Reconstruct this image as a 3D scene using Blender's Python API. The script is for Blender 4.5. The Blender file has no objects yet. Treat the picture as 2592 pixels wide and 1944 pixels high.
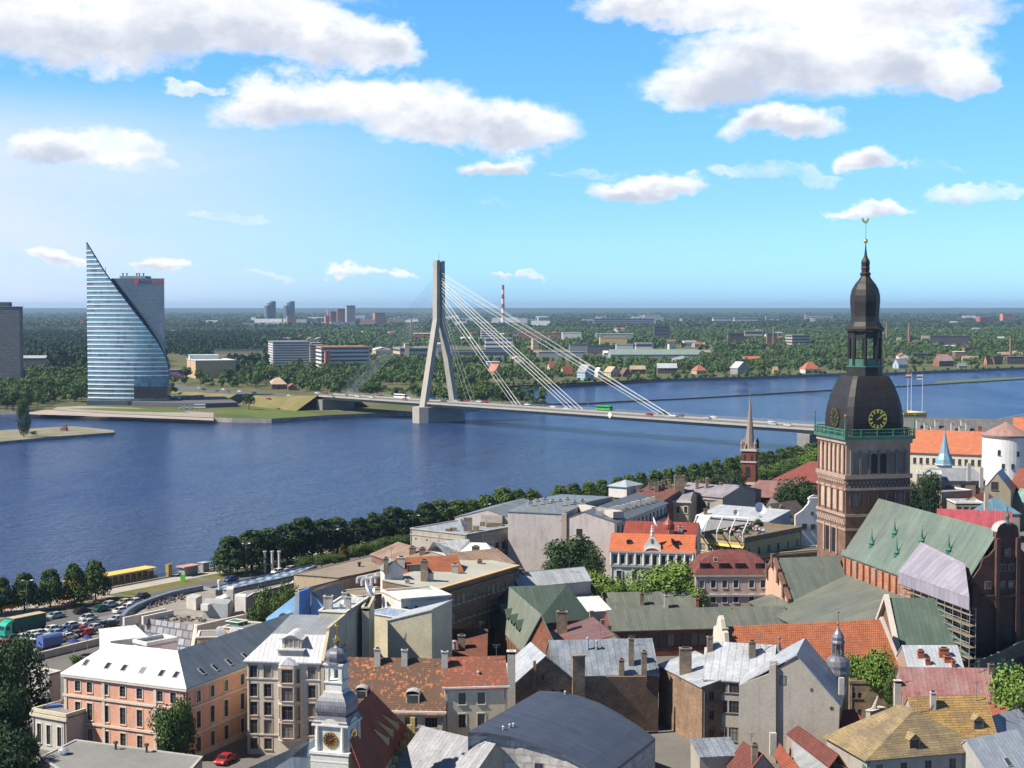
import bpy,math,random
import numpy as np
from mathutils import Vector,Matrix
R=math.radians
sc=bpy.context.scene
C=sc.collection
random.seed(7)
# ---- camera
CAMZ,FPX,HOR=77.0,4000.0,778.0
cam=bpy.data.objects.new('camera',bpy.data.cameras.new('camera'))
C.objects.link(cam)
cam.data.sensor_width=36.0
cam.data.lens=36.0*FPX/2592.0
cam.data.clip_start,cam.data.clip_end=1.0,90000.0
PITCH=math.atan((972-HOR)/FPX)
cam.location=(0,0,CAMZ)
cam.rotation_euler=(math.pi/2-PITCH,0,0)
sc.camera=cam
sc.render.engine='CYCLES'
sc.cycles.use_denoising=True
sc.cycles.max_bounces=6
sc.cycles.diffuse_bounces=3
sc.cycles.glossy_bounces=3
sc.cycles.transmission_bounces=2
sc.cycles.volume_bounces=0
sc.cycles.transparent_max_bounces=6
sc.cycles.caustics_reflective=False
sc.cycles.caustics_refractive=False
sc.view_settings.view_transform='Standard'
sc.view_settings.look='None'
sc.view_settings.exposure=0.8
sc.view_settings.gamma=1.0
# ---- photo geometry
VIEWS={0:(0,0,1.0),'D':(0,0,2592/2212),1:(0,1400,900/2212),2:(800,1400,900/2212),3:(1692,1400,900/2212),4:(1900,1000,692/2212),5:(1200,1150,800/2212),6:(500,1150,800/2212),7:(0,550,700/1936),8:(1900,520,692/1822),9:(600,600,700/2191),10:(1200,650,900/2212)}
SP,CP=math.sin(PITCH),math.cos(PITCH)
def px(k,x,y):
 ox,oy,s=VIEWS[k]
 return ox+x*s,oy+y*s
def ray(k,x,y):
 X,Y=px(k,x,y)
 a,b=(X-1296)/FPX,-(Y-972)/FPX
 return Vector((a,CP+b*SP,-SP+b*CP))
def U(k,x,y,z):
 d=ray(k,x,y)
 t=(z-CAMZ)/d.z
 return Vector((d.x*t,d.y*t,z))
def AT(k,x,y,Y):
 d=ray(k,x,y)
 t=Y/d.y
 return Vector((d.x*t,Y,CAMZ+d.z*t))
 # ---- sky and sun
SUN_EL,SUN_AZ=R(47),math.atan2(-0.961,-0.276)
w=bpy.data.worlds.new('World')
sc.world=w
w.use_nodes=True
wt=w.node_tree
wt.nodes.clear()
def N(tree,typ,**kw):
 n=tree.nodes.new(typ)
 for k,v in kw.items():
  if k=='ins':
   for i,val in v.items():
    if isinstance(val,bpy.types.NodeSocket):tree.links.new(val,n.inputs[i])
    else:n.inputs[i].default_value=val
  else:setattr(n,k,v)
 return n
def mth(tree,op,a,b=None,c=None,clamp=False):
 ins={0:a}
 if b is not None:ins[1]=b
 if c is not None:ins[2]=c
 return N(tree,'ShaderNodeMath',operation=op,use_clamp=clamp,ins=ins).outputs[0]
def build_sky():
 t=wt
 sky=N(t,'ShaderNodeTexSky',sky_type='NISHITA',sun_disc=False,sun_elevation=SUN_EL,sun_rotation=SUN_AZ,altitude=0.0,air_density=1.0,dust_density=0.6,ozone_density=2.2)
 co=N(t,'ShaderNodeTexCoord').outputs['Generated']
 sep=N(t,'ShaderNodeSeparateXYZ',ins={0:co})
 az=mth(t,'ARCTAN2',sep.outputs[0],sep.outputs[1])
 el=mth(t,'ARCSINE',sep.outputs[2])
 ae=N(t,'ShaderNodeCombineXYZ',ins={0:az,1:el,2:0.0}).outputs[0]
 sc_=N(t,'ShaderNodeVectorMath',operation='MULTIPLY',ins={0:ae,1:(1.0,1.5,1.0)}).outputs[0]
 w1=N(t,'ShaderNodeTexNoise',ins={'Vector':sc_,'Scale':22.0,'Detail':9.0,'Roughness':0.62})
 ws=N(t,'ShaderNodeVectorMath',operation='SUBTRACT',ins={0:w1.outputs['Color'],1:(0.5,0.5,0.5)}).outputs[0]
 wm=N(t,'ShaderNodeVectorMath',operation='MULTIPLY',ins={0:ws,1:(0.06,0.036,0.0)}).outputs[0]
 P=N(t,'ShaderNodeVectorMath',operation='ADD',ins={0:ae,1:wm}).outputs[0]
 D,num,den=None,None,None
 for(cx,cy,rx,ry,cap)in CLOUDS:
  d=ray('D',cx,cy).normalized()
  s=(2592/2212)/FPX
  c=(math.atan2(d.x,d.y),math.asin(d.z),0)
  q=N(t,'ShaderNodeVectorMath',operation='SUBTRACT',ins={0:P,1:c}).outputs[0]
  q=N(t,'ShaderNodeVectorMath',operation='MULTIPLY',ins={0:q,1:(1/(rx*s),1/(ry*s),0)}).outputs[0]
  qs=N(t,'ShaderNodeSeparateXYZ',ins={0:q})
  lo=mth(t,'MULTIPLY',qs.outputs[1],-1.5)
  ym=mth(t,'MAXIMUM',qs.outputs[1],lo)
  x2=mth(t,'MULTIPLY',qs.outputs[0],qs.outputs[0])
  r2=mth(t,'MULTIPLY_ADD',ym,ym,x2)
  dd=mth(t,'SUBTRACT',1.0,r2)
  if cap<1:dd=mth(t,'MINIMUM',dd,cap-(1-cap)*.3)
  wgt=mth(t,'MAXIMUM',mth(t,'ADD',dd,0.35),0.0)
  nm=mth(t,'MULTIPLY',wgt,qs.outputs[1])
  D=dd if D is None else mth(t,'MAXIMUM',D,dd)
  num=nm if num is None else mth(t,'ADD',num,nm)
  den=wgt if den is None else mth(t,'ADD',den,wgt)
 n2=N(t,'ShaderNodeTexNoise',ins={'Vector':sc_,'Scale':42.0,'Detail':9.0,'Roughness':0.66}).outputs[0]
 n3=N(t,'ShaderNodeTexNoise',ins={'Vector':sc_,'Scale':17.0,'Detail':7.0,'Roughness':0.55}).outputs[0]
 Dn=mth(t,'MULTIPLY_ADD',mth(t,'SUBTRACT',n2,0.5),1.3,D)
 al=N(t,'ShaderNodeMapRange',interpolation_type='SMOOTHSTEP',ins={0:Dn,1:-0.28,2:0.75,3:0.0,4:1.0}).outputs[0]
 sh=mth(t,'DIVIDE',num,mth(t,'ADD',den,0.02))
 sh=mth(t,'MULTIPLY_ADD',mth(t,'SUBTRACT',n3,0.5),3.0,sh)
 sh=mth(t,'MULTIPLY_ADD',mth(t,'SUBTRACT',0.45,mth(t,'MINIMUM',D,1.0)),0.8,sh)
 st=N(t,'ShaderNodeMapRange',interpolation_type='SMOOTHSTEP',ins={0:sh,1:-0.95,2:0.5,3:0.0,4:1.0}).outputs[0]
 ccol=N(t,'ShaderNodeMix',data_type='RGBA',ins={0:st,6:(0.54,0.59,0.70,1),7:(1.0,1.0,1.02,1)}).outputs[2]
 vl=N(t,'ShaderNodeVectorMath',operation='MULTIPLY',ins={0:P,1:(5.0,26.0,1.0)}).outputs[0]
 vn=N(t,'ShaderNodeTexNoise',ins={'Vector':vl,'Scale':1.6,'Detail':6.0,'Roughness':0.55}).outputs[0]
 va=N(t,'ShaderNodeMapRange',ins={0:az,1:-0.33,2:-0.03,3:1.0,4:0.0}).outputs[0]
 ve=N(t,'ShaderNodeMapRange',interpolation_type='SMOOTHSTEP',ins={0:el,1:0.145,2:0.095,3:0.0,4:1.0}).outputs[0]
 va=mth(t,'MULTIPLY',mth(t,'MULTIPLY',va,ve),mth(t,'ADD',vn,0.45),clamp=True)
 e1=N(t,'ShaderNodeMapRange',interpolation_type='SMOOTHSTEP',ins={0:el,1:0.0,2:0.075}).outputs[0]
 e2=N(t,'ShaderNodeMapRange',ins={0:el,1:0.06,2:0.2}).outputs[0]
 tc1=N(t,'ShaderNodeMix',data_type='RGBA',ins={0:e1,6:SKY_TINT[0],7:SKY_TINT[1]}).outputs[2]
 tc2=N(t,'ShaderNodeMix',data_type='RGBA',ins={0:e2,6:tc1,7:SKY_TINT[2]}).outputs[2]
 e3=N(t,'ShaderNodeMapRange',ins={0:el,1:0.22,2:0.6}).outputs[0]
 tc2=N(t,'ShaderNodeMix',data_type='RGBA',ins={0:e3,6:tc2,7:(.12,.15,.19,1)}).outputs[2]
 tint=N(t,'ShaderNodeMix',data_type='RGBA',blend_type='MULTIPLY',ins={0:1.0,6:sky.outputs[0],7:tc2}).outputs[2]
 skyb=N(t,'ShaderNodeBackground',ins={0:tint,1:0.101})
 cb=N(t,'ShaderNodeBackground',ins={0:ccol,1:CLOUD_B})
 vb=N(t,'ShaderNodeBackground',ins={0:(0.72,0.82,1.0,1),1:CLOUD_B*0.95})
 m1=N(t,'ShaderNodeMixShader',ins={0:va,1:skyb.outputs[0],2:vb.outputs[0]})
 m2=N(t,'ShaderNodeMixShader',ins={0:al,1:m1.outputs[0],2:cb.outputs[0]})
 out=N(t,'ShaderNodeOutputWorld')
 t.links.new(m2.outputs[0],out.inputs[0])
SKY_TINT=((.58,1.04,1.75,1),(.47,.81,1.25,1),(.37,.79,1.25,1))
CLOUD_B=0.65
HAZE=0.000040
CLOUDS=[(60,60,230,120,1),(200,95,240,100,1),(380,60,260,105,1),(560,70,220,95,1),(720,105,150,80,1),(830,100,90,55,1),(300,-40,500,90,1),(420,190,60,14,.5),(560,232,95,62,1),(690,228,170,66,1),(860,235,170,72,1),(980,270,170,60,1),(1130,290,120,62,1),(1080,356,85,30,1),(110,325,85,48,.8),(230,315,130,50,.55),(290,345,90,25,.3),(1400,20,150,55,1),(1620,20,260,60,1),(1900,30,260,90,1),(1550,190,170,62,1),(1720,130,260,115,1),(1930,140,210,95,1),(2090,180,75,55,.7),(1690,272,140,44,1),(1870,356,60,34,.9),(1405,408,125,32,.9),(1650,370,110,28,.3),(1765,385,50,16,.3),(1885,444,95,20,.6),(2130,412,110,22,.4),(2010,358,60,12,.2),(490,472,85,13,.25),(125,564,58,22,.9),(355,570,58,20,.8),(765,584,80,14,.6),(880,588,28,10,.5),(1078,592,28,9,.5),(1142,594,30,9,.4),(1275,370,75,14,.2),(1050,446,42,9,.15),(590,590,40,9,.3)]
build_sky()
sun=bpy.data.objects.new('sun',bpy.data.lights.new('sun','SUN'))
C.objects.link(sun)
sun.data.energy=5.0
sun.data.angle=R(0.55)
sun.data.color=(1.0,0.925,0.80)
SD=Vector((math.sin(SUN_AZ)*math.cos(SUN_EL),math.cos(SUN_AZ)*math.cos(SUN_EL),math.sin(SUN_EL)))
sun.rotation_euler=SD.to_track_quat('Z','Y').to_euler()
# ---- materials
MATS={}
def M(name,col,kind='plain',rough=0.8,var=0.25,scale=0.6,col2=None,metal=0.0,spec=0.5,size=(1,1),bump=0.0,streak=0.0,seam=0.35,mort=None,patch=0.5,alpha=None):
 if name in MATS:return MATS[name]
 m=bpy.data.materials.new(name)
 MATS[name]=m
 m.use_nodes=True
 t=m.node_tree
 b=t.nodes['Principled BSDF']
 b.inputs['Roughness'].default_value=rough
 b.inputs['Metallic'].default_value=metal
 b.inputs['Specular IOR Level'].default_value=spec
 tc=N(t,'ShaderNodeTexCoord')
 uv,ob=tc.outputs['UV'],tc.outputs['Object']
 c1=(*col,1)
 c2=(*(col2 or tuple(min(1,c*(1-var))for c in col)),1)
 nz=N(t,'ShaderNodeTexNoise',ins={'Vector':ob,'Scale':scale,'Detail':5.0,'Roughness':0.62}).outputs[0]
 f=N(t,'ShaderNodeMapRange',ins={0:nz,1:0.5-patch*.35,2:0.5+patch*.35,3:0.0,4:1.0}).outputs[0]
 cc=N(t,'ShaderNodeMix',data_type='RGBA',ins={0:f,6:c1,7:c2}).outputs[2]
 height=None
 def mul(c,fac,val):
  return N(t,'ShaderNodeMix',data_type='RGBA',blend_type='MULTIPLY',ins={0:fac,6:c,7:val}).outputs[2]
 if kind in('brick','tile','rows'):
  br=N(t,'ShaderNodeTexBrick',ins={'Vector':uv,'Scale':1.0,'Brick Width':size[0],'Row Height':size[1],'Mortar Size':0.12*size[1]if kind!='tile' else 0.10*size[1],'Mortar Smooth':0.3,'Bias':0.0,'Color1':(1,1,1,1),'Color2':(1-patch,1-patch,1-patch,1),'Mortar':(*(mort or(.55,.5,.45)),1)})
  cc=mul(cc,1.0,br.outputs[0])
  height=br.outputs[1]
 if kind=='mottle':
  sx=N(t,'ShaderNodeSeparateXYZ',ins={0:uv})
  cid=N(t,'ShaderNodeCombineXYZ',ins={0:mth(t,'FLOOR',mth(t,'DIVIDE',sx.outputs[0],size[0])),1:mth(t,'FLOOR',mth(t,'DIVIDE',sx.outputs[1],size[1]))}).outputs[0]
  wn=N(t,'ShaderNodeTexWhiteNoise',ins={'Vector':cid}).outputs[0]
  n5=N(t,'ShaderNodeTexNoise',ins={'Vector':ob,'Scale':1.1,'Detail':3.0}).outputs[0]
  ff=mth(t,'ADD',mth(t,'MULTIPLY',wn,0.55),mth(t,'MULTIPLY_ADD',nz,0.9,n5))
  ff=N(t,'ShaderNodeMapRange',ins={0:ff,1:1.22+(1-patch)*.8,2:1.5+(1-patch)*.8,3:0.0,4:1.0}).outputs[0]
  cc=N(t,'ShaderNodeMix',data_type='RGBA',ins={0:ff,6:c2,7:c1}).outputs[2]
  rw=mth(t,'LESS_THAN',mth(t,'FRACT',mth(t,'DIVIDE',sx.outputs[1],size[1])),0.22)
  cc=mul(cc,mth(t,'MULTIPLY',rw,0.45),(.3,.26,.24,1))
  height=rw
 if kind=='seam':
  sx=N(t,'ShaderNodeSeparateXYZ',ins={0:uv})
  fr=mth(t,'FRACT',mth(t,'DIVIDE',sx.outputs[0],size[0]))
  ln=mth(t,'LESS_THAN',fr,0.14)
  cc=mul(cc,mth(t,'MULTIPLY',ln,seam),(0.15,0.15,0.17,1))
  sid=mth(t,'FLOOR',mth(t,'DIVIDE',sx.outputs[0],size[0]))
  vid=mth(t,'FLOOR',mth(t,'DIVIDE',mth(t,'ADD',sx.outputs[1],mth(t,'MULTIPLY',sid,0.77)),size[1]*2.2))
  wn=N(t,'ShaderNodeTexWhiteNoise',noise_dimensions='2D',ins={0:N(t,'ShaderNodeCombineXYZ',ins={0:sid,1:vid}).outputs[0]}).outputs[0]
  cc=mul(cc,mth(t,'MULTIPLY',wn,0.3),(0.3,0.3,0.32,1))
  height=ln
 if streak>0:
  mp=N(t,'ShaderNodeMapping',ins={0:uv,3:(0.8,0.14,1)}).outputs[0]
  s=N(t,'ShaderNodeTexNoise',ins={'Vector':mp,'Scale':1.0,'Detail':6.0,'Roughness':0.7}).outputs[0]
  s=N(t,'ShaderNodeMapRange',ins={0:s,1:0.5,2:0.8,3:0.0,4:streak*.85}).outputs[0]
  cc=mul(cc,s,(0.35,0.33,0.30,1))
 fn=N(t,'ShaderNodeTexNoise',ins={'Vector':ob,'Scale':2.7,'Detail':4.0,'Roughness':0.7}).outputs[0]
 fm=N(t,'ShaderNodeMapRange',ins={0:fn,1:0.42,2:0.72,3:0.0,4:min(0.65,var*1.7)}).outputs[0]
 cc=mul(cc,fm,(0.45,0.43,0.40,1))
 if kind=='leaf':
  oi=N(t,'ShaderNodeObjectInfo')
  at=N(t,'ShaderNodeAttribute',attribute_name='tone')
  gp=N(t,'ShaderNodeNewGeometry').outputs['Position']
  gn=N(t,'ShaderNodeTexNoise',ins={'Vector':gp,'Scale':0.0045,'Detail':4.0,'Roughness':0.6}).outputs[0]
  gn=N(t,'ShaderNodeMapRange',ins={0:gn,1:0.35,2:0.65,3:-0.35,4:0.35}).outputs[0]
  fac=mth(t,'ADD',gn,mth(t,'MULTIPLY_ADD',oi.outputs['Random'],0.5,mth(t,'MULTIPLY',at.outputs['Fac'],0.6)),clamp=True)
  cc=N(t,'ShaderNodeMix',data_type='RGBA',ins={0:fac,6:c1,7:c2}).outputs[2]
 if kind=='glass':
  oi=N(t,'ShaderNodeObjectInfo').outputs['Random']
  g=N(t,'ShaderNodeMapRange',ins={0:oi,1:0.62,2:0.95,3:0.0,4:0.8}).outputs[0]
  cc=N(t,'ShaderNodeMix',data_type='RGBA',ins={0:g,6:c1,7:c2}).outputs[2]
 t.links.new(cc,b.inputs['Base Color'])
 if bump>0:
  if height is None:height=fn
  bp=N(t,'ShaderNodeBump',ins={'Strength':bump,'Distance':0.05,'Height':height})
  t.links.new(bp.outputs[0],b.inputs['Normal'])
 return m
 # ---- mesh helpers
class MB:
 def __init__(s):s.v,s.f,s.m=[],[],[]
 def poly(s,pts,mi=0):
  i=len(s.v)
  s.v+=[tuple(p)for p in pts]
  s.f.append(tuple(range(i,i+len(pts))))
  s.m.append(mi)
 def prism(s,pts,h,mi=0,caps=True):
  n=len(pts)
  a=[Vector(p)for p in pts]
  b=[p+Vector((0,0,h))for p in a]
  for i in range(n):
   j=(i+1)%n
   s.poly([a[i],a[j],b[j],b[i]],mi)
  s.poly(b,mi)
  if caps:s.poly(a[::-1],mi)
 def slab(s,pts,t=0.15,mi=0):
  a=[Vector(p)for p in pts]
  b=[p-Vector((0,0,t))for p in a]
  n=len(a)
  s.poly(a,mi)
  s.poly(b[::-1],mi)
  for i in range(n):
   j=(i+1)%n
   s.poly([b[i],b[j],a[j],a[i]],mi)
 def box(s,c,d,rz=0.0,mi=0):
  x,y,z=d[0]/2,d[1]/2,d[2]
  cr,sr=math.cos(rz),math.sin(rz)
  P=lambda a,b,e:(c[0]+a*cr-b*sr,c[1]+a*sr+b*cr,c[2]+e)
  s.prism([P(-x,-y,0),P(x,-y,0),P(x,y,0),P(-x,y,0)],z,mi)
 def tube(s,p0,p1,r0,r1=None,n=8,mi=0,cap=True):
  p0,p1=Vector(p0),Vector(p1)
  r1=r0 if r1 is None else r1
  d=(p1-p0).normalized()
  a=d.orthogonal().normalized()
  b=d.cross(a)
  A=[p0+(a*math.cos(2*math.pi*i/n)+b*math.sin(2*math.pi*i/n))*r0 for i in range(n)]
  B=[p1+(a*math.cos(2*math.pi*i/n)+b*math.sin(2*math.pi*i/n))*r1 for i in range(n)]
  for i in range(n):
   j=(i+1)%n
   s.poly([A[i],A[j],B[j],B[i]],mi)
  if cap:
   s.poly(A[::-1],mi)
   s.poly(B,mi)
 def lathe(s,c,prof,n=16,rot=0.0,mi=0):
  rings=[[(c[0]+r*math.cos(rot+2*math.pi*i/n),c[1]+r*math.sin(rot+2*math.pi*i/n),c[2]+z)for i in range(n)]for r,z in prof]
  for k in range(len(rings)-1):
   for i in range(n):
    j=(i+1)%n
    s.poly([rings[k][i],rings[k][j],rings[k+1][j],rings[k+1][i]],mi)
  s.poly(rings[0][::-1],mi)
  s.poly(rings[-1],mi)
 def ball(s,c,r,n=10,mi=0,sz=1.0):
  s.lathe(c,[(max(1e-3,r*math.sin(math.pi*k/(n//2+1))),-r*sz*math.cos(math.pi*k/(n//2+1)))for k in range(n//2+2)],n,0,mi)
 def build(s,name,mats,parent=None,smooth=False,loc=None,uvw=True):
  if not isinstance(mats,(list,tuple)):mats=[mats]
  me=bpy.data.meshes.new(name)
  off=Vector(loc)if loc is not None else(wpos(parent)if parent else Vector((0,0,0)))
  V=np.array(s.v,dtype=float)-np.array(off)
  me.from_pydata(V.tolist(),[],s.f)
  if any(s.m):me.polygons.foreach_set('material_index',s.m)
  for m in mats:me.materials.append(m)
  auto_uv(me,off)
  if smooth:
   me.polygons.foreach_set('use_smooth',[True]*len(me.polygons))
  me.update()
  o=bpy.data.objects.new(name,me)
  C.objects.link(o)
  if parent:o.parent=parent
  else:o.location=off
  return o
def wpos(o):
 p=Vector((0,0,0))
 while o:
  p+=o.location
  o=o.parent
 return p
def auto_uv(me,off=(0,0,0)):
 n=len(me.polygons)
 if n==0:return
 nl=len(me.loops)
 nor=np.empty(n*3);me.polygons.foreach_get('normal',nor);nor=nor.reshape(-1,3)
 tot=np.empty(n,dtype=int);me.polygons.foreach_get('loop_total',tot)
 vi=np.empty(nl,dtype=int);me.loops.foreach_get('vertex_index',vi)
 co=np.empty(len(me.vertices)*3);me.vertices.foreach_get('co',co);co=co.reshape(-1,3)+np.array(off)
 h=np.stack([-nor[:,1],nor[:,0],np.zeros(n)],1)
 ln=np.linalg.norm(h,axis=1)
 flat=ln<0.05
 h[flat]=(1,0,0)
 h/=np.linalg.norm(h,axis=1)[:,None]
 v=np.cross(nor,h)
 hl,vl=np.repeat(h,tot,0),np.repeat(v,tot,0)
 p=co[vi]
 uv=np.stack([(p*hl).sum(1),(p*vl).sum(1)],1)
 lay=me.uv_layers.new(name='UVMap')
 lay.data.foreach_set('uv',uv.ravel())
def tag(o,label=None,cat=None,group=None,kind=None):
 if label:o['label']=label
 if cat:o['category']=cat
 if group:o['group']=group
 if kind:o['kind']=kind
 return o
def empty(name,loc,label,cat,group=None):
 o=bpy.data.objects.new(name,None)
 C.objects.link(o)
 o.location=loc
 o.empty_display_size=0.5
 return tag(o,label,cat,group)
def dup(root,loc=None,rz=None,scale=None,label=None,group=None):
 r=root.copy()
 C.objects.link(r)
 if loc is not None:r.location=loc
 if rz is not None:r.rotation_euler=(0,0,rz)
 if scale is not None:r.scale=scale
 if label:r['label']=label
 if group:r['group']=group
 for ch in root.children:
  c=ch.copy();C.objects.link(c);c.parent=r
  for g in ch.children:
   d=g.copy();C.objects.link(d);d.parent=c
 return r
def recolor(o,m,slot=0):
 o.material_slots[slot].link='OBJECT'
 o.material_slots[slot].material=m
def np_mesh(name,V,F,mat,parent=None,tone=None,loc=None,smooth=False):
 me=bpy.data.meshes.new(name)
 nv,nf,k=len(V),len(F),F.shape[1]
 me.vertices.add(nv);me.vertices.foreach_set('co',np.ascontiguousarray(V,dtype=np.float32).ravel())
 me.loops.add(nf*k);me.loops.foreach_set('vertex_index',np.ascontiguousarray(F,dtype=np.int32).ravel())
 me.polygons.add(nf);me.polygons.foreach_set('loop_start',np.arange(nf,dtype=np.int32)*k)
 if smooth:me.polygons.foreach_set('use_smooth',np.ones(nf,dtype=bool))
 if tone is not None:
  a=me.attributes.new('tone','FLOAT','FACE')
  a.data.foreach_set('value',np.ascontiguousarray(tone,dtype=np.float32))
 me.materials.append(mat)
 me.update(calc_edges=True)
 o=bpy.data.objects.new(name,me)
 C.objects.link(o)
 if parent:o.parent=parent
 if loc is not None:o.location=loc
 return o
VIEWS.update({11:(200,680,240/2212),12:(0,880,520/2212),13:(480,820,620/2212),14:(2200,760,392/2212)})
GZ,FZ=5.0,3.0
# ---- water
def water_material():
 m=bpy.data.materials.new('river_water')
 m.use_nodes=True
 t=m.node_tree
 b=t.nodes['Principled BSDF']
 ob=N(t,'ShaderNodeTexCoord').outputs['Object']
 big=N(t,'ShaderNodeTexNoise',ins={'Vector':N(t,'ShaderNodeMapping',ins={0:ob,3:(0.006,0.0022,1)}).outputs[0],'Scale':1.0,'Detail':7.0,'Roughness':0.65}).outputs[0]
 f=N(t,'ShaderNodeMapRange',ins={0:big,1:0.35,2:0.65}).outputs[0]
 c=N(t,'ShaderNodeMix',data_type='RGBA',ins={0:f,6:(0.011,0.034,0.115,1),7:(0.021,0.05,0.15,1)}).outputs[2]
 t.links.new(c,b.inputs['Base Color'])
 t.links.new(N(t,'ShaderNodeMapRange',ins={0:big,1:0.35,2:0.65,3:0.28,4:0.10}).outputs[0],b.inputs['Roughness'])
 b.inputs['IOR'].default_value=1.33
 v1=N(t,'ShaderNodeMapping',ins={0:ob,2:(0,0,R(12)),3:(0.12,0.23,1)}).outputs[0]
 n1=N(t,'ShaderNodeTexNoise',ins={'Vector':v1,'Scale':1.0,'Detail':5.0,'Roughness':0.62}).outputs[0]
 v2=N(t,'ShaderNodeMapping',ins={0:ob,2:(0,0,R(-20)),3:(0.9,1.3,1)}).outputs[0]
 n2=N(t,'ShaderNodeTexNoise',ins={'Vector':v2,'Scale':0.6,'Detail':4.0,'Roughness':0.65}).outputs[0]
 h=mth(t,'MULTIPLY_ADD',n2,0.35,n1)
 amp=N(t,'ShaderNodeMapRange',ins={0:big,1:0.3,2:0.7,3:0.35,4:1.5}).outputs[0]
 bp=N(t,'ShaderNodeBump',ins={'Strength':1.0,'Distance':4.4,'Height':mth(t,'MULTIPLY',h,amp)})
 t.links.new(bp.outputs[0],b.inputs['Normal'])
 return m
mb=MB()
mb.poly([(-2500,250,0),(2500,250,0),(3500,4000,0),(-3500,4000,0)])
tag(mb.build('river_water',water_material()),kind='structure')
# ---- land
m_ground=M('street_ground',(0.16,0.15,0.14),col2=(0.10,0.10,0.095),scale=0.06,rough=0.95)
m_stone=M('quay_stone',(0.36,0.34,0.31),'brick',size=(1.6,0.7),scale=0.2,streak=0.5,patch=0.15)
m_far=M('far_ground',(0.075,0.095,0.035),col2=(0.14,0.13,0.075),scale=0.02,rough=1.0,spec=0.1)
m_grass=M('grass',(0.075,0.13,0.022),col2=(0.13,0.15,0.045),scale=0.05,rough=1.0,spec=0.1)
m_dry=M('dry_grass',(0.22,0.17,0.09),col2=(0.13,0.14,0.05),scale=0.06,rough=1.0,spec=0.1)
m_asph=M('asphalt',(0.085,0.085,0.085),col2=(0.12,0.118,0.115),scale=0.08,rough=0.95)
m_pave=M('pale_paving',(0.33,0.29,0.25),col2=(0.26,0.23,0.2),scale=0.08,rough=0.95)
QA,QB=U(0,281,1487,GZ),U(0,2060,1150,GZ)
QD=(QB-QA).normalized()
QP=Vector((QD.y,-QD.x,0))
def q(t,s,z=GZ):
 p=QA+QD*t+QP*s
 return Vector((p.x,p.y,z))
mb=MB()
mb.poly([q(-400,1.2),q(-400,900),q(2600,900),q(2600,1.2)])
tag(mb.build('old_town_ground',m_ground),kind='structure')
mb=MB()
for i in range(-10,60):
 a,b=q(i*20,0,0),q(i*20+19.9,0,0)
 a2,b2=q(i*20,1.3,0),q(i*20+19.9,1.3,0)
 mb.prism([(p.x,p.y,-2.0)for p in(a,a2,b2,b)][::1],GZ+2.3)
tag(mb.build('quay_wall',m_stone),'long grey stone quay wall below the linden promenade','quay wall')
def land(name,pts,z,mat,z0=-2.0,side=None):
 mb=MB()
 P=[Vector((p[0],p[1],z0))for p in pts]
 ar=sum(P[i].x*P[(i+1)%len(P)].y-P[(i+1)%len(P)].x*P[i].y for i in range(len(P)))
 if ar<0:P=P[::-1]
 T=[p+Vector((0,0,z-z0))for p in P]
 for i in range(len(P)):
  j=(i+1)%len(P)
  mb.poly([P[i],P[j],T[j],T[i]],1)
 mb.poly(T,0)
 return tag(mb.build(name,[mat,side or m_stone]),kind='structure')
SH=[(12,0,720),(12,290,722),(12,800,735),(12,1400,755),(12,1900,772),(13,380,892),(13,740,897),(13,1250,862),(13,2090,826)]
shore=[U(*p,0)for p in SH]
near=[Vector((shore[0].x-260,shore[0].y-30,0))]+shore
spit=[U(9,1700,1392,0),U(10,0,962,0)+Vector((0,12,0)),U(10,450,922,0),U(10,440,908,0),U(10,200,892,0),U(10,0,868,0),U(9,1900,1293,0),U(9,1752,1240,0)]
far_shore=[U(9,1900,1215,0),U(10,0,832,0),U(10,320,828,0),U(10,700,800,0),U(10,1200,775,0),U(10,1700,763,0),U(10,2212,742,0),U(14,240,1070,0),U(14,900,1042,0),U(14,1600,1015,0),U(14,2212,990,0)]
e=far_shore[-1]
back=[e+Vector((700,260,0)),Vector((20000,30000,0)),Vector((-20000,30000,0)),Vector((-3000,1100,0)),Vector((near[0].x-900,near[0].y,0))]
land('far_bank_ground',near+spit+far_shore+back,FZ,m_far)
isl=[U(12,-900,1090,0),U(12,0,1042,0),U(12,600,985,0),U(12,1235,940,0),U(12,1220,915,0),U(12,1000,893,0),U(12,780,872,0),U(12,400,893,0),U(12,0,915,0),U(12,-900,960,0)]
land('islet_ground',isl,1.6,M('islet_paving',(0.25,0.22,0.17),col2=(0.14,0.14,0.07),scale=0.07,rough=1))
bw=[(10,430,920),(10,700,915),(10,900,903),(10,1300,886),(10,1700,862),(10,2212,832),(14,360,1240),(14,800,1215),(14,1300,1180),(14,1800,1150),(14,2212,1125),(14,2900,1080)]
B=[U(*p,0)for p in bw]
mb=MB()
for i in range(len(B)-1):
 a,b=B[i],B[i+1]
 n=Vector((-(b-a).y,(b-a).x,0)).normalized()*2.2
 mb.prism([a-n+Vector((0,0,-1)),b-n+Vector((0,0,-1)),b+n+Vector((0,0,-1)),a+n+Vector((0,0,-1))],1.9)
tag(mb.build('breakwater',M('dark_stone',(0.09,0.085,0.075),rough=0.95)),'long thin dark stone breakwater crossing the bay beyond the bridge','breakwater')
mb=MB()
g=[U(14,880,1205,.5),U(14,1300,1180,.5),U(14,1800,1150,.5),U(14,2212,1125,.5),U(14,2900,1082,.5),U(14,2900,1065,.5),U(14,2100,1102,.5),U(14,1500,1130,.5),U(14,1000,1160,.5)]
mb.prism([p-Vector((0,0,1.2))for p in g],1.5)
tag(mb.build('reed_bank',M('reed',(0.10,0.135,0.05),col2=(0.07,0.10,0.06),rough=1,scale=0.05)),kind='structure')
mb=MB()
rng=random.Random(3)
prev=None
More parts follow.
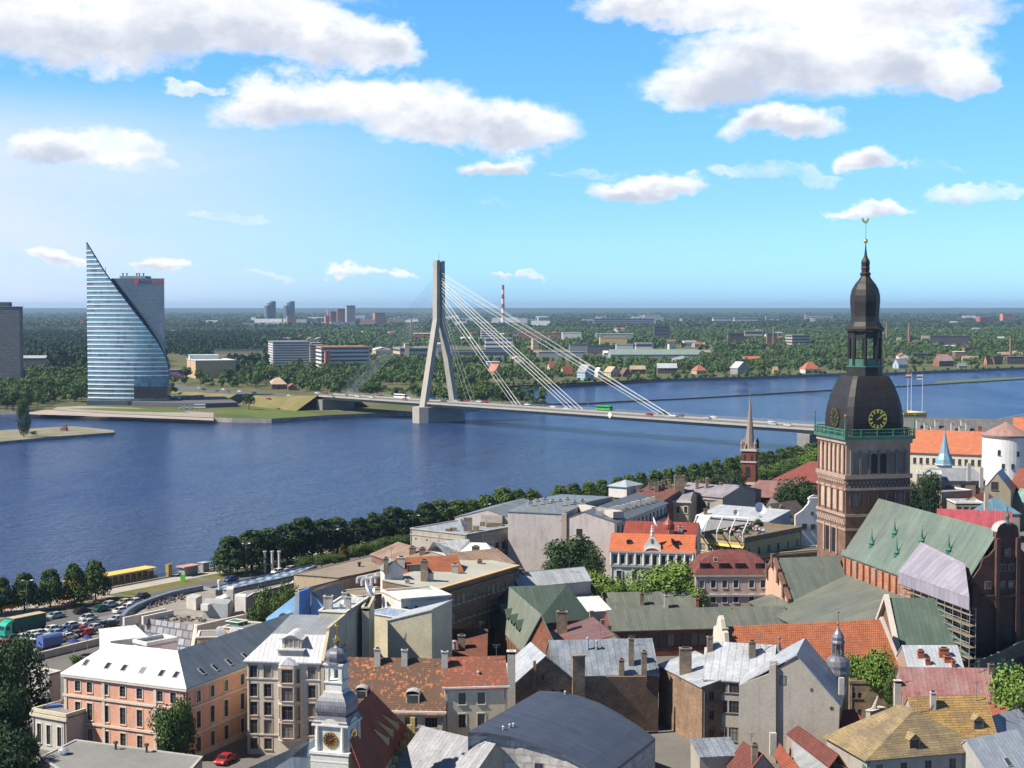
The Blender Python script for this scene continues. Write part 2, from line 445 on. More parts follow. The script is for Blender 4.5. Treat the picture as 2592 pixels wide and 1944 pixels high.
for i in range(0,121):
 x=-16000+i*266.7
 tops=[]
 for(Y,z)in((15000,3.0),(18000,34+6*math.sin(i*.5)),(22000,67+3*math.sin(i*.23+1)+rng.uniform(-2,2)),(26000,66.0)):
  tops.append((x*Y/20000*1.0,Y,z))
 if prev:
  for k in range(3):mb.poly([prev[k],tops[k],tops[k+1],prev[k+1]])
 prev=tops
tag(mb.build('wooded_hills',M('far_woods',(0.028,0.058,0.030),col2=(0.045,0.08,0.036),scale=0.004,rough=1,spec=0)),kind='structure')
def sheet(name,pts,z,mat,kind='structure'):
 mb=MB()
 P=[Vector((p[0],p[1],z))for p in pts]
 ar=sum(P[i].x*P[(i+1)%len(P)].y-P[(i+1)%len(P)].x*P[i].y for i in range(len(P)))
 mb.poly(P if ar>0 else P[::-1])
 return tag(mb.build(name,mat),kind=kind)
def UU(k,pts,z):return[U(k,x,y,z)for x,y in pts]
sheet('shore_steps',UU(12,[(300,716),(800,731),(1400,750),(1900,768),(2300,785),(2300,760),(1900,742),(1400,720),(800,690),(500,668),(320,690)],FZ),FZ+.01,M('pink_paving',(0.40,0.33,0.28),col2=(0.31,0.26,0.23),scale=0.1,rough=.95))
sheet('shore_path',UU(12,[(560,665),(800,686),(1400,716),(1900,738),(2300,755),(2300,700),(1900,680),(1400,645),(850,628),(620,640)],FZ),FZ+.014,m_pave)
sheet('lawn',UU(13,[(190,795),(560,770),(780,748),(960,782),(600,830),(300,815)],FZ),FZ+.018,m_grass)
sheet('lawn',UU(13,[(560,838),(990,785),(1200,825),(740,852)],FZ),FZ+.018,m_grass)
sheet('lawn',UU(13,[(800,690),(1150,680),(1320,700),(1480,790),(1100,770),(950,720)],FZ),FZ+.018,m_dry)
sheet('lawn',UU(12,[(720,657),(1100,650),(1500,657),(1900,665),(2050,700),(1400,690)],FZ),FZ+.020,m_grass)
# ---- bridge
m_conc=M('bridge_concrete',(0.40,0.375,0.32),col2=(0.33,0.31,0.27),scale=0.15,streak=0.35,rough=0.9)
m_conc2=M('dark_concrete',(0.25,0.24,0.22),scale=0.15,streak=0.5,rough=0.9)
m_steel=M('girder_paint',(0.30,0.28,0.24),rough=0.6)
m_cable=M('cable_sheath',(0.76,0.74,0.66),rough=0.35,var=0.1)
m_cabled=M('cable_shaded',(0.30,0.33,0.38),rough=0.5,var=0.1)  # darker copy of the sheath colour, shade of the backstays painted in
DZ=13.7
n1=U(9,1480,1308,DZ)
n2=U('D',1765,926,DZ)
BD=(n2-n1);BL=BD.length;BD.normalize()
BP=Vector((-BD.y,BD.x,0))
BW=27.0
def br(t,s,z=0):return Vector((n1.x+BD.x*t+BP.x*s,n1.y+BD.y*t+BP.y*s,z))
bridge=empty('cable_stayed_bridge',br(0,BW/2,0),'concrete cable-stayed road bridge with one tall A-shaped tower over the river','bridge')
T0,T1=-118.0,BL+90.0
mb=MB()
mb.prism([br(T0,0,DZ-1.1),br(T1,0,DZ-1.1),br(T1,BW,DZ-1.1),br(T0,BW,DZ-1.1)],1.1)
mb.build('deck_slab',m_conc,bridge)
for s in(3.0,BW/2-2,BW-7):
 mb=MB()
 mb.prism([br(T0,s,DZ-3.1),br(T1,s,DZ-3.1),br(T1,s+4,DZ-3.1),br(T0,s+4,DZ-3.1)],2.0)
 mb.build('girder',m_steel,bridge)
mb=MB()
mb.poly([br(T0,1.6,DZ+.02),br(T1,1.6,DZ+.02),br(T1,BW-1.6,DZ+.02),br(T0,BW-1.6,DZ+.02)])
mb.build('roadway',m_asph,bridge)
mb=MB()
t=T0
while t<T1-4:
 for s in(5.2,8.6,18.2,21.6):
  mb.poly([br(t,s,DZ+.03),br(t+3,s,DZ+.03),br(t+3,s+.22,DZ+.03),br(t,s+.22,DZ+.03)])
 t+=9
o=mb.build('lane_marking',M('road_paint',(0.72,0.72,0.7),rough=.7),bridge)
o['kind']='stuff'
for s in(0.15,BW-0.35,BW/2-.4):
 mb=MB()
 if abs(s-BW/2)>3:
  t=T0
  while t<T1:
   mb.tube(br(t,s,DZ),br(t,s,DZ+1.1),.07,n=4);t+=4
  for zz in(.55,1.1):mb.tube(br(T0,s,DZ+zz),br(T1,s,DZ+zz),.06,n=4)
  mb.build('railing',M('rail_paint',(0.35,0.36,0.36),rough=.5),bridge)
 else:
  mb.prism([br(T0,s,DZ+.02),br(T1,s,DZ+.02),br(T1,s+.8,DZ+.02),br(T0,s+.8,DZ+.02)],.7)
  mb.build('median_barrier',m_conc,bridge)
def hz(k,x,y,Y):
 return AT(k,x,y,Y).z
ca=br(0,BW/2,0)
ZJ,ZT=hz(9,1605,650,ca.y),hz(9,1605,185,ca.y)
def bar(mb,p0,p1,w0,d0,w1,d1):
 def ring(p,w,d):return[p+BD*a*w/2+BP*b*d/2 for a,b in((-1,-1),(1,-1),(1,1),(-1,1))]
 A,Bq=ring(p0,w0,d0),ring(p1,w1,d1)
 for i in range(4):
  j=(i+1)%4
  mb.poly([A[i],A[j],Bq[j],Bq[i]])
 mb.poly(A[::-1]);mb.poly(Bq)
for s,sg in((-0.6,-1),(BW+0.6,1)):
 mb=MB()
 bar(mb,br(0,s,8),br(0,BW/2+sg*2.1,ZJ),5.2,3.6,4.4,3.3)
 bar(mb,br(0,BW/2+sg*2.1,ZJ),br(0,BW/2+sg*2.0,ZT-(0 if sg<0 else .4)),4.4,3.3,4.2,3.0)
 mb.build('tower_leg',m_conc,bridge)
mb=MB()
for i in range(26):
 z=70+i*1.22
 mb.prism([br(-2.9+.4*(i%2),BW/2-.9,z),br(2.9,BW/2-.9,z),br(2.9,BW/2+.9,z),br(-2.9+.4*(i%2),BW/2+.9,z)],.75)
mb.build('anchor_block',m_conc2,bridge)
mb=MB()
mb.tube(br(0,BW/2,ZT-4),br(0,BW/2,ZT+6),.25,.08,n=6)
mb.build('mast',m_cabled,bridge)
mb=MB()
a=7.0
mb.prism([br(-a*.5,-7,-3),br(a*.5,-7,-3),br(a,-2,-3),br(a,BW+2,-3),br(a*.5,BW+7,-3),br(-a*.5,BW+7,-3),br(-a,BW+2,-3),br(-a,-2,-3)],DZ-.05)
mb.build('pier',m_conc,bridge)
mb=MB()
pe=BL-8
mb.prism([br(pe-4,-1,-3),br(pe+4,-1,-3),br(pe+4,BW+1,-3),br(pe-4,BW+1,-3)],DZ-.2)
mb.build('pier',m_conc2,bridge)
def deck_t(k,x,y):
 p=U(k,x,y,DZ+1)
 return(p-n1).dot(BD)
rng=random.Random(5)
for(ax,ay,ztop,n,r,sp,sg)in((440,912,83,5,.085,7.0,1),(800,935,92,7,.15,13.0,1),(1290,975,97,5,.095,10.0,1),(215,890,75,4,.05,6,1)):
 td=deck_t(10,ax,ay)
 for i in range(n):
  mb=MB()
  u=i/(n-1)-.5
  s=BW/2+(0.9 if i%2 else-0.9)
  mb.tube(br(2.4,BW/2+(.5 if i%2 else-.5),ztop+u*7.0),br(td+u*sp,s,DZ+1),r,n=5)
  mb.build('stay_cable',m_cable,bridge)
for i in range(20):
 mb=MB()
 u=i/19
 mb.tube(br(-2.4,BW/2+(.5 if i%2 else-.5),73+u*26),br(T0+24-u*18,BW/2+(.9 if i%2 else-.9),DZ+1),.05,n=4)
 mb.build('stay_cable',m_cabled,bridge)
mb=MB()
p=br(deck_t(10,685,985)-2,-.6,DZ-2.2)
mb.poly([p+BD*-1.9+Vector((0,0,2)),p+Vector((0,0,-.1)),p+BD*1.9+Vector((0,0,2)),p+Vector((0,0,4.1))])
mb.poly([p+BP*.12+BD*-1.9+Vector((0,0,2)),p+BP*.12+Vector((0,0,4.1)),p+BP*.12+BD*1.9+Vector((0,0,2)),p+BP*.12+Vector((0,0,-.1))])
mb.build('navigation_sign',M('white_paint',(0.8,0.8,0.78),rough=.5),bridge)
ab=[br(T0,-1,0),br(T0,BW+1,0)]
m_emb=m_dry
road_ctr=[br(T0,BW/2),U(13,900,652,10),U(13,500,625,7.5),U(13,0,597,5),U(12,2000,440,4),U(12,1700,380,4)]
road_z=[DZ,10.5,7.5,5,4,4]
L,Rr=[],[]
for i,p in enumerate(road_ctr):
 d=(road_ctr[min(i+1,len(road_ctr)-1)]-road_ctr[max(i-1,0)])
 d.z=0;d.normalize()
 if i==0:d=-BD
 n=Vector((-d.y,d.x,0))
 L.append(Vector((p.x,p.y,road_z[i]))+n*14);Rr.append(Vector((p.x,p.y,road_z[i]))-n*14)
mb,me_=MB(),MB()
for i in range(len(L)-1):
 mb.poly([L[i],L[i+1],Rr[i+1],Rr[i]]if(L[i+1]-L[i]).cross(Rr[i]-L[i]).z>0 else[Rr[i],Rr[i+1],L[i+1],L[i]])
 for S in(L,Rr):
  n0=(S[i]-(L[i]+Rr[i])/2).normalized()*(S[i].z-FZ)*1.8
  n1_=(S[i+1]-(L[i+1]+Rr[i+1])/2).normalized()*(S[i+1].z-FZ)*1.8
  a,b=S[i],S[i+1]
  c,d=Vector((b.x+n1_.x,b.y+n1_.y,FZ-.1)),Vector((a.x+n0.x,a.y+n0.y,FZ-.1))
  dn=Vector((0,0,.15))
  me_.poly([a-dn,b-dn,c,d])
tag(mb.build('approach_road',m_asph),kind='structure')
tag(me_.build('road_embankment',m_emb),kind='structure')
mb=MB()
mb.prism([br(T0-1,-1,0),br(T0+6,-1,0),br(T0+6,BW+1,0),br(T0-1,BW+1,0)],DZ-3.2)
mb.build('abutment',m_conc2,bridge)
# ---- foliage
m_leaf=M('leaf_green',(0.030,0.062,0.014),'leaf',col2=(0.075,0.125,0.028),rough=0.7,spec=0.25,var=.1)
m_leafd=M('leaf_dark',(0.014,0.034,0.011),'leaf',col2=(0.034,0.068,0.019),rough=0.7,spec=0.25,var=.1)
m_leafb=M('leaf_bright',(0.055,0.105,0.014),'leaf',col2=(0.13,0.21,0.035),rough=0.7,spec=0.25,var=.1)
m_leaffar=M('leaf_far',(0.032,0.068,0.018),'leaf',col2=(0.095,0.15,0.042),rough=0.8,spec=0.1,var=.1)
m_bark=M('bark',(0.09,0.07,0.05),rough=0.95)
def crown(seed,n,size,shape='round',nb=14):
 r=np.random.RandomState(seed)
 cs=[]
 while len(cs)<nb:
  p=r.uniform(-1,1,3)
  if shape=='round':
   if(p**2).sum()>1:continue
   c=np.array([p[0]*.30,p[1]*.30,.50+p[2]*.30]);rad=r.uniform(.17,.27)
  elif shape=='linden':
   z=r.uniform(.08,.93)
   rr=.44*(1-z)**.55*min(1,.55+z*2.2)+.02
   a=r.uniform(0,6.283)
   c=np.array([math.cos(a)*rr*.75,math.sin(a)*rr*.75,z]);rad=.19*(1.15-z*.7)
  elif shape=='poplar':
   z=r.uniform(.1,.9)
   a=r.uniform(0,6.283)
   rr=.30*math.sin(math.pi*min(.98,z*.9+.1))**.7
   c=np.array([math.cos(a)*rr,math.sin(a)*rr,z]);rad=r.uniform(.16,.25)
  elif shape=='conifer':
   z=r.uniform(.02,.95)
   a=r.uniform(0,6.283)
   rr=.42*(1-z)
   c=np.array([math.cos(a)*rr*.8,math.sin(a)*rr*.8,z]);rad=.16*(1.15-z)
  cs.append((c,rad))
 C_=np.array([c for c,_ in cs]);Rd=np.array([x for _,x in cs])
 b=r.randint(0,nb,n)
 d=r.normal(size=(n,3));d/=np.linalg.norm(d,axis=1)[:,None]
 p=C_[b]+d*(Rd[b]*r.uniform(.72,1.06,n))[:,None]*np.array([1,1,.8])
 nn=d+r.normal(size=(n,3))*.38
 nn/=np.linalg.norm(nn,axis=1)[:,None]
 t=np.cross(nn,r.normal(size=(n,3)));t/=np.linalg.norm(t,axis=1)[:,None]
 bt=np.cross(nn,t)
 s=(size*r.uniform(.6,1.3,n))[:,None]
 V=np.stack([p-t*s-bt*s*.7,p+t*s-bt*s*.7,p+t*s+bt*s*.7,p-t*s+bt*s*.7],1).reshape(-1,3)
 F=np.arange(n*4).reshape(-1,4)
 tone=np.clip(r.uniform(0,1,nb)[b]*.7+r.uniform(0,.5,n),0,1)
 return V,F,tone
CROWNS={}
def tree_proto(kind,seed,n,size,mat,trunk_h=.22,nb=14):
 key=(kind,seed)
 V,F,tone=crown(seed,n,size,kind,nb)
 V=V.copy();V[:,2]=trunk_h*.75+V[:,2]*(1-trunk_h*.75)
 root=empty('tree',(0,0,0),'x','tree')
 o=np_mesh('crown',V,F,mat,root,tone)
 mb=MB()
 mb.tube((0,0,-.02),(0,0,trunk_h+.12),.028,.018,7)
 r=random.Random(seed)
 for i in range(5):
  a=i*1.26+r.uniform(-.3,.3)
  mb.tube((0,0,trunk_h+.02*i),(math.cos(a)*.2,math.sin(a)*.2,trunk_h+.22+.05*i),.012,.005,5)
 mb.build('trunk',m_bark,root)
 return root
PROTO={}
def plant(kind,key,x,y,z,h,wdt,label,group=None,rz=0.0,name=None,mat=None):
 r=PROTO[key]
 t=dup(r,(x,y,z),rz,(wdt,wdt,h),label,group)
 t.name=name or 'tree'
 if mat:
  for c in t.children:
   if c.name.startswith('crown'):recolor(c,mat)
 return t
PROTO['far0']=tree_proto('round',21,420,.045,m_leaffar,nb=11)
PROTO['far1']=tree_proto('round',22,420,.045,m_leaffar,nb=9)
PROTO['far2']=tree_proto('round',23,420,.045,m_leaffar,nb=13)
PROTO['lin0']=tree_proto('linden',31,4600,.021,m_leafd,.14,70)
PROTO['lin1']=tree_proto('linden',32,4600,.021,m_leafd,.14,70)
PROTO['lin2']=tree_proto('linden',33,4600,.021,m_leafd,.14,70)
PROTO['big0']=tree_proto('round',41,6500,.017,m_leaf,.2,26)
PROTO['big1']=tree_proto('round',42,6500,.017,m_leaf,.2,26)
PROTO['pop0']=tree_proto('poplar',51,5200,.017,m_leafd,.08,34)
PROTO['con0']=tree_proto('conifer',61,6500,.015,m_leafd,.06,60)
PROTO['bush']=tree_proto('round',71,900,.04,m_leaf,.02,12)
# ---- far bank: buildings
m_win=M('window_glass',(0.028,0.032,0.038),'glass',col2=(0.26,0.25,0.22),rough=0.12,spec=0.6,var=0.05)
m_fwin=M('far_window',(0.05,0.055,0.07),rough=0.25,var=0.1)
FAR_KEEP=[]
def fbox(xl,xc,xr,yt,yb,th,k=0,zb=FZ,Y=None):
 """A box seen across the river: left, corner and right edge, top and bottom of the corner, heading of its right face."""
 P=U(k,xc,yb,zb)if Y is None else AT(k,xc,yb,Y)
 P.z=zb
 top=AT(k,xc,yt,P.y).z
 rx=lambda x:(px(k,x,0)[0]-1296)/FPX
 c,s=math.cos(R(th)),math.sin(R(th))
 def solve(x,dx,dy):
  r=rx(x)
  return(r*P.y-P.x)/(dx-r*dy)
 tr=max(1.0,solve(xr,c,s))
 tl=max(1.0,solve(xl,-s,c))if xl<xc-.01 else 10.0
 tl=min(tl,60);tr=min(tr,220)
 u,v=Vector((c,s,0)),Vector((-s,c,0))
 return P,u,v,tr,tl,top
def far_house(name,label,cat,xl,xc,xr,yt,yb,th,wall,roof,k=0,kind='flat',rh=4.0,floors=0,cols=0,group=None,Y=None,deep=None,win=None,band=False,wh=1.5):
 P,u,v,a,b,top=fbox(xl,xc,xr,yt,yb,th,k,Y=Y)
 if deep:b=deep
 root=empty(name,P,label,cat,group)
 ze=top-(rh if kind!='flat' else 0)
 ze=max(ze,P.z+2.2)
 pts=[P,P+u*a,P+u*a+v*b,P+v*b]
 mb=MB()
 mb.prism([Vector((p.x,p.y,P.z-.5))for p in pts],ze-P.z+.5)
 if kind=='gable':
  if a>=b:
   e=[(pts[0],pts[3]),(pts[1],pts[2])]
  else:
   e=[(pts[0],pts[1]),(pts[3],pts[2])]
  for p,q_ in e:
   m=(p+q_)/2
   mb.poly([(p.x,p.y,ze),(q_.x,q_.y,ze),(m.x,m.y,top)])
 mb.build('wall',wall,root)
 mb=MB()
 o=.5
 E=[P-u*o-v*o,P+u*(a+o)-v*o,P+u*(a+o)+v*(b+o),P-u*o+v*(b+o)]
 E=[Vector((p.x,p.y,ze))for p in E]
 if kind=='flat':
  mb.prism([e+Vector((0,0,.01))for e in E],.5)
 elif kind=='gable':
  up=Vector((0,0,top-ze+.15))
  if a>=b:
   r0,r1=(E[0]+E[3])/2+up,(E[1]+E[2])/2+up
   mb.slab([E[0],E[1],r1,r0],.25);mb.slab([E[2],E[3],r0,r1],.25)
  else:
   r0,r1=(E[0]+E[1])/2+up,(E[3]+E[2])/2+up
   mb.slab([E[1],E[2],r1,r0],.25);mb.slab([E[3],E[0],r0,r1],.25)
 elif kind=='hip':
  up=Vector((0,0,top-ze))
  f=min(.48,.5*b/a if a>b else .4)
  c0=(E[0]+E[3])/2;c1=(E[1]+E[2])/2
  r0,r1=c0.lerp(c1,f)+up,c0.lerp(c1,1-f)+up
  mb.poly([E[0],E[1],r1,r0]);mb.poly([E[1],E[2],r1]);mb.poly([E[2],E[3],r0,r1]);mb.poly([E[3],E[0],r0])
  mb.poly(E[::-1])
 mb.build('roof',roof,root)
 if floors:
  h=(ze-P.z)/floors
  for f in range(floors):
   z=P.z+h*f+h*.32
   if band:
    mb=MB()
    for(p,d,n,L_)in((P,u,-v,a),(P,v,-u,b)):
     s=p+n*.06+d*.8
     mb.poly([(s.x,s.y,z),(s.x+d.x*(L_-1.6),s.y+d.y*(L_-1.6),z),(s.x+d.x*(L_-1.6),s.y+d.y*(L_-1.6),z+h*.45),(s.x,s.y,z+h*.45)])
    mb.build('window_band',win or m_fwin,root)
   else:
    for(p,d,n,L_)in((P,u,-v,a),(P,v,-u,b)):
     nc=cols or max(1,int(L_/3.6))
     if L_<a:nc=max(1,int(nc*L_/a))
     for i in range(nc):
      if len([c for c in root.children])>95:break
      x=(i+.5)/nc*L_
      mb=MB()
      s=p+n*.05+d*(x-.6)
      mb.poly([(s.x,s.y,z),(s.x+d.x*1.2,s.y+d.y*1.2,z),(s.x+d.x*1.2,s.y+d.y*1.2,z+wh),(s.x,s.y,z+wh)])
      mb.build('window',win or m_fwin,root)
 FAR_KEEP.append((P,u,v,a,b))
 return root,(P,u,v,a,b,ze,top)
def W(name,c,**k):return M('wall_'+name,c,**{**dict(scale=.15,streak=.15,var=.12),**k})
def RF(name,c,**k):return M('roof_'+name,c,**{**dict(scale=.12,var=.2,rough=.7),**k})
w_white,w_grey,w_cream,w_brick=W('white',(.62,.61,.58)),W('grey',(.30,.30,.31)),W('cream',(.50,.42,.29)),W('brick',(.26,.12,.075))
w_brown,w_orange,w_blue,w_redp=W('brown',(.20,.13,.09)),W('orange',(.55,.20,.10)),W('pale_blue',(.34,.45,.56)),W('red_panel',(.36,.10,.08))
w_dark=W('dark',(.10,.10,.11))
r_grey,r_dark,r_white,r_red=RF('grey',(.25,.26,.28)),RF('dark',(.09,.09,.10)),RF('white',(.68,.68,.66)),RF('red',(.42,.13,.07))
r_green,r_rust,r_brown,r_tan=RF('green',(.20,.27,.24)),RF('rust',(.30,.13,.09)),RF('brown',(.16,.10,.08)),RF('tan',(.42,.33,.22))
FH=far_house
FH('apartment_block','tall pale apartment block with grey balcony bands behind the riverside trees','apartment block',205,285,578,832,1050,14,w_white,r_grey,k=9,floors=11,band=True,win=M('balcony_dark',(.12,.13,.15)))  # balcony bands in one even dark grey
FH('apartment_block','lower grey wing adjoining the tall pale apartment block','apartment block',560,580,690,858,1050,14,w_grey,r_grey,k=9,floors=9,band=True)
FH('apartment_block','white and orange apartment block with orange roof storey behind the riverside trees','apartment block',620,668,1050,872,1060,16,W('white_orange',(.60,.58,.55)),RF('orange',(.55,.20,.08)),k=9,floors=6,band=True)
FH('apartment_block','orange brown stair tower at the front of the white and orange flats','apartment block',690,700,735,905,1065,16,w_orange,r_rust,k=9,floors=7)
FH('office_block','long low beige building with pale pilasters left of the apartment block','office building',1485,1500,1840,925,1010,6,w_cream,r_brown,k=7,floors=2)
FH('shopping_hall','wide tan shopping hall with white roof right of the glass tower','shopping hall',1150,1370,1650,1005,1130,20,W('tan',(.50,.35,.20)),r_white,k=7)
FH('shopping_hall','small white roof block on top of the tan shopping hall','roof block',1320,1330,1530,968,1120,14,w_white,RF('aqua',(.45,.60,.60)),k=7)
FH('billboard_wall','low wall with pink and purple posters beside the glass tower','poster wall',1172,1180,1310,1068,1136,4,M('poster_wall',(.55,.10,.30),col2=(.20,.13,.45),scale=.35),r_white,k=7)
FH('villa','two storey brick house with tan hipped roof between trees beside the approach road','house',690,740,872,495,592,10,w_brown,r_tan,k=13,kind='hip',rh=5,floors=2)
FH('shed','small red brown shed beside the hipped roof house','shed',880,890,965,545,600,10,w_brick,r_rust,k=13,kind='gable',rh=2.5)
FH('low_house','low dark house with pale roof among trees left of the glass tower','house',150,160,325,968,1058,5,w_dark,r_white,k=7,kind='gable',rh=3)
FH('orange_block','orange apartment block just left of the glass tower near the horizon','apartment block',540,560,592,700,768,12,w_orange,r_grey,k=7)
hr,hg=FH('hotel_tower','dark grey hotel slab cut by the left edge of the view','hotel',-160,-140,140,628,1180,5,W('hotel',(.15,.15,.16),var=.2),r_dark,k=7,floors=24,band=True,win=M('hotel_window',(.08,.085,.10),col2=(.2,.2,.2),scale=.35,rough=.3),deep=14)
P_,u_,v_,a_,b_,ze_,top_=hg
mb=MB();s_=P_+u_*2;e_=P_+u_*(a_-10.5)
mb.prism([(s_.x,s_.y+2,ze_+.6),(e_.x,e_.y+2,ze_+.6),(e_.x,e_.y+12,ze_+.6),(s_.x,s_.y+12,ze_+.6)],4)
mb.build('roof_block',w_dark,hr)
for i,(xl,xr)in enumerate(((222,295),(375,446))):
 t_=AT(9,(xl+xr)/2,508,6200)
 root=empty('stepped_tower',(t_.x,t_.y,FZ),('left' if i==0 else 'right')+' one of the twin stepped glass towers on the skyline','tower block','twin towers on the skyline')
 w=(xr-xl)*.3195/4000*6200
 for j,(f0,f1,fr)in enumerate(((0,.42,.82),(.38,.75,.93),(.7,1,1))):
  mb=MB()
  mb.lathe((t_.x+(f0-.35)*w*.75,t_.y+j*8,FZ),[(w*.34,0),(w*.34,(t_.z-FZ)*fr)],14)
  mb.build('shaft',M('tower_glass',(.22,.27,.34),'rows',size=(9,3.4),mort=(.5,.5,.55),rough=.3),root)
for i,(xl,xc,xr,yt,yb,wm,lab)in enumerate(((115,147,225,633,702,w_orange,'orange ended block left of the first twin tower'),(368,398,470,628,700,w_orange,'orange ended block in front of the second twin tower'),(662,722,726,570,668,w_redp,'tall dark red tower block on the skyline'),(672,702,780,625,702,w_orange,'orange ended block below the tall dark red tower'),(735,740,860,590,665,w_redp,'stepped red block beside the grey round topped tower'),(790,795,862,570,665,w_redp,'highest step of the red block beside the grey tower'),(850,870,938,543,672,W('greytower',(.36,.35,.33)),'grey round topped tower on the skyline'),(1062,1092,1172,600,655,w_orange,'orange ended block right of the skyline group'))):
 FH('tower_block',lab,'tower block',xl,xc,xr,yt,yb+22,12,wm,r_grey,k=9,Y=6000-i*60,floors=9 if i not in(2,6)else 14,band=True,win=M('far_band',(.2,.19,.2)))
def chimney_stack(label,k,x,ytop,ybase,wpx,mat,Y=None,stripes=False):
 P=U(k,x,ybase,FZ)if Y is None else AT(k,x,ybase,Y)
 top=AT(k,x,ytop,P.y).z
 w=wpx*VIEWS[k][2]/FPX*P.y/2
 root=empty('factory_chimney',(P.x,P.y,FZ),label,'chimney')
 if not stripes:
  mb=MB();mb.lathe((P.x,P.y,FZ-1),[(w*1.15,0),(w*.85,top-FZ-1),(w,top-FZ),(w,top-FZ+1)],12)
  mb.build('shaft',mat,root)
 else:
  n=9
  for i in range(n):
   f0,f1=i/n,(i+1)/n
   mb=MB();mb.lathe((P.x,P.y,FZ+(top-FZ)*f0),[(w*(1.3-.5*f0),0),(w*(1.3-.5*f1),(top-FZ)/n)],12)
   mb.build('stripe',M('chimney_red',(.40,.05,.05))if i%2==0 and i>1 else M('chimney_white',(.7,.7,.68)),root)
m_bchim=W('chimney_brick',(.26,.13,.09))
chimney_stack('tall red and white striped chimney on the skyline',9,2107,380,655,24,None,Y=6000,stripes=True)
chimney_stack('thin brown factory chimney left of the bridge tower',9,1382,645,800,13,m_bchim)
chimney_stack('red brick chimney between flats beyond the far bank',10,1862,425,560,11,m_bchim)
chimney_stack('brick chimney closest to the church tower spire',14,252,320,600,34,m_bchim)
chimney_stack('brick chimney rising beside the long dark factory',14,570,325,600,36,m_bchim)
chimney_stack('brick chimney above the long red roofed sheds',14,2018,515,810,36,m_bchim)
for r_ in((740,745,1262,386,428,4,W('belt',(.24,.25,.28)),r_grey,'long grey apartment row below the wooded horizon',5,True),(1055,1060,1160,362,400,4,W('belt2',(.42,.42,.43)),r_white,'small grey slab behind the long grey row',0,False),(1278,1282,1296,384,412,4,w_white,r_white,'single white tower block right of the long grey row',0,False),(1480,1490,1600,380,408,5,w_white,r_white,'pale low slab in the woods right of the long grey row',3,True),(1610,1620,1765,380,412,5,W('pale',(.5,.47,.42)),r_white,'wide pale slab in the woods above the brick chimney',3,True),(1810,1815,1895,372,395,5,w_white,r_white,'small white slab near the church spire',2,True),(2055,2060,2230,358,392,6,w_white,r_white,'large white slab group on the wooded horizon',4,True),(2092,2096,2120,380,412,6,w_white,r_white,'white end tower of the slab group on the horizon',0,False),(40,45,140,448,520,4,W('striped',(.5,.47,.43)),r_grey,'pale striped office tower behind the stay cables',6,True),(66,70,240,508,570,3,w_white,RF('pblue',(.32,.38,.48)),'long white building with blue grey roof behind the stay cables',3,True),(355,366,404,512,582,10,w_cream,r_tan,'narrow beige block behind the stay cables',4,False),(545,550,668,472,505,3,w_white,r_white,'white roofed shed among the far trees',0,False),(755,760,992,478,505,2,w_grey,r_white,'long white roofed hall among the far trees',0,False),(778,785,952,502,535,2,W('yellow',(.58,.40,.16)),RF('yellow',(.5,.36,.2)),'long yellow hall among the far trees',0,False),(1115,1120,1216,432,500,8,w_dark,r_rust,'dark block with red upper storey among the far trees',4,True),(1575,1580,1680,474,530,12,w_brown,r_grey,'brown works building left of the red brick chimney',3,False),(1680,1684,1795,462,500,6,w_cream,r_white,'pale flat building behind the red brick chimney',2,True),(1815,1822,1885,476,545,8,w_brown,r_grey,'narrow brown building around the foot of the brick chimney',4,False),(1935,1978,2090,488,548,14,W('beige2',(.42,.36,.28)),r_grey,'wide beige and grey block right of the brick chimney',4,True),(270,275,545,476,500,2,w_brick,r_rust,'long rust roofed shed behind the cables',0,False),(1000,1006,1110,538,585,4,w_white,r_white,'white cube building in front of the far trees',2,True),(880,884,990,545,580,4,w_white,r_white,'low white shed beside the white cube building',0,False),(590,594,720,545,585,5,w_grey,r_dark,'low dark warehouse behind the right cables',0,False),(700,704,850,552,590,2,w_dark,r_dark,'flat black roofed warehouse beside the right cables',0,False)):
 xl,xc,xr,yt,yb,th,wm,rm,lab,fl,band=r_
 FH('far_building',lab,'building',xl,xc,xr,yt,yb+14,th,wm,rm,k=10,floors=fl,band=band)
FH('warehouse','very long green grey hall roof behind the shore houses','warehouse',840,850,1400,578,640,4,w_grey,r_green,k=10,kind='gable',rh=7,deep=30)
FH('warehouse','white gabled shed end joined to the long green grey hall','warehouse',800,805,915,585,635,4,w_white,r_white,k=10,kind='gable',rh=3)
FH('warehouse','long dark roofed warehouse behind the bridge tower','warehouse',1220,1290,1560,880,960,14,w_cream,r_grey,k=9,floors=2,band=True)
FH('warehouse','blue grey industrial hall right of the bridge tower legs','warehouse',1580,1590,2190,895,960,2,W('hall',(.36,.38,.42)),RF('hall',(.20,.22,.27)),k=9,floors=1,band=True)
FH('warehouse','long pale grey shed below the white building','warehouse',395,400,690,592,640,2,w_grey,RF('shed',(.33,.34,.37)),k=10,deep=12)
FH('far_building','small works with red and white walls left of the tower','building',1395,1402,1570,765,810,4,w_redp,r_white,k=9)
FH('far_building','tan rooftop block behind the bridge tower','building',1320,1330,1365,845,960,8,w_cream,r_tan,k=9)
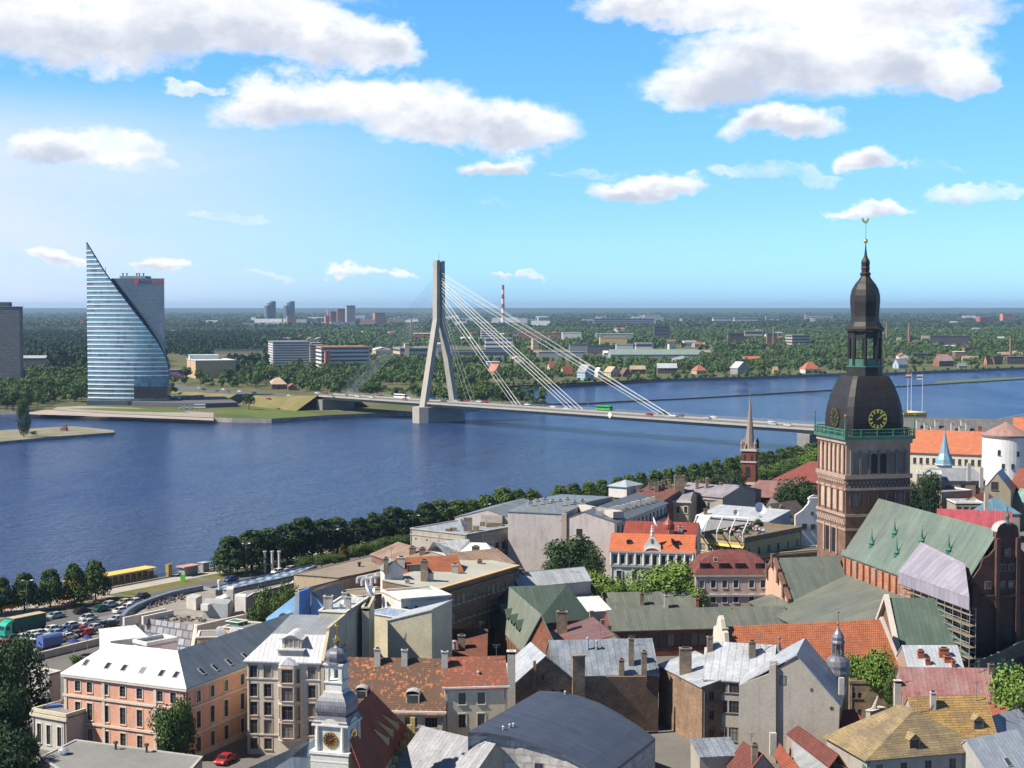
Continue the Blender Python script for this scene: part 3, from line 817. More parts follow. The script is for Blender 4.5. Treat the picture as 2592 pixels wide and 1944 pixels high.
for(xl,xc,xr,yt,yb,th,wm,rm,kd,rh,fl,lab)in((86,130,176,668,758,40,w_cream,r_red,'gable',8,2,'cream house with steep orange roof left of the cables'),(75,80,160,655,690,5,w_white,r_white,'flat',0,1,'white flat roofed house above the steep orange roof'),(535,560,618,684,745,30,w_cream,r_red,'gable',8,1,'house with bright orange roof between two cable bundles'),(455,470,505,658,710,25,w_cream,r_red,'gable',6,1,'little orange roof behind the middle cables'),(640,690,748,672,768,25,w_blue,r_grey,'gable',8,3,'pale blue gabled villa on the far shore'),(750,770,800,690,748,20,w_white,r_white,'gable',5,2,'narrow white gabled house beside the pale blue villa'),(808,850,905,684,748,30,w_cream,r_tan,'gable',6,2,'beige house behind the right cable bundle'),(900,925,982,692,748,20,w_brick,r_brown,'gable',7,2,'dark brick house with brown roof on the far shore'),(965,975,1068,678,730,8,w_brown,r_tan,'gable',4,2,'long low brown house with tan roof on the far shore'),(1136,1142,1262,664,728,6,w_brown,RF('tin',(.55,.57,.6)),'gable',5,2,'brown boathouse with pale tin roof'),(1352,1385,1448,674,730,20,w_cream,r_red,'hip',6,1,'house with orange hipped roof hidden among shore trees'),(1594,1640,1712,654,730,22,w_grey,RF('tin2',(.42,.44,.46)),'gable',7,2,'large grey villa with tin roof by the water'),(1856,1862,1892,684,722,10,W('yel',(.6,.4,.1)),r_tan,'gable',4,1,'small yellow shed by the water'),(2028,2060,2152,654,725,16,w_white,r_red,'hip',8,2,'white villa with broad red hipped roof left of the church spire')):
 FH('shore_house',lab,'house',xl,xc,xr,yt,yb,th,wm,rm,k=10,kind=kd,rh=rh,floors=fl,group='houses along the far shore')
for(xl,xc,xr,yt,yb,th,wm,rm,kd,rh,fl,lab)in((340,420,560,838,975,30,w_blue,r_grey,'gable',7,2,'light blue house right of the church spire by the water'),(610,618,835,762,850,5,w_dark,RF('slate',(.15,.15,.19)),'flat',0,1,'dark flat roofed club house by the far shore'),(915,1000,1210,800,945,25,w_brick,RF('pink',(.33,.27,.27)),'gable',6,2,'red brick house with pale roofs among shore trees'),(1265,1275,1400,895,965,10,w_grey,RF('greenish',(.3,.33,.3)),'gable',4,0,'low grey boat shed by the shore'),(1320,1330,1560,798,880,8,w_cream,r_tan,'gable',3,1,'long tan roofed row among shore trees'),(1640,1680,1740,785,920,40,w_orange,r_rust,'gable',9,2,'tall orange brick gabled house by the green bank'),(1750,1790,1905,800,918,35,w_brick,r_brown,'gable',9,2,'twin of dark brick beside the orange gabled house'),(1825,1832,2190,740,800,3,w_redp,RF('palered',(.5,.35,.3)),'gable',4,1,'long red shed at the foot of the brick chimney'),(1965,1972,2300,805,915,4,w_dark,RF('pale2',(.4,.4,.42)),'flat',0,1,'long dark boathouse cut by the right edge'),(860,870,1425,512,640,5,W('works',(.16,.12,.15)),RF('works',(.2,.15,.17)),'flat',0,4,'long dark brick factory with rows of windows'),(742,750,862,505,590,10,w_cream,RF('dome',(.55,.40,.28)),'hip',6,0,'tan domed hall at the end of the dark factory'),(388,395,462,528,600,10,w_cream,RF('dome',(.5,.4,.3)),'hip',6,0,'small tan domed shed left of the brick chimney'),(460,465,640,536,600,5,w_dark,r_grey,'flat',0,1,'low dark shed between the two brick chimneys'),(1515,1580,1745,238,345,12,w_redp,r_white,'flat',0,6,'red slab block in the woods near the right edge'),(1860,1910,2035,195,330,12,w_orange,r_grey,'flat',0,7,'taller orange ended slab in the woods near the right edge'),(620,625,715,570,615,5,w_white,r_rust,'gable',3,0,'small white house with rust roof under the chimney'),(250,255,390,680,730,6,w_white,r_grey,'gable',4,1,'pale house half hidden right of the spire'),(1080,1085,1260,640,670,4,w_white,r_white,'gable',3,0,'thin white roof among trees before the factory'),(1830,1835,1930,520,580,4,w_white,r_white,'gable',3,0,'white roofed hut right of the factory')):
 FH('shore_house',lab,'house',xl,xc,xr,yt,yb,th,wm,rm,k=14,kind=kd,rh=rh,floors=fl,group='houses beyond the right shore')
rng=random.Random(19)
for i in range(84):
 xn,yn=rng.uniform(60,2580),800+122*rng.random()**.8
 if xn<700 and yn>850 or 1990<xn<2260:continue
 wn=rng.uniform(10,26)*(yn-770)/70
 fl=rng.random()<.4
 FH('far_house','pale little house or shed among the trees beyond the river','house',xn-wn*.3,xn,xn+wn,yn-(yn-778)*rng.uniform(.09,.15),yn,rng.uniform(-8,30),rng.choice((w_white,w_cream,w_white,w_grey,w_brown)),rng.choice((r_white,r_grey,r_rust,r_red,r_tan,r_grey)),k=0,kind='flat' if fl else 'gable',rh=3.5,floors=1 if yn>860 else 0,cols=3,group='little houses beyond the river')
rng=random.Random(11)
m_pale=[W('dist%d'%i,c,streak=0)for i,c in enumerate(((.55,.55,.55),(.42,.43,.46),(.5,.46,.42),(.5,.3,.25)))]
for i in range(64):
 Y=rng.uniform(5200,9000)
 x=rng.uniform(-.27,.30)*Y
 if rng.random()<.5:x=rng.uniform(-.17,.02)*Y
 root=empty('distant_block',(x,Y,FZ),'pale block in the woods below the horizon','apartment block','pale blocks scattered in the far woods')
 w_,h_=rng.uniform(25,110),rng.uniform(13,34)
 mb=MB();mb.box((x,Y,FZ-1),(w_,14,h_),rng.uniform(-.3,.3))
 mb.build('wall',rng.choice(m_pale),root)
 # ---- the glass tower
SY=U(7,900,1318,FZ).y+6
gt=empty('glass_tower',AT(7,880,1318,SY),'tall sail shaped glass office tower with white floor bands on the far bank','office tower')
gt.location.z=FZ
sx=lambda x:AT(7,x,1000,SY).x
xL,xR=sx(604),sx(1172)
mper=.3616/FPX*SY
def arc(s,out=0.0):
 x=xL+(xR-xL)*s
 y=SY-11.0*math.sin(math.pi*(.12+.76*s))+8-out
 return x,y
HP=[(0,1137),(.09,1060),(.24,930),(.475,752),(.715,570),(.86,450),(.955,350),(1.0,250)]
HP=[(s,h*mper)for s,h in HP]
def sail_h(s):
 for(a,ha),(b,hb)in zip(HP,HP[1:]):
  if a<=s<=b:return ha+(hb-ha)*(s-a)/(b-a)
 return HP[-1][1]
m_gl=bpy.data.materials.new('tower_curtain_glass');m_gl.use_nodes=True
def curtain(m,c1,c2,dark,w,h):
 t=m.node_tree;b=t.nodes['Principled BSDF']
 uv=N(t,'ShaderNodeTexCoord').outputs['UV']
 br_=N(t,'ShaderNodeTexBrick',offset=0.0,ins={'Vector':uv,'Scale':1.0,'Brick Width':w,'Row Height':h,'Mortar Size':.05,'Color1':(*c1,1),'Color2':(*c2,1),'Mortar':(.2,.24,.28,1)})
 sx_=N(t,'ShaderNodeSeparateXYZ',ins={0:uv})
 cell=N(t,'ShaderNodeCombineXYZ',ins={0:mth(t,'FLOOR',mth(t,'DIVIDE',sx_.outputs[0],w*1.7)),1:mth(t,'FLOOR',mth(t,'DIVIDE',sx_.outputs[1],h))}).outputs[0]
 wn=N(t,'ShaderNodeTexWhiteNoise',ins={'Vector':cell}).outputs[0]
 big=N(t,'ShaderNodeTexNoise',ins={'Vector':N(t,'ShaderNodeMapping',ins={0:uv,3:(.05,.05,1)}).outputs[0],'Scale':1.0,'Detail':3.0}).outputs[0]
 f=N(t,'ShaderNodeMapRange',ins={0:mth(t,'ADD',wn,mth(t,'MULTIPLY',big,.9)),1:1.05,2:1.75}).outputs[0]
 c=N(t,'ShaderNodeMix',data_type='RGBA',ins={0:f,6:br_.outputs[0],7:(*dark,1)}).outputs[2]
 t.links.new(c,b.inputs['Base Color'])
 b.inputs['Metallic'].default_value=.55
 b.inputs['Roughness'].default_value=.12
curtain(m_gl,(.23,.41,.46),(.18,.33,.40),(.06,.095,.13),1.5,3.37)
m_gl2=bpy.data.materials.new('tower_block_glass');m_gl2.use_nodes=True
curtain(m_gl2,(.085,.125,.165),(.10,.145,.185),(.07,.10,.135),1.5,3.37)
NS=44
mb=MB()
for i in range(NS):
 s0,s1=i/NS,(i+1)/NS
 (x0,y0),(x1,y1)=arc(s0),arc(s1)
 mb.poly([(x0,y0,FZ),(x1,y1,FZ),(x1,y1,FZ+sail_h(s1)),(x0,y0,FZ+sail_h(s0))])
 mb.poly([(x1,y1+2,FZ),(x0,y0+2,FZ),(x0,y0+2,FZ+sail_h(s0)),(x1,y1+2,FZ+sail_h(s1))])
 mb.poly([(x0,y0,FZ+sail_h(s0)),(x1,y1,FZ+sail_h(s1)),(x1,y1+2,FZ+sail_h(s1)),(x0,y0+2,FZ+sail_h(s0))])
mb.poly([(xL,arc(0)[1]+2,FZ),(xL,arc(0)[1],FZ),(xL,arc(0)[1],FZ+HP[0][1]),(xL,arc(0)[1]+2,FZ+HP[0][1])])
o=mb.build('glass_facade',m_gl,gt)
uvl=o.data.uv_layers[0]
for p in o.data.polygons:
 for li in p.loop_indices:
  v_=o.data.vertices[o.data.loops[li].vertex_index].co
  uvl.data[li].uv=(v_.x+100,v_.z)
m_bandw=M('floor_band_white',(.82,.83,.84),rough=.4,var=.05)
z=5.2
while z<118:
 smax=0
 for i in range(201):
  if sail_h(i/200)>z+.2:smax=i/200
 if smax>.02:
  if z<19 and smax>.6:smax=.60
  mb=MB()
  n=max(2,int(NS*smax))
  for i in range(n):
   (x0,y0),(x1,y1)=arc(smax*i/n,.55),arc(smax*(i+1)/n,.55)
   mb.prism([(x0,y0,FZ+z),(x1,y1,FZ+z),(x1,y1+.6,FZ+z),(x0,y0+.6,FZ+z)],.8)
  mb.build('floor_band',m_bandw,gt)
 z+=3.37
mb=MB()
for i in range(NS):
 s0,s1=i/NS,(i+1)/NS
 (x0,y0),(x1,y1)=arc(s0),arc(s1)
 mb.tube((x0,y0+1,FZ+sail_h(s0)),(x1,y1+1,FZ+sail_h(s1)),.7,n=5)
mb.build('edge_coping',M('coping_dark',(.10,.12,.15),rough=.4),gt)
bx0,bx1=sx(775),sx(1147)
bt=AT(7,1000,430,SY+18).z
mb=MB()
mb.prism([(bx0,SY+4,FZ),(bx1,SY+4,FZ),(bx1-8.5,SY+36,FZ),(bx0,SY+36,FZ)],bt-FZ)
mb.build('rear_block',m_gl2,gt)
mb=MB()
mb.prism([(sx(830),SY+6,bt),(sx(1012),SY+6,bt),(sx(1012),SY+25,bt),(sx(830),SY+25,bt)],1.9)
mb.build('plant_storey',M('plant_panel',(.34,.37,.41)),gt)
for x in(840,868,938,956,985):
 mb=MB();mb.lathe((sx(x),SY+12,bt+1.9),[(.5,0),(.5,1.6),(.9,1.7),(.9,2.2)],8)
 mb.build('roof_vent',M('vent_dark',(.16,.18,.22)),gt)
mb=MB();mb.tube((sx(742),SY+2,FZ+sail_h(.24)),(sx(742),SY+2,FZ+sail_h(.24)+4),.3,.15,6)
mb.build('antenna',M('vent_dark',()),gt)
mb=MB()
mb.prism([(sx(945),arc(.6)[1]-1.4,FZ+5.2),(sx(1178),arc(.95)[1]-6.5,FZ+5.2),(sx(1180),SY+6,FZ+5.2),(sx(945),SY+6,FZ+5.2)],9.2)
mb.build('entrance_canopy',M('black_glass',(.018,.02,.03),rough=.15),gt)
mb=MB()
mb.prism([(sx(600),arc(0)[1]-2.5,FZ),(sx(900),arc(.5)[1]-2,FZ),(sx(1180),arc(.95)[1]-2,FZ),(sx(1180),SY+5,FZ),(sx(600),SY+5,FZ)],3.3)
mb.build('plinth',M('plinth_glass',(.06,.075,.10),rough=.25),gt)
def sign(txt,loc,size,mat,parent,ext=.05):
 c=bpy.data.curves.new('sign_letters','FONT')
 c.body=txt;c.size=size;c.extrude=ext;c.align_x='LEFT'
 c.materials.append(mat)
 o=bpy.data.objects.new('sign_letters',c)
 C.objects.link(o)
 o.parent=parent
 o.location=Vector(loc)-wpos(parent)
 o.rotation_euler=(math.pi/2,0,0)
 me=bpy.data.meshes.new_from_object(o.evaluated_get(bpy.context.evaluated_depsgraph_get()))
 if not me.materials:me.materials.append(mat)
 m=bpy.data.objects.new('sign_letters',me);C.objects.link(m)
 m.parent,m.location,m.rotation_euler=parent,o.location,o.rotation_euler
 bpy.data.objects.remove(o)
 return m
m_sred=M('sign_red',(.62,.05,.05),rough=.5,var=.02);m_sdark=M('sign_dark',(.03,.06,.12),rough=.5,var=.02)
sz_=4.1
bz=AT(7,1000,461,SY).z
mb=MB();mb.box((sx(955),SY+3.4,bz-.2),(3.0,.5,3.0));mb.build('sign_emblem',m_sred,gt)
s1=sign('hansa',(sx(974),SY+3.7,bz),sz_,m_sdark,gt)
s2=sign('banka',(sx(974)+9.7,SY+3.7,bz),sz_,m_sred,gt)
# ---- far woods
cars_far=[]
SHORE_POLY=[(p.x,p.y)for p in near+spit[-1:]+far_shore]
def inside(x,y,poly):
 c=False
 j=len(poly)-1
 for i in range(len(poly)):
  xi,yi=poly[i];xj,yj=poly[j]
  if(yi>y)!=(yj>y)and x<(xj-xi)*(y-yi)/(yj-yi)+xi:c=not c
  j=i
 return c
LAND=[(p.x,p.y)for p in near+spit+far_shore+[e+Vector((700,260,0))]]+[(6000,9000),(-6000,9000),(-3000,1100),(near[0].x-900,near[0].y)]
CLEAR=[[px(*p)for p in ps]for ps in([(12,300,740),(12,300,640),(12,800,615),(12,900,575),(12,1860,565),(12,1780,420),(13,0,560),(13,600,590),(13,1000,615),(13,1330,640),(13,1700,660),(13,2120,700),(13,2120,900),(13,380,910)],[(12,230,330),(12,230,255),(12,900,255),(12,900,330)],[(7,1150,1160),(7,1150,960),(7,1640,1000),(7,1480,1150)],[(9,1080,1260),(9,1080,1175),(9,1760,1170),(9,1760,1270)],[(10,0,830),(10,0,790),(10,700,765),(10,1000,760),(10,2212,700),(10,2212,745),(10,700,800)],[(10,400,640),(10,400,585),(10,1380,575),(10,1380,645),(10,800,655)],[(9,1250,985),(9,1250,880),(9,2191,860),(9,2191,960),(9,1500,960)],[(14,240,1070),(14,240,960),(14,2212,910),(14,2212,990)],)]
def blocked(x,y):
 X=1296+x/y*FPX
 Yp=HOR+(CAMZ-FZ)/y*FPX
 for c in CLEAR:
  if inside(X,Yp,c):return True
 for(P,u,v,a,b)in FAR_KEEP:
  d=Vector((x,y,0))-P
  du,dv=d.dot(u),d.dot(v)
  if-4<du<a+4 and-4<dv<b+4:return True
  t=(P.y-1.2)/y
  if y<P.y and P.y-y<0.085*P.y*(0.5 if rng.random()<.3 else 1):
   X0=P.x/P.y;X1=(P+u*a).x/(P+u*a).y;X2=(P+v*b).x/(P+v*b).y
   if min(X0,X1,X2)-.0012<x/y<max(X0,X1,X2)+.0012:return True
 return False
near_trees,mass,darkw=[],[],[]
Y=1090.0
rng=random.Random(17)
while Y<5200:
 step=max(9.0,Y*.0125)
 wd=9.5 if Y<2500 else 12.0
 x=-.36*Y
 while x<.36*Y:
  xx,yy=x+rng.uniform(-4,4),Y+rng.uniform(-.5,.5)*step
  x+=wd*rng.uniform(.75,1.35)
  if not inside(xx,yy,LAND):continue
  if yy<3400 and math.sin(xx*.011+yy*.004)+math.sin(yy*.013-xx*.006+2)>1.1 and xx>-350:continue
  if blocked(xx,yy):continue
  h=rng.uniform(8,15)*(1.0 if yy<2500 else 1.1)
  if xx/yy<-.10 and 1500<yy<2300:h*=1.25
  if xx/yy<-.147-.02*math.sin(yy*.01)and 1750<yy<4300:
   darkw.append((xx,yy,h*1.25,h));continue
  near_shore=xx>0 and yy<1750
  if near_shore:h*=.8
  (near_trees if yy<2600 else mass).append((xx,yy,h,h*rng.uniform(.7,1.05)))
 Y+=step
for p0,p1,n,hh in((U(9,1100,1215,FZ),U(9,1760,1250,FZ),26,4),(U(9,1800,1285,FZ),U(10,440,908,FZ),22,2.6),(U(10,0,815,FZ),U(10,700,788,FZ),26,4.5),(U(10,700,785,FZ),U(10,2212,733,FZ),44,5),(U(14,240,1040,FZ),U(14,2100,985,FZ),18,4)):
 for i in range(n):
  p=p0.lerp(p1,(i+rng.random())/n)
  near_trees.append((p.x,p.y+rng.uniform(0,8),hh*rng.uniform(.6,1.5),hh*rng.uniform(1.0,1.8)))
for(k,x,y,h,w_)in((13,535,775,13,11),(12,1870,500,12,11),(14,1490,1010,17,18),(14,640,1035,11,7),(10,1690,755,11,8),(10,1250,765,12,10),(10,1800,748,9,8),(12,140,680,15,15),(12,240,690,11,10),(10,1010,775,11,9),(10,410,805,8,7),(9,1100,1225,10,12),(9,960,1215,12,12)):
 p=U(k,x,y,FZ)
 near_trees.insert(0,(p.x,p.y,h,w_))
for i in range(60):
 p=U(12,rng.uniform(-60,930),rng.uniform(400,600),FZ)
 near_trees.append((p.x,p.y,rng.uniform(10,15),rng.uniform(9,13)))
near_trees.sort(key=lambda a:-a[2]/a[1])
LEAFV=[m_leaffar,M('leaf_far_dark',(.018,.042,.014),'leaf',col2=(.048,.085,.026),rough=.8,spec=.1,var=.1),M('leaf_far_pale',(.045,.075,.018),'leaf',col2=(.11,.155,.045),rough=.8,spec=.1,var=.1)]
for i,(x,y,h,w_)in enumerate(near_trees[:280]):
 mt=LEAFV[min(2,int(rng.random()*3.0))]if rng.random()<.6 else LEAFV[0]
 small=h<6
 plant('round','far%d'%(i%3),x,y,FZ,h,w_,'green bush on the far river bank' if small else 'leafy tree on the far river bank','bushes on the far bank' if small else 'trees on the far bank',rng.uniform(0,6.28),'bush' if small else 'tree',mt)
rest=near_trees[280:]
def forest(name,pts,n,size,mat,seed):
 r=np.random.RandomState(seed)
 T=[crown(seed*10+i,n,size,'round',7)for i in range(8)]
 Vs,Fs,Ts,off=[],[],[],0
 for i,(x,y,h,w_)in enumerate(pts):
  V,F,tn=T[i%8]
  a=r.uniform(0,6.28)
  ca_,sa_=math.cos(a)*w_,math.sin(a)*w_
  Q=np.stack([V[:,0]*ca_-V[:,1]*sa_+x,V[:,0]*sa_+V[:,1]*ca_+y,V[:,2]*h+FZ],1)
  Vs.append(Q);Fs.append(F+off);Ts.append(np.clip(tn*.6+r.uniform(-.1,.5),0,1));off+=len(Q)
 o=np_mesh(name,np.concatenate(Vs),np.concatenate(Fs),mat,None,np.concatenate(Ts))
 return tag(o,kind='stuff')
forest('woods',rest,150,.075,m_leaffar,3)
forest('woods',mass,60,.13,m_leaffar,4)
forest('woods',darkw,110,.10,M('leaf_wood_dark',(.010,.026,.012),'leaf',col2=(.030,.058,.022),rough=.8,spec=.1,var=.1),6)
clumps=[]
Y=5200.0
while Y<15500:
 x=-.36*Y
 while x<.36*Y:
  x+=rng.uniform(14,34)*(Y/6500)
  if rng.random()<.14:continue
  clumps.append((x,Y+rng.uniform(-40,40),rng.uniform(11,21)*(.75+Y/20000),rng.uniform(24,46)*(Y/6500)))
 Y+=Y*.017
forest('woods',clumps,40,.16,LEAFV[1],5)
print('trees',len(near_trees),len(mass),len(clumps))
pp=U(12,255,965,1.6)
plant('poplar','pop0',pp.x,pp.y,1.5,AT(12,240,552,pp.y).z-1.5,8.5,'tall dark poplar standing alone on the paved islet',None,.3,'poplar_tree',m_leaf)
pp=U(12,690,895,1.6)
st=MB()
st.prism([(pp.x-2,pp.y-1,1.5),(pp.x+1.5,pp.y-1.2,1.5),(pp.x+2,pp.y+1.4,1.5),(pp.x-1.4,pp.y+1.4,1.5)],2.2)
st.prism([(pp.x-.4,pp.y-.9,3.7),(pp.x+1.4,pp.y-.9,3.7),(pp.x+1.5,pp.y+.9,3.7),(pp.x-.3,pp.y+1,3.7)],1.8)
tag(st.build('stone_sculpture',M('red_granite',(.30,.15,.11))),'reddish stone sculpture on the paved islet','sculpture')
pp=U(12,365,945,1.6)
plant('round','far1',pp.x,pp.y,1.5,3.2,6,'low round bush beside the poplar on the islet',None,0,'bush')
# ---- old town: builders
VIEWS.update({15:(0,1380,400/2212),16:(0,1644,400/2212),17:(280,1420,400/2212),18:(580,1580,480/2188),19:(640,1360,400/2212),20:(1000,1240,400/2212),21:(1440,1180,400/2212),22:(1840,1100,400/2212)})
V2=lambda p:Vector((p[0],p[1],0))
def q3(k,A,B,C_,ze):
 a,b,c=(V2(U(k,*p,ze))for p in(A,B,C_))
 u=a-b
 v=c-b
 L=v.length
 u1=u.normalized()
 w=v-u1*v.dot(u1)
 w.normalize()
 bis=(v.normalized()+w).normalized()
 w=bis if abs(bis.dot(u1))<.15 else w
 v=w*L
 return[a,b,b+v,a+v]
def qd(k,A,B,ze,depth):
 a,b=V2(U(k,*A,ze)),V2(U(k,*B,ze))
 d=(b-a).normalized()
 n=Vector((-d.y,d.x,0))*depth
 return[a,b,b+n,a+n]
def axis_quad(p,ux,L,Wd):
 u=Vector((ux[0],ux[1],0)).normalized()
 v=Vector((-u.y,u.x,0))
 p=V2(p)
 return[p,p+u*L,p+u*L+v*Wd,p+v*Wd]
m_frame=M('window_frame',(.55,.53,.48),rough=.6,var=.1)
m_framed=M('window_frame_dark',(.10,.09,.08),rough=.6,var=.1)
m_trim=M('stone_trim',(.62,.60,.55),rough=.85,var=.12,streak=.2)
WIN={}
m_dpipe=M('downpipe_grey',(.22,.22,.21),rough=.5)
arng=random.Random(77)
def window(parent,p,th,w,h,trim=None,frame=None,depth=.16,mull=1,rows=2,sill=True,arch=False):
 key=(round(w,2),round(h,2),trim.name if trim else 0,frame.name if frame else 0,mull,rows,sill)
 if key not in WIN:
  mb=MB()
  f=frame or m_frame
  t=.09
  def bx(x0,x1,z0,z1,y0,y1,mi):
   mb.prism([(x0,y0,z0),(x1,y0,z0),(x1,y1,z0),(x0,y1,z0)],z1-z0,mi)
  y0,y1=depth-.05,depth+.03
  bx(-w/2,-w/2+t,0,h,y0,y1,0);bx(w/2-t,w/2,0,h,y0,y1,0)
  bx(-w/2+t,w/2-t,0,t,y0,y1,0);bx(-w/2+t,w/2-t,h-t,h,y0,y1,0)
  for i in range(mull):
   x=-w/2+w*(i+1)/(mull+1)
   bx(x-.04,x+.04,t,h-t,y0+.004,y1,0)
  for i in range(rows-1):
   z=h*(.62 if rows==2 else(i+1)/rows)
   bx(-w/2+t,w/2-t,z-.035,z+.035,y0+.008,y1,0)
  if trim:
   e=.17
   bx(-w/2-e,-w/2-.003,-.02,h+e,-.07,.03,1);bx(w/2+.003,w/2+e,-.02,h+e,-.07,.03,1)
   bx(-w/2-.002,w/2+.002,h+.003,h+e+.04,-.09,.03,1)
  if sill:bx(-w/2-.14,w/2+.14,-.14,-.03,-.16,.05,1 if trim else 0)
  o=mb.build('window',[f,trim or f],None,loc=(0,0,0))
  pm=MB()
  pm.poly([(-w/2+t,depth,t),(w/2-t,depth,t),(w/2-t,depth,h-t),(-w/2+t,depth,h-t)])
  po=pm.build('pane',m_win,None,loc=(0,0,0))
  WIN[key]=(o.data,po.data)
  bpy.data.objects.remove(o);bpy.data.objects.remove(po)
 o=bpy.data.objects.new('window',WIN[key][0]);C.objects.link(o)
 o.parent=parent
 o.location=Vector(p)-wpos(parent)
 o.rotation_euler=(0,0,th)
 g=bpy.data.objects.new('pane',WIN[key][1]);C.objects.link(g)
 g.parent=o
 return o
def t_at(P0,P1,k,x):
 r=(px(k,x,0)[0]-1296)/FPX
 d=P1-P0
 den=d.x-r*d.y
 return(r*P0.y-P0.x)/den*d.length if abs(den)>1e-6 else 0
def facade(mb,parent,P0,P1,z0,ze,rows=(),cols=None,w=1.1,trim=None,frame=None,mull=1,wrows=2,depth=.16,sill=True,holes=()):
 """wall from P0 (left) to P1 (right) with real openings; rows: (window top below the eave, height)"""
 P0,P1=V2(P0),V2(P1)
 d=P1-P0
 L=d.length
 d=d/L
 n=Vector((d.y,-d.x,0))
 th=math.atan2(d.y,d.x)
 ops=[tuple(h)+(0,)for h in holes]
 if rows and cols is not None:
  if isinstance(cols,int):xs=[(i+.5)/cols*L for i in range(cols)]
  elif cols and cols[0]=='px':xs=[t_at(P0,P1,cols[1],x)for x in cols[2]]
  else:xs=[c*L for c in cols]
  if L>5:
   for xx in(.35,L-.35):
    pb=MB();c_=P0+d*xx+n*.1;pb.tube((c_.x,c_.y,z0),(c_.x,c_.y,ze-.2),.07,n=6);pb.build('downpipe',m_dpipe,parent)
  for x in xs:
   if x<w/2+.1 or x>L-w/2-.1:continue
   for(top,h)in rows:
    v1=ze-top
    if v1-h>z0+.1:ops.append((x-w/2,x+w/2,v1-h,v1,1))
 us=sorted({0,L}|{o[0]for o in ops}|{o[1]for o in ops})
 vs=sorted({z0,ze}|{o[2]for o in ops}|{o[3]for o in ops})
 P=lambda u,v,y=0:(P0.x+d.x*u-n.x*y,P0.y+d.y*u-n.y*y,v)
 for u0,u1 in zip(us,us[1:]):
  if u1-u0<1e-4:continue
  for v0,v1 in zip(vs,vs[1:]):
   if v1-v0<1e-4:continue
   cu,cv=(u0+u1)/2,(v0+v1)/2
   if any(o[0]<cu<o[1]and o[2]<cv<o[3]for o in ops):continue
   mb.poly([P(u0,v0),P(u1,v0),P(u1,v1),P(u0,v1)])
 for(u0,u1,v0,v1,real)in ops:
  D_=depth+.06
  mb.poly([P(u0,v0),P(u0,v1),P(u0,v1,D_),P(u0,v0,D_)][::-1])
  mb.poly([P(u1,v0),P(u1,v0,D_),P(u1,v1,D_),P(u1,v1)][::-1])
  mb.poly([P(u0,v1),P(u1,v1),P(u1,v1,D_),P(u0,v1,D_)][::-1])
  mb.poly([P(u0,v0),P(u0,v0,D_),P(u1,v0,D_),P(u1,v0)][::-1])
  if real:window(parent,P((u0+u1)/2,v0),th,u1-u0,v1-v0,trim,frame,depth,mull,wrows,sill)
  else:mb.poly([P(u0,v0,D_),P(u1,v0,D_),P(u1,v1,D_),P(u0,v1,D_)])
def band(mb,P0,P1,z,h=.3,out=.15,mi=0,e=0.0):
 P0,P1=V2(P0),V2(P1)
 d=(P1-P0).normalized()
 n=Vector((d.y,-d.x,0))
 a,b=P0-d*e,P1+d*e
 mb.prism([(*(a+n*out).xy,z),(*(b+n*out).xy,z),(*(b-n*.02).xy,z),(*(a-n*.02).xy,z)],h,mi)
def ray_hit(polys,k,x,y):
 o=Vector((0,0,CAMZ));d=ray(k,x,y)
 best=None
 for pl in polys:
  n=(pl[1]-pl[0]).cross(pl[2]-pl[0])
  if n.length<1e-9:continue
  n.normalize()
  if abs(n.dot(d))<1e-6:continue
  t=(pl[0]-o).dot(n)/d.dot(n)
  if t<=0:continue
  p=o+d*t
  s=None;ok=True
  for i in range(len(pl)):
   e=pl[(i+1)%len(pl)]-pl[i]
   c=e.cross(p-pl[i]).dot(n)
   if abs(c)<1e-6:continue
   if s is None:s=c>0
   elif(c>0)!=s:ok=False;break
  if ok and(best is None or t<best[0]):best=(t,p,n if n.z>0 else-n)
 return best
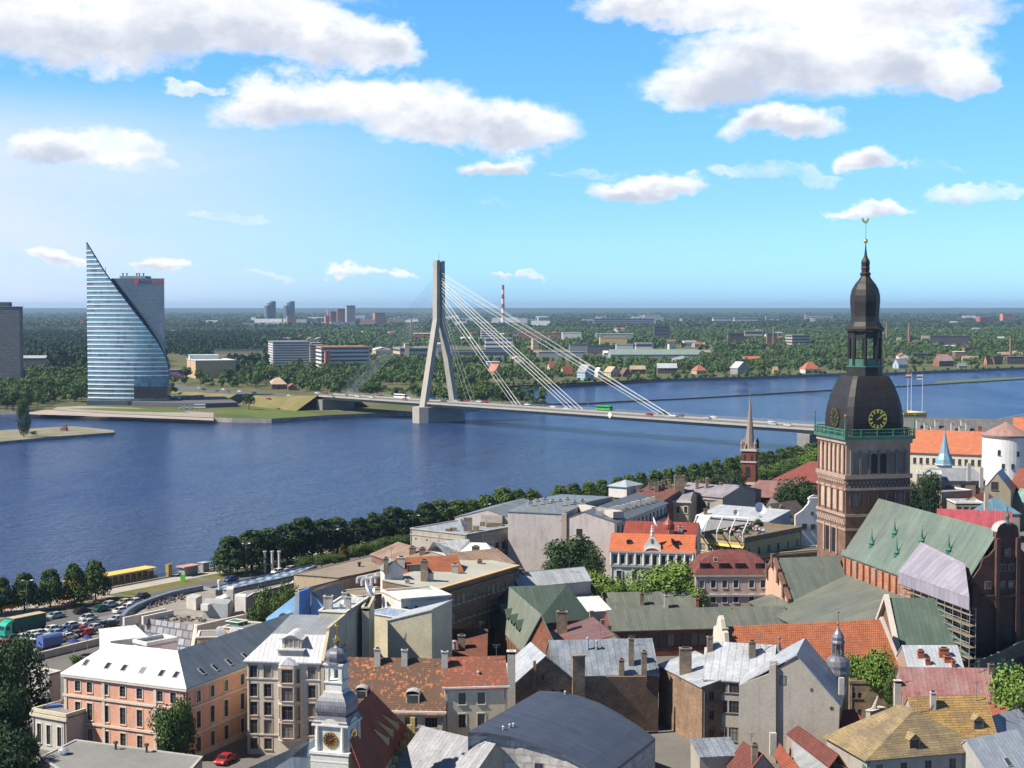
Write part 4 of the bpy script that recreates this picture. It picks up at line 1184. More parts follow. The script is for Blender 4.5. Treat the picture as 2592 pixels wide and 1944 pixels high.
class B:
 def __init__(s,name,label,cat,quad,z0,ze,wall,roofm,group=None):
  s.q=[V2(p)for p in quad]
  c=sum(s.q,Vector())/len(s.q)
  s.root=empty(name,(c.x,c.y,z0),label,cat,group)
  s.z0,s.ze,s.wall,s.roofm=z0,ze,wall,roofm
  s.mb=MB();s.rb=MB();s.tb=MB();s.polys=[];s.done=set();s.trim=m_trim;s.roof_o=None
 def face(s,i,**kw):
  a,b=s.q[i],s.q[(i+1)%len(s.q)]
  s.done.add(i)
  z1=kw.pop('z1',s.ze);z0=kw.pop('z0',s.z0)
  facade(s.mb,s.root,a,b,z0,z1,**kw)
  return s
 def bands(s,faces,zs,h=.3,out=.18):
  for i in faces:
   for z in zs:band(s.tb,s.q[i],s.q[(i+1)%len(s.q)],z,h,out,e=out)
  return s
 def slope(s,pts,t=.18):
  pts=[Vector(p)for p in pts]
  s.polys.append(pts)
  s.rb.slab(pts,t)
 def roof(s,kind,h=3.0,o=.35,og=.15,f=.5,par=.5,inset=None,h2=.8):
  q,ze=s.q,s.ze
  n=len(q)
  Z=lambda p,z:Vector((p.x,p.y,z))
  if kind=='flat':
   s.polys.append([Z(p,ze)for p in q])
   s.rb.prism([Z(p,ze-.35)for p in q],.35+.003)
   if par>0:
    for i in range(n):
     a,b=q[i],q[(i+1)%n]
     d=(b-a).normalized();nn=Vector((d.y,-d.x,0))
     s.tb.prism([Z(a+nn*.12-d*.1,ze+.004),Z(b+nn*.12+d*.1,ze+.004),Z(b-nn*.3+d*.1,ze+.004),Z(a-nn*.3-d*.1,ze+.004)],par+.001*i)
  elif kind in('gable0','gable1'):
   k=0 if kind=='gable0' else 1
   a,b,c,d=q[k],q[(k+1)%4],q[(k+2)%4],q[(k+3)%4]
   u=(b-a).normalized();v=(d-a);W_=v.length;v=v/W_
   r0,r1=a+v*W_*f,b+v*W_*f
   s1,s2=h/(W_*f),h/(W_*(1-f))
   s.slope([Z(a-v*o-u*og,ze-o*s1),Z(b-v*o+u*og,ze-o*s1),Z(r1+u*og,ze+h),Z(r0-u*og,ze+h)])
   s.slope([Z(c+v*o+u*og,ze-o*s2),Z(d+v*o-u*og,ze-o*s2),Z(r0-u*og,ze+h),Z(r1+u*og,ze+h)])
   s.mb.poly([Z(b,ze),Z(c,ze),Z(r1,ze+h-.1)]);s.mb.poly([Z(d,ze),Z(a,ze),Z(r0,ze+h-.1)])
  elif kind in('hip0','hip1'):
   k=0 if kind=='hip0' else 1
   a,b,c,d=q[k],q[(k+1)%4],q[(k+2)%4],q[(k+3)%4]
   u=(b-a).normalized();v=(d-a);W_=v.length;v=v/W_
   i_=inset if inset is not None else W_/2
   a,b,c,d=a-u*o-v*o,b+u*o-v*o,c+u*o+v*o,d-u*o+v*o
   r0,r1=a.lerp(d,.5)+u*(i_+o),b.lerp(c,.5)-u*(i_+o)
   P_=[Z(p,ze)for p in(a,b,c,d)]
   r0,r1=Z(r0,ze+h),Z(r1,ze+h)
   for pl in([P_[0],P_[1],r1,r0],[P_[1],P_[2],r1],[P_[2],P_[3],r0,r1],[P_[3],P_[0],r0]):s.slope(pl)
  elif kind=='pyr':
   c=sum(q,Vector())/n
   for i in range(n):
    a,b=q[i],q[(i+1)%n]
    a2,b2=a+(a-c).normalized()*o,b+(b-c).normalized()*o
    s.slope([Z(a2,ze),Z(b2,ze),Z(c,ze+h)])
  elif kind=='mans':
   c=sum(q,Vector())/n
   ins=inset or 1.5
   q0=[p+(p-c).normalized()*o for p in q]
   q1=[]
   for i in range(n):
    d0=(q[i]-q[i-1]).normalized();d1=(q[(i+1)%n]-q[i]).normalized()
    n0,n1=Vector((-d0.y,d0.x,0)),Vector((-d1.y,d1.x,0))
    q1.append(q[i]+(n0+n1)*ins)
   for i in range(n):
    j=(i+1)%n
    s.slope([Z(q0[i],ze),Z(q0[j],ze),Z(q1[j],ze+h),Z(q1[i],ze+h)],.1)
   c1=sum(q1,Vector())/n
   L0,L1=(q1[1]-q1[0]).length,(q1[2]-q1[1]).length
   k=0 if L0>=L1 else 1
   a,b,c_,d=[q1[(k+i)%4]for i in range(4)]
   u=(b-a).normalized();W_=(d-a).length
   r0,r1=Z(a.lerp(d,.5)+u*W_/2,ze+h+h2),Z(b.lerp(c_,.5)-u*W_/2,ze+h+h2)
   T_=[Z(p,ze+h+.01)for p in(a,b,c_,d)]
   for pl in([T_[0],T_[1],r1,r0],[T_[1],T_[2],r1],[T_[2],T_[3],r0,r1],[T_[3],T_[0],r0]):s.slope(pl,.08)
  elif kind.startswith('shed'):
   k=int(kind[4:])
   a,b,c,d=[q[(k+i)%4]for i in range(4)]
   v=(d-a);W_=v.length;v=v/W_;u=(b-a).normalized();sl=h/W_
   s.slope([Z(a-v*o-u*og,ze-o*sl),Z(b-v*o+u*og,ze-o*sl),Z(c+u*og+v*.1,ze+h),Z(d-u*og+v*.1,ze+h)])
   s.mb.poly([Z(b,ze),Z(c,ze),Z(c,ze+h)]);s.mb.poly([Z(d,ze),Z(a,ze),Z(d,ze+h)]);s.mb.poly([Z(c,ze),Z(d,ze),Z(d,ze+h),Z(c,ze+h)])
  return s
 def end(s,trimm=None):
  for i in range(len(s.q)):
   if i not in s.done:facade(s.mb,s.root,s.q[i],s.q[(i+1)%len(s.q)],s.z0,s.ze)
  s.wall_o=s.mb.build('wall',s.wall,s.root)if s.mb.v else None
  if s.rb.v:s.roof_o=s.rb.build('roof',s.roofm,s.root)
  if s.roof_o and s.polys and len(s.q)==4 and arng.random()<.75:
   pl=max(s.polys,key=lambda p:max(v.z for v in p));p=max(pl,key=lambda v:v.z).lerp(sum(pl,Vector())/len(pl),arng.uniform(.25,.5))
   ab=MB();h=arng.uniform(1.8,3.2);ab.tube(p-Vector((0,0,.4)),p+Vector((0,0,h)),.045,n=4)
   for j in range(3):ab.tube(p+Vector((-.7+j*.15,-.1,h-.25*j)),p+Vector((.7-j*.15,.1,h-.25*j)),.03,n=4)
   ab.build('aerial',m_dpipe,s.roof_o)
  if s.tb.v:s.trim_o=s.tb.build('cornice',trimm or s.trim,s.root)
  return s
 def chim(s,k,x,ytop,ybase,w=.9,d=.7,mat=None,rz=0.0,cap=True,name='chimney'):
  hh=ray_hit(s.polys,k,x,ybase)
  if not hh:
   return s
  p=hh[1]
  zt=AT(k,x,ytop,p.y).z
  h=max(.5,zt-p.z)
  mb=MB()
  mb.box((p.x,p.y,p.z-1.2),(w,d,h+1.2-(.12 if cap else 0)),rz)
  if cap:
   mb.box((p.x,p.y,p.z+h-.12),(w+.18,d+.18,.14),rz)
   mb.box((p.x,p.y,p.z+h+.022),(w*.55,d*.55,.22),rz,1)
  mb.build(name,[mat or m_chim,m_soot],s.roof_o or s.root)
  return s
 def vent(s,k,x,ytop,ybase,r=.16,mat=None):
  hh=ray_hit(s.polys,k,x,ybase)
  if not hh:return s
  p=hh[1];h=max(.4,AT(k,x,ytop,p.y).z-p.z)
  mb=MB()
  mb.lathe((p.x,p.y,p.z-.3),[(r,0),(r,h+.1),(r*1.8,h+.12),(r*1.6,h+.3),(r*.3,h+.42)],8)
  mb.build('vent',mat or m_zinc,s.roof_o or s.root)
  return s
 def skylight(s,k,x,y,w=.8,h=1.2):
  hh=ray_hit(s.polys,k,x,y)
  if not hh:return s
  p,n=hh[1],hh[2]
  u=Vector((-n.y,n.x,0)).normalized();v=n.cross(u)
  mb=MB()
  c=p+n*.10
  P_=[c-u*w/2-v*h/2,c+u*w/2-v*h/2,c+u*w/2+v*h/2,c-u*w/2+v*h/2]
  for i in range(4):
   j=(i+1)%4
   mb.poly([P_[i]-n*.25,P_[j]-n*.25,P_[j],P_[i]],0)
  mb.poly(P_,0)
  Q=[c+(a-c)*.82+n*.012 for a in P_]
  mb.poly(Q,1)
  mb.build('skylight',[m_zinc,m_win],s.roof_o or s.root)
  return s
 def dormer(s,k,x,y,w=1.6,h=1.5,kind='shed',wall=None,roofm=None):
  hh=ray_hit(s.polys,k,x,y)
  if not hh:return s
  p,n=hh[1],hh[2]
  out=Vector((n.x,n.y,0)).normalized()
  u=Vector((-out.y,out.x,0))
  dep=h*n.z/math.hypot(n.x,n.y)+.3
  dep=min(dep,4)
  z0,z1=p.z-.3,p.z+h
  A=lambda a,b,z:Vector((p.x+u.x*a+out.x*b,p.y+u.y*a+out.y*b,z))
  mb=MB()
  mb.poly([A(-w/2,0,z0),A(w/2,0,z0),A(w/2,0,z1),A(-w/2,0,z1)])
  mb.poly([A(w/2,0,z0),A(w/2,-dep,z0),A(w/2,-dep,z1),A(w/2,0,z1)])
  mb.poly([A(-w/2,-dep,z0),A(-w/2,0,z0),A(-w/2,0,z1),A(-w/2,-dep,z1)])
  if kind=='gable':mb.poly([A(-w/2,0,z1),A(w/2,0,z1),A(0,0,z1+w*.42)])
  dm=mb.build('dormer',wall or s.wall,s.roof_o or s.root)
  rb=MB();e=.15
  if kind=='shed':rb.slab([A(-w/2-e,e*2,z1),A(w/2+e,e*2,z1),A(w/2+e,-dep-.8,z1+.25),A(-w/2-e,-dep-.8,z1+.25)],.1)
  elif kind=='gable':
   zz=z1+w*.42+.1
   rb.slab([A(-w/2-e,e,z1-.08),A(0,e,zz),A(0,-dep-1,zz),A(-w/2-e,-dep-1,z1-.08)][::-1],.08)
   rb.slab([A(0,e,zz),A(w/2+e,e,z1-.08),A(w/2+e,-dep-1,z1-.08),A(0,-dep-1,zz)][::-1],.08)
  else:
   for i in range(6):
    a0,a1=math.pi*i/6,math.pi*(i+1)/6
    rb.slab([A(-math.cos(a0)*(w/2+e),e,z1+math.sin(a0)*w*.3),A(-math.cos(a1)*(w/2+e),e,z1+math.sin(a1)*w*.3),A(-math.cos(a1)*(w/2+e),-dep-1,z1+math.sin(a1)*w*.3),A(-math.cos(a0)*(w/2+e),-dep-1,z1+math.sin(a0)*w*.3)][::-1],.08)
  rb2=MB()
  rb2.poly([A(-w/2+.2,.03,p.z+.05),A(w/2-.2,.03,p.z+.05),A(w/2-.2,.03,z1-.15),A(-w/2+.2,.03,z1-.15)])
  for src,m_i in((rb,1),(rb2,2)):
   off=len(mb.v);mb.v+=src.v;mb.f+=[tuple(i+off for i in f)for f in src.f];mb.m+=[m_i]*len(src.f)
  bpy.data.objects.remove(dm)
  mb.build('dormer',[wall or s.wall,roofm or s.roofm,m_win],s.roof_o or s.root)
  return s
def PL(name,c,**k):return M('plaster_'+name,c,**{**dict(scale=.25,streak=.5,var=.22,rough=.92,bump=.1,patch=.8),**k})
def TILE(name,c,c2,**k):return M('tile_'+name,c,**{**dict(kind='tile',col2=c2,size=(.3,.42),patch=.22,scale=.5,rough=.85,bump=.5,mort=(.35,.3,.28)),**k})
def SEAM(name,c,**k):return M('seam_'+name,c,**{**dict(kind='seam',size=(.75,2.0),scale=.35,rough=.45,metal=.0,spec=.5,var=.22,streak=.15),**k})
def BRK(name,c,c2,**k):return M('brick_'+name,c,**{**dict(kind='brick',col2=c2,size=(.55,.22),patch=.3,scale=.45,rough=.95,streak=.3,mort=(.72,.66,.58)),**k})
m_chim=BRK('chimney',(.34,.27,.20),(.22,.17,.13))
m_chimw=PL('chimney_pale',(.52,.49,.44))
m_soot=M('soot',(.04,.04,.04),rough=1)
m_zinc=M('zinc',(.42,.44,.46),rough=.4,var=.2)
m_white_p=M('white_paint',())
m_gold=M('gilding',(.85,.58,.13),rough=.25,metal=1.0,var=.05)
# ---- left part of the old town
pl_pink,pl_cream,pl_beige=PL('pink',(.70,.37,.265)),PL('cream',(.60,.555,.45)),PL('beige',(.53,.46,.32))
pl_pink2=PL('orange',(.62,.27,.10))
s_white=SEAM('white',(.80,.80,.79),rough=.3,var=.08,seam=.12,streak=.0)
s_blue=SEAM('blue',(.16,.20,.255),rough=.35)
s_pale=SEAM('pale',(.60,.61,.63),rough=.4,var=.15)
s_grey=SEAM('grey',(.33,.35,.37))
s_dark=SEAM('dark',(.13,.14,.155))
f_grey=M('felt_grey',(.22,.22,.22),col2=(.17,.17,.17),scale=.12,rough=.95)
f_brown=M('felt_brown',(.26,.21,.165),col2=(.20,.165,.13),scale=.1,rough=.95,streak=.25)
ZE=17.0
E0,E1=U(1,400,745,ZE),U(1,1155,838,ZE)
E2d=(U(1,1530,692,ZE)-E1).normalized();u_=(E0-E1).normalized()
v_=Vector((-u_.y,u_.x,0));v_=v_ if v_.dot(E2d)>0 else-v_
v_=(v_+E2d).normalized()
hw=5.6
L1=(E0-E1).length
L2=62.0
E0=E1+u_*L1;E2=E1+v_*L2
b=B('pink_house','long salmon pink three storey corner house with white and blue sheet metal roof','house',[E0,E1,E2,E2+u_*hw*2,E1+u_*hw*2+v_*hw*2,E0+v_*hw*2],GZ,ZE,pl_pink,s_white)
trimp=PL('pinktrim',(.66,.56,.47));b.trim=trimp
b.face(0,rows=[(1.05,1.7),(4.5,2.75),(8.7,2.2)],cols=('px',1,[455,530,632,737,843,972,1055,1115]),w=1.12,trim=trimp,frame=m_framed,wrows=3)
b.face(1,rows=[(1.2,1.8),(4.5,2.75),(8.7,2.4)],cols=('px',1,[1213,1300,1387,1490,1560,1640,1720,1800]),w=1.15,trim=trimp,frame=m_framed,wrows=3)
b.bands([0,1],[ZE-.55],.5,.4);b.bands([0,1],[ZE-3.75,ZE-8.05],.35,.25);b.bands([0,1],[GZ],.9,.12)
hr=4.3
Zr=lambda p,z:Vector((p.x,p.y,z))
R0=E0-u_*5.0+v_*hw;R1=E1+u_*hw+v_*hw;R2=E2+u_*hw
o=.45
e0,e1,e2=E0+u_*o-v_*o,E1-u_*o-v_*o,E2-u_*o
b.slope([Zr(e0,ZE),Zr(e1,ZE),Zr(R1,ZE+hr),Zr(R0,ZE+hr)])
b.slope([Zr(E0+u_*o+v_*(2*hw+o),ZE),Zr(e0,ZE),Zr(R0,ZE+hr)])
b.slope([Zr(E1+u_*hw*2+v_*(2*hw),ZE),Zr(E0+v_*(2*hw),ZE),Zr(R0,ZE+hr),Zr(R1,ZE+hr)])
b.slope([Zr(E2+u_*2*hw,ZE),Zr(E1+u_*hw*2+v_*(2*hw),ZE),Zr(R1,ZE+hr),Zr(R2,ZE+hr)])
b.end()
rb=MB()
rb.slab([Zr(e1,ZE),Zr(e2,ZE),Zr(R2,ZE+hr),Zr(R1,ZE+hr)],.18)
b.polys.append([Zr(e1,ZE),Zr(e2,ZE),Zr(R2,ZE+hr),Zr(R1,ZE+hr)])
o_=rb.build('wing_roof',s_blue,b.root)  # sunlit slopes white, wing slope dark blue: sun and shade put into colour
recolor_w=o_
for x,y in((535,682),(670,702),(772,715),(885,730),(1005,748),(1095,758),(1255,735),(1338,712),(1425,678),(1525,640)):b.skylight(1,x,y,.95,1.5)
mb=MB()
for t in(0,(E0-E1).length*.745,(E0-E1).length*.32):
 p=E0-u_*t
 a=V2(p)-v_*.16
 q_=a-u_*.55
 mb.prism([(*a.xy,GZ),(*q_.xy,GZ),(*(q_+v_*.14).xy,GZ),(*(a+v_*.14).xy,GZ)],ZE-GZ-.6)
mb.build('pilaster',trimp,b.root)
ZC=20.3
A_,B_=V2(U(18,205,415,ZC)),V2(U(18,1075,440,ZC))
d_=(B_-A_).normalized();n_=Vector((-d_.y,d_.x,0))
b=B('cream_house','tall cream town house with central bay and pale sheet metal mansard roof','house',[A_,B_,B_+n_*15,A_+n_*15],GZ,ZC,pl_cream,s_pale)
tr2=PL('creamtrim',(.52,.40,.32));b.trim=PL('creamband',(.66,.61,.51))
b.face(0,rows=[(.8,2.0),(3.75,2.1),(6.7,2.15),(9.6,2.3),(12.6,1.8)],cols=('px',18,[250,415,930]),w=1.25,trim=tr2,frame=m_framed,wrows=2)
b.bands([0,1,3],[ZC-.4],.4,.35);b.bands([0],[ZC-3.0,ZC-9.1-3],.22,.15)
wy=lambda x:A_+d_*t_at(A_,B_,18,x)
pa,pb=wy(535),wy(820)
bay=[pa,pa+d_*.75-n_*.95,pb-d_*1.2-n_*.95,pb]
for i,(c0,c1)in enumerate(zip(bay,bay[1:])):
 facade(b.mb,b.root,c0,c1,GZ+2.6,ZC-.5,rows=[(.6,2.2),(3.55,2.2),(6.5,2.3),(9.4,2.3)],cols=1,w=(.42,1.85,.6)[i],trim=tr2,frame=m_framed,mull=1 if i==1 else 0)
b.mb.prism([(*p.xy,GZ+2.5)for p in bay],.1)
z_=lambda p,z:Vector((p.x,p.y,z))
q_=b.q;ins=n_*3.4
f0,f1=q_[0]-n_*.5-d_*.5,q_[1]-n_*.5
t0,t1=q_[0]+ins+d_*3.2,q_[1]+ins
b.slope([z_(f0,ZC),z_(f1,ZC),z_(t1,ZC+3.7),z_(t0,ZC+3.7)],.2)
b.slope([z_(q_[3]-d_*.5,ZC),z_(f0,ZC),z_(t0,ZC+3.7),z_(q_[3]+d_*3.2,ZC+3.7)],.2)
b.end()
mb=MB();mb.slab([z_(t0,ZC+3.72),z_(t1,ZC+3.72),z_(q_[2],ZC+4.6),z_(q_[3]+d_*3.2,ZC+4.6)],.2);mb.build('upper_roof',s_grey,b.root)
mb=MB();mb.prism([z_(q_[1]-n_*.3-d_*.15,GZ),z_(q_[1]-n_*.3+d_*.35,GZ),z_(q_[1]+ins+d_*.35,GZ),z_(q_[1]+ins-d_*.15,GZ)],ZC-GZ+.3)
a_,c_=q_[1]-n_*.3,q_[1]+ins;mb.slab([z_(a_-d_*.15,ZC+.3),z_(a_+d_*.35,ZC+.3),z_(c_+d_*.35,ZC+4.3),z_(c_-d_*.15,ZC+4.3)],1.2)
mb.prism([z_(c_-d_*.15,ZC-1),z_(c_+d_*.35,ZC-1),z_(q_[2]+d_*.35,ZC-1),z_(q_[2]-d_*.15,ZC-1)],5.9);mb.build('fire_wall',pl_beige,b.root)
mb=MB()
cb=(bay[1]+bay[2])/2+n_*.3
pts=[p+(p-cb)*.12 for p in bay]
for i in range(3):mb.poly([(*pts[i].xy,ZC-.45),(*pts[i+1].xy,ZC-.45),(cb.x,cb.y,ZC+.9)])
mb.build('bay_roof',s_pale,b.root)
pm=(pa+pb)/2+n_*1.2
mb=MB()
th_=math.atan2(d_.y,d_.x)
mb.box((pm.x+n_.x*.6,pm.y+n_.y*.6,ZC),(4.1,3.0,1.7),th_,0)
mb.box((pm.x+n_.x*.5,pm.y+n_.y*.5,ZC+1.72),(4.6,3.5,.16),th_,1)
mb.box((pm.x+n_.x*1.3,pm.y+n_.y*1.3,ZC+1.9),(3.2,2.8,1.6),th_,0)
P_=lambda a,c,z:(pm.x+d_.x*a+n_.x*c,pm.y+d_.y*a+n_.y*c,ZC+z)
N_=10
zf=lambda i:3.45+.65*max(0,math.cos((i/N_-.5)*math.pi*1.15))**1.6
for i in range(N_):
 a0,a1=-2.05+4.1*i/N_,-2.05+4.1*(i+1)/N_
 mb.slab([P_(a0,-.45,zf(i)),P_(a1,-.45,zf(i+1)),P_(a1,4.4,zf(i+1)+.2),P_(a0,4.4,zf(i)+.2)],.1,1)
 if abs(a0)<1.6:mb.poly([P_(a0,-.09,3.3),P_(a1,-.09,3.3),P_(a1,-.09,zf(i+1)),P_(a0,-.09,zf(i))],0)
mb.poly([P_(-1.2,-.125,2.15),P_(1.2,-.125,2.15),P_(1.2,-.125,3.35),P_(-1.2,-.125,3.35)],2)
for x in(-1.2,-.4,.35,1.15):mb.box((pm.x+d_.x*x-n_.x*.15,pm.y+d_.y*x-n_.y*.15,ZC+2.1),(.12,.08,1.3),th_,0)
mb.build('dormer',[pl_cream,s_pale,m_win],b.roof_o)
P=[U(1,x,y,11.2)for x,y in((250,1272),(420,1385),(900,1560),(1075,1480),(1258,1270),(470,1165))]
b=B('flat_roof_block','low block with dark grey felt roof in the lower left corner','house',P,GZ,11.2,PL('greyblock',(.36,.34,.32)),f_grey)
b.roof('flat',par=.14);b.end(PL('coping',(.42,.42,.41)))
mb=MB()
p=U(1,395,1248,11.3);mb.lathe((p.x,p.y,11.2),[(.5,0),(.5,.35),(.85,.4),(.8,.75),(.45,1.0),(.1,1.1)],12)
mb.build('vent_dome',M('aluminium',(.75,.77,.8),rough=.25,metal=.6,var=.1),b.root)
for x,y,hh in((720,1222,.9),(912,1240,1.0)):
 mb=MB();p=U(1,x,y,11.2);mb.lathe((p.x,p.y,11.2),[(.18,0),(.18,hh),(.4,hh+.05),(.35,hh+.3),(.1,hh+.4)],10)
 mb.build('vent',M('soot_pipe',(.06,.06,.06),rough=.7),b.root)
b=B('concrete_block','plain grey concrete block behind the pink house','house',q3(16,(440,305),(690,345),(905,335),14.0),GZ,14.0,PL('concrete',(.46,.45,.43),streak=.5),M('felt_pale',(.36,.34,.31),scale=.2))
b.roof('flat',par=.12);b.end()
P=[U(16,x,y,14.02)for x,y in((440,300),(905,330),(1010,200),(760,120),(480,215))]
q_=qd(16,(455,865),(925,950),11.0,11)
b=B('classical_wing','low cream classical wing with cornice and arched doors left of the pink house','house',q_,GZ,11.0,PL('wing',(.50,.47,.42)),f_grey)
b.face(0,rows=[(1.8,3.2)],cols=[.2,.48,.80],w=.95,trim=m_trim,frame=m_framed)
b.bands([0],[10.35],.5,.35);b.roof('flat',par=.55);b.end(PL('wingtrim',(.60,.55,.43)))
mb=MB();c=U(16,735,790,11.2);mb.box((c.x,c.y,11.1),(2.6,1.4,.35),.4);mb.build('skylight',M('skylight_blue',(.10,.22,.50),rough=.2),b.root)
q_=qd(1,(700,560),(905,520),17.5,5.0)
b=B('white_shed','white sheet metal shed roof between pink house and modern hall','house',qd(17,(0,1110),(505,1050),18.2,6),GZ,18.2,PL('whiteshed',(.7,.68,.66)),s_white)
b.roof('shed0',h=1.0);b.end()
b=B('white_shed','short white lean-to with sloping top beside the modern hall','house',qd(17,(510,1190),(930,1110),19.0,4),GZ,19.0,PL('whiteshed',()),s_grey)
b.roof('flat',par=.6);b.end(PL('whiteshed',()))
ZM=17.5
C0,C1=U(17,170,795,ZM),U(17,390,1025,ZM-3.2)
curve=[U(17,x,y,ZM)for x,y in((190,770),(260,690),(370,620),(520,555),(700,490),(880,435),(1060,395),(1300,350))]
right=[U(17,x,y,ZM)for x,y in((1890,740),(1205,895),(1190,905))]
P=[U(17,170,795,ZM),U(17,440,775,ZM),U(17,860,690,ZM)]
floor=[U(17,175,790,ZM-1),U(17,445,775,ZM-1),U(17,1190,905,ZM-1),U(17,1890,735,ZM-1),U(17,1890,495,ZM-1),U(17,1300,350,ZM-1)]+[U(17,x,y,ZM-1)for x,y in((1060,395),(880,435),(700,490),(520,555),(370,620),(260,690))]
b=B('modern_hall','low modern concrete hall with curved zinc parapet and glass front','hall',floor,GZ,ZM-1,PL('fairface',(.36,.34,.31),streak=.3),M('gravel_roof',(.29,.265,.235),col2=(.19,.175,.155),scale=.35,rough=1))
b.roof('flat',par=0)
mb=MB()
for a,c in zip(curve,curve[1:]):
 d=(c-a).normalized();n=Vector((d.y,-d.x,0))
 mb.prism([Zr(a,ZM-1.8),Zr(c,ZM-1.8),Zr(c-n*.9,ZM-1.8),Zr(a-n*.9,ZM-1.8)][::1],1.9)
b.end()
mb.build('parapet',SEAM('parapet',(.20,.23,.26),rough=.35),b.root)
m_cop=PL('halledge',(.68,.62,.55),streak=.1)
def beam(pts,w,h,mat,name,parent):
 mb=MB()
 for a,c in zip(pts,pts[1:]):
  d=(c-a);d.z=0;d.normalize();n=Vector((-d.y,d.x,0))*w/2
  lo=lambda p:p-Vector((0,0,h))
  mb.poly([a-n,c-n,c+n,a+n]);mb.poly([lo(a)+n,lo(c)+n,lo(c)-n,lo(a)-n])
  mb.poly([lo(a)-n,lo(c)-n,c-n,a-n]);mb.poly([a+n,c+n,lo(c)+n,lo(a)+n])
  mb.poly([a-n,a+n,lo(a)+n,lo(a)-n]);mb.poly([c+n,c-n,lo(c)-n,lo(c)+n])
 return mb.build(name,mat,parent)
beam([U(17,180,790,ZM+.2),U(17,770,665,ZM+.2)],.5,1.6,m_cop,'upstand',b.root)
beam([U(17,445,775,ZM+.2),U(17,870,685,ZM+.2)],.5,1.6,m_cop,'upstand',b.root)
beam([U(17,1195,900,ZM+.4),U(17,1890,740,ZM+.4)],.5,2.4,m_cop,'upstand',b.root)
g0,g1=U(17,440,790,ZM-.4),U(17,1195,905,ZM-.4)
dn=Vector((0,0,-6));fw=(g1-g0).normalized();fn=Vector((fw.y,-fw.x,0))*1.6
mb=MB();mb.poly([g0+fn+dn,g1+fn+dn,g1,g0]);
mb.build('glass_front',M('glass_front',(.50,.38,.28),'rows',col2=(.36,.39,.43),size=(1.7,1.5),mort=(.3,.28,.27),scale=.12,rough=.2,spec=.6),b.root)
beam([g0+Vector((0,0,.3)),g0+fn+dn],.7,.7,m_cop,'front_frame',b.root);beam([g1+Vector((0,0,.3)),g1+fn+dn],.8,.7,m_cop,'front_frame',b.root)
hz_=ZM-.98
def rbox(k,pts,z0,h,mat,name,parent):
 P=[U(k,x,y,z0)for x,y in pts]
 ar=sum(P[i].x*P[(i+1)%len(P)].y-P[(i+1)%len(P)].x*P[i].y for i in range(len(P)))
 mb=MB();mb.prism(P if ar>0 else P[::-1],h)
 return mb.build(name,mat,parent)
rbox(17,((1060,665),(1195,690),(1280,640),(1150,620)),hz_,2.4,M('kiosk',(.52,.49,.44)),'stair_box',b.root)
mb=MB();a,c=U(17,1125,668,hz_),U(17,1205,682,hz_);n=Vector((0,-.04,0))
mb.poly([a+n+Vector((0,0,.15)),c+n+Vector((0,0,.15)),c+n+Vector((0,0,2.1)),a+n+Vector((0,0,2.1))]);mb.build('orange_panel',M('orange_panel',(.75,.17,.03),rough=.5),b.root)
rbox(17,((1290,790),(1640,810),(1700,740),(1340,715)),hz_,2.9,M('zinc_box',(.36,.38,.38),streak=.2),'plant_box',b.root)
rbox(17,((1260,690),(1360,700),(1700,560),(1600,540)),hz_+1.6,1.2,PL('whitebeam',(.62,.60,.57)),'roof_beam',b.root)
rbox(17,((1620,690),(1715,690),(1735,640),(1630,640)),hz_,4.2,PL('whitebeam',()),'duct',b.root)
rbox(17,((1740,720),(1890,735),(1905,690),(1760,680)),hz_,3.3,PL('whitewall',(.66,.62,.6)),'stair_head',b.root)
mb=MB();p=U(17,1520,478,hz_)
mb.box((p.x,p.y,hz_),(1.3,1.2,1.15));mb.build('flue_base',M('flue_dark',(.06,.06,.07),rough=.5),b.root)
mb=MB();mb.lathe((p.x,p.y,hz_+1.1),[(.26,0),(.26,1.3),(.36,1.35),(.36,2.1),(.1,2.2)],10);mb.build('flue',M('white_paint',()),b.root)
rng=random.Random(9)
mb=MB()
for i in range(150):
 x=rng.uniform(520,1050);y=650-(x-520)*.26+rng.uniform(-45,25)
 if i>80:x,y=rng.uniform(500,1330),0;y=790+(x-500)*.05+rng.uniform(-30,45)
 p=U(17,x,y,hz_)
 mb.box((p.x,p.y,hz_),(rng.uniform(.2,.7),rng.uniform(.2,.5),rng.uniform(.1,.5)),rng.uniform(0,3))
tag(mb.build('roof_rubble',M('rubble',(.17,.15,.14)),b.root),kind='stuff')
ZG=11.0
gr=[U(17,1085,445,ZG),U(17,1265,490,ZG),U(19,560,545,ZG),U(19,900,400,ZG),U(19,830,390,ZG)]
g_=B('glazed_gallery','long low gallery with pale blue glazed roof along the quay street','gallery',[gr[0],gr[1],gr[2],gr[3],gr[4]],GZ,ZG,PL('gallery',(.30,.29,.28)),M('blue_glazing',(.26,.34,.42),'rows',col2=(.38,.46,.52),size=(2.2,5),patch=.3,mort=(.12,.15,.2),scale=.2,rough=.22,spec=.7))
g_.roof('flat',par=.18);g_.end(M('gutter_dark',(.06,.07,.09),rough=.5))
gq=[U(17,1700,500,10.2),U(17,1890,498,10.2),U(19,560,640,10.2),U(19,560,548,10.2)]
b=B('felt_annex','grey felt roof strip below the glazed gallery','house',[V2(p)for p in(U(17,1720,480,10),U(17,1900,510,10),U(19,0,790,10),U(19,560,640,10),U(19,575,550,10))],GZ,10,PL('annex',(.25,.24,.23)),f_grey)
b.roof('flat',par=.1);b.end()
ZB=19.0
b=B('brown_roof_hall','large hall with sloping brown felt roof and bare beige end wall','house',[V2(U(19,x,y,ZB))for x,y in((575,520),(1210,570),(1560,500),(2260,330),(1930,198))],GZ,ZB,PL('bare_beige',(.52,.41,.28)),f_brown)
b.roof('flat',par=.12);b.end(f_brown)
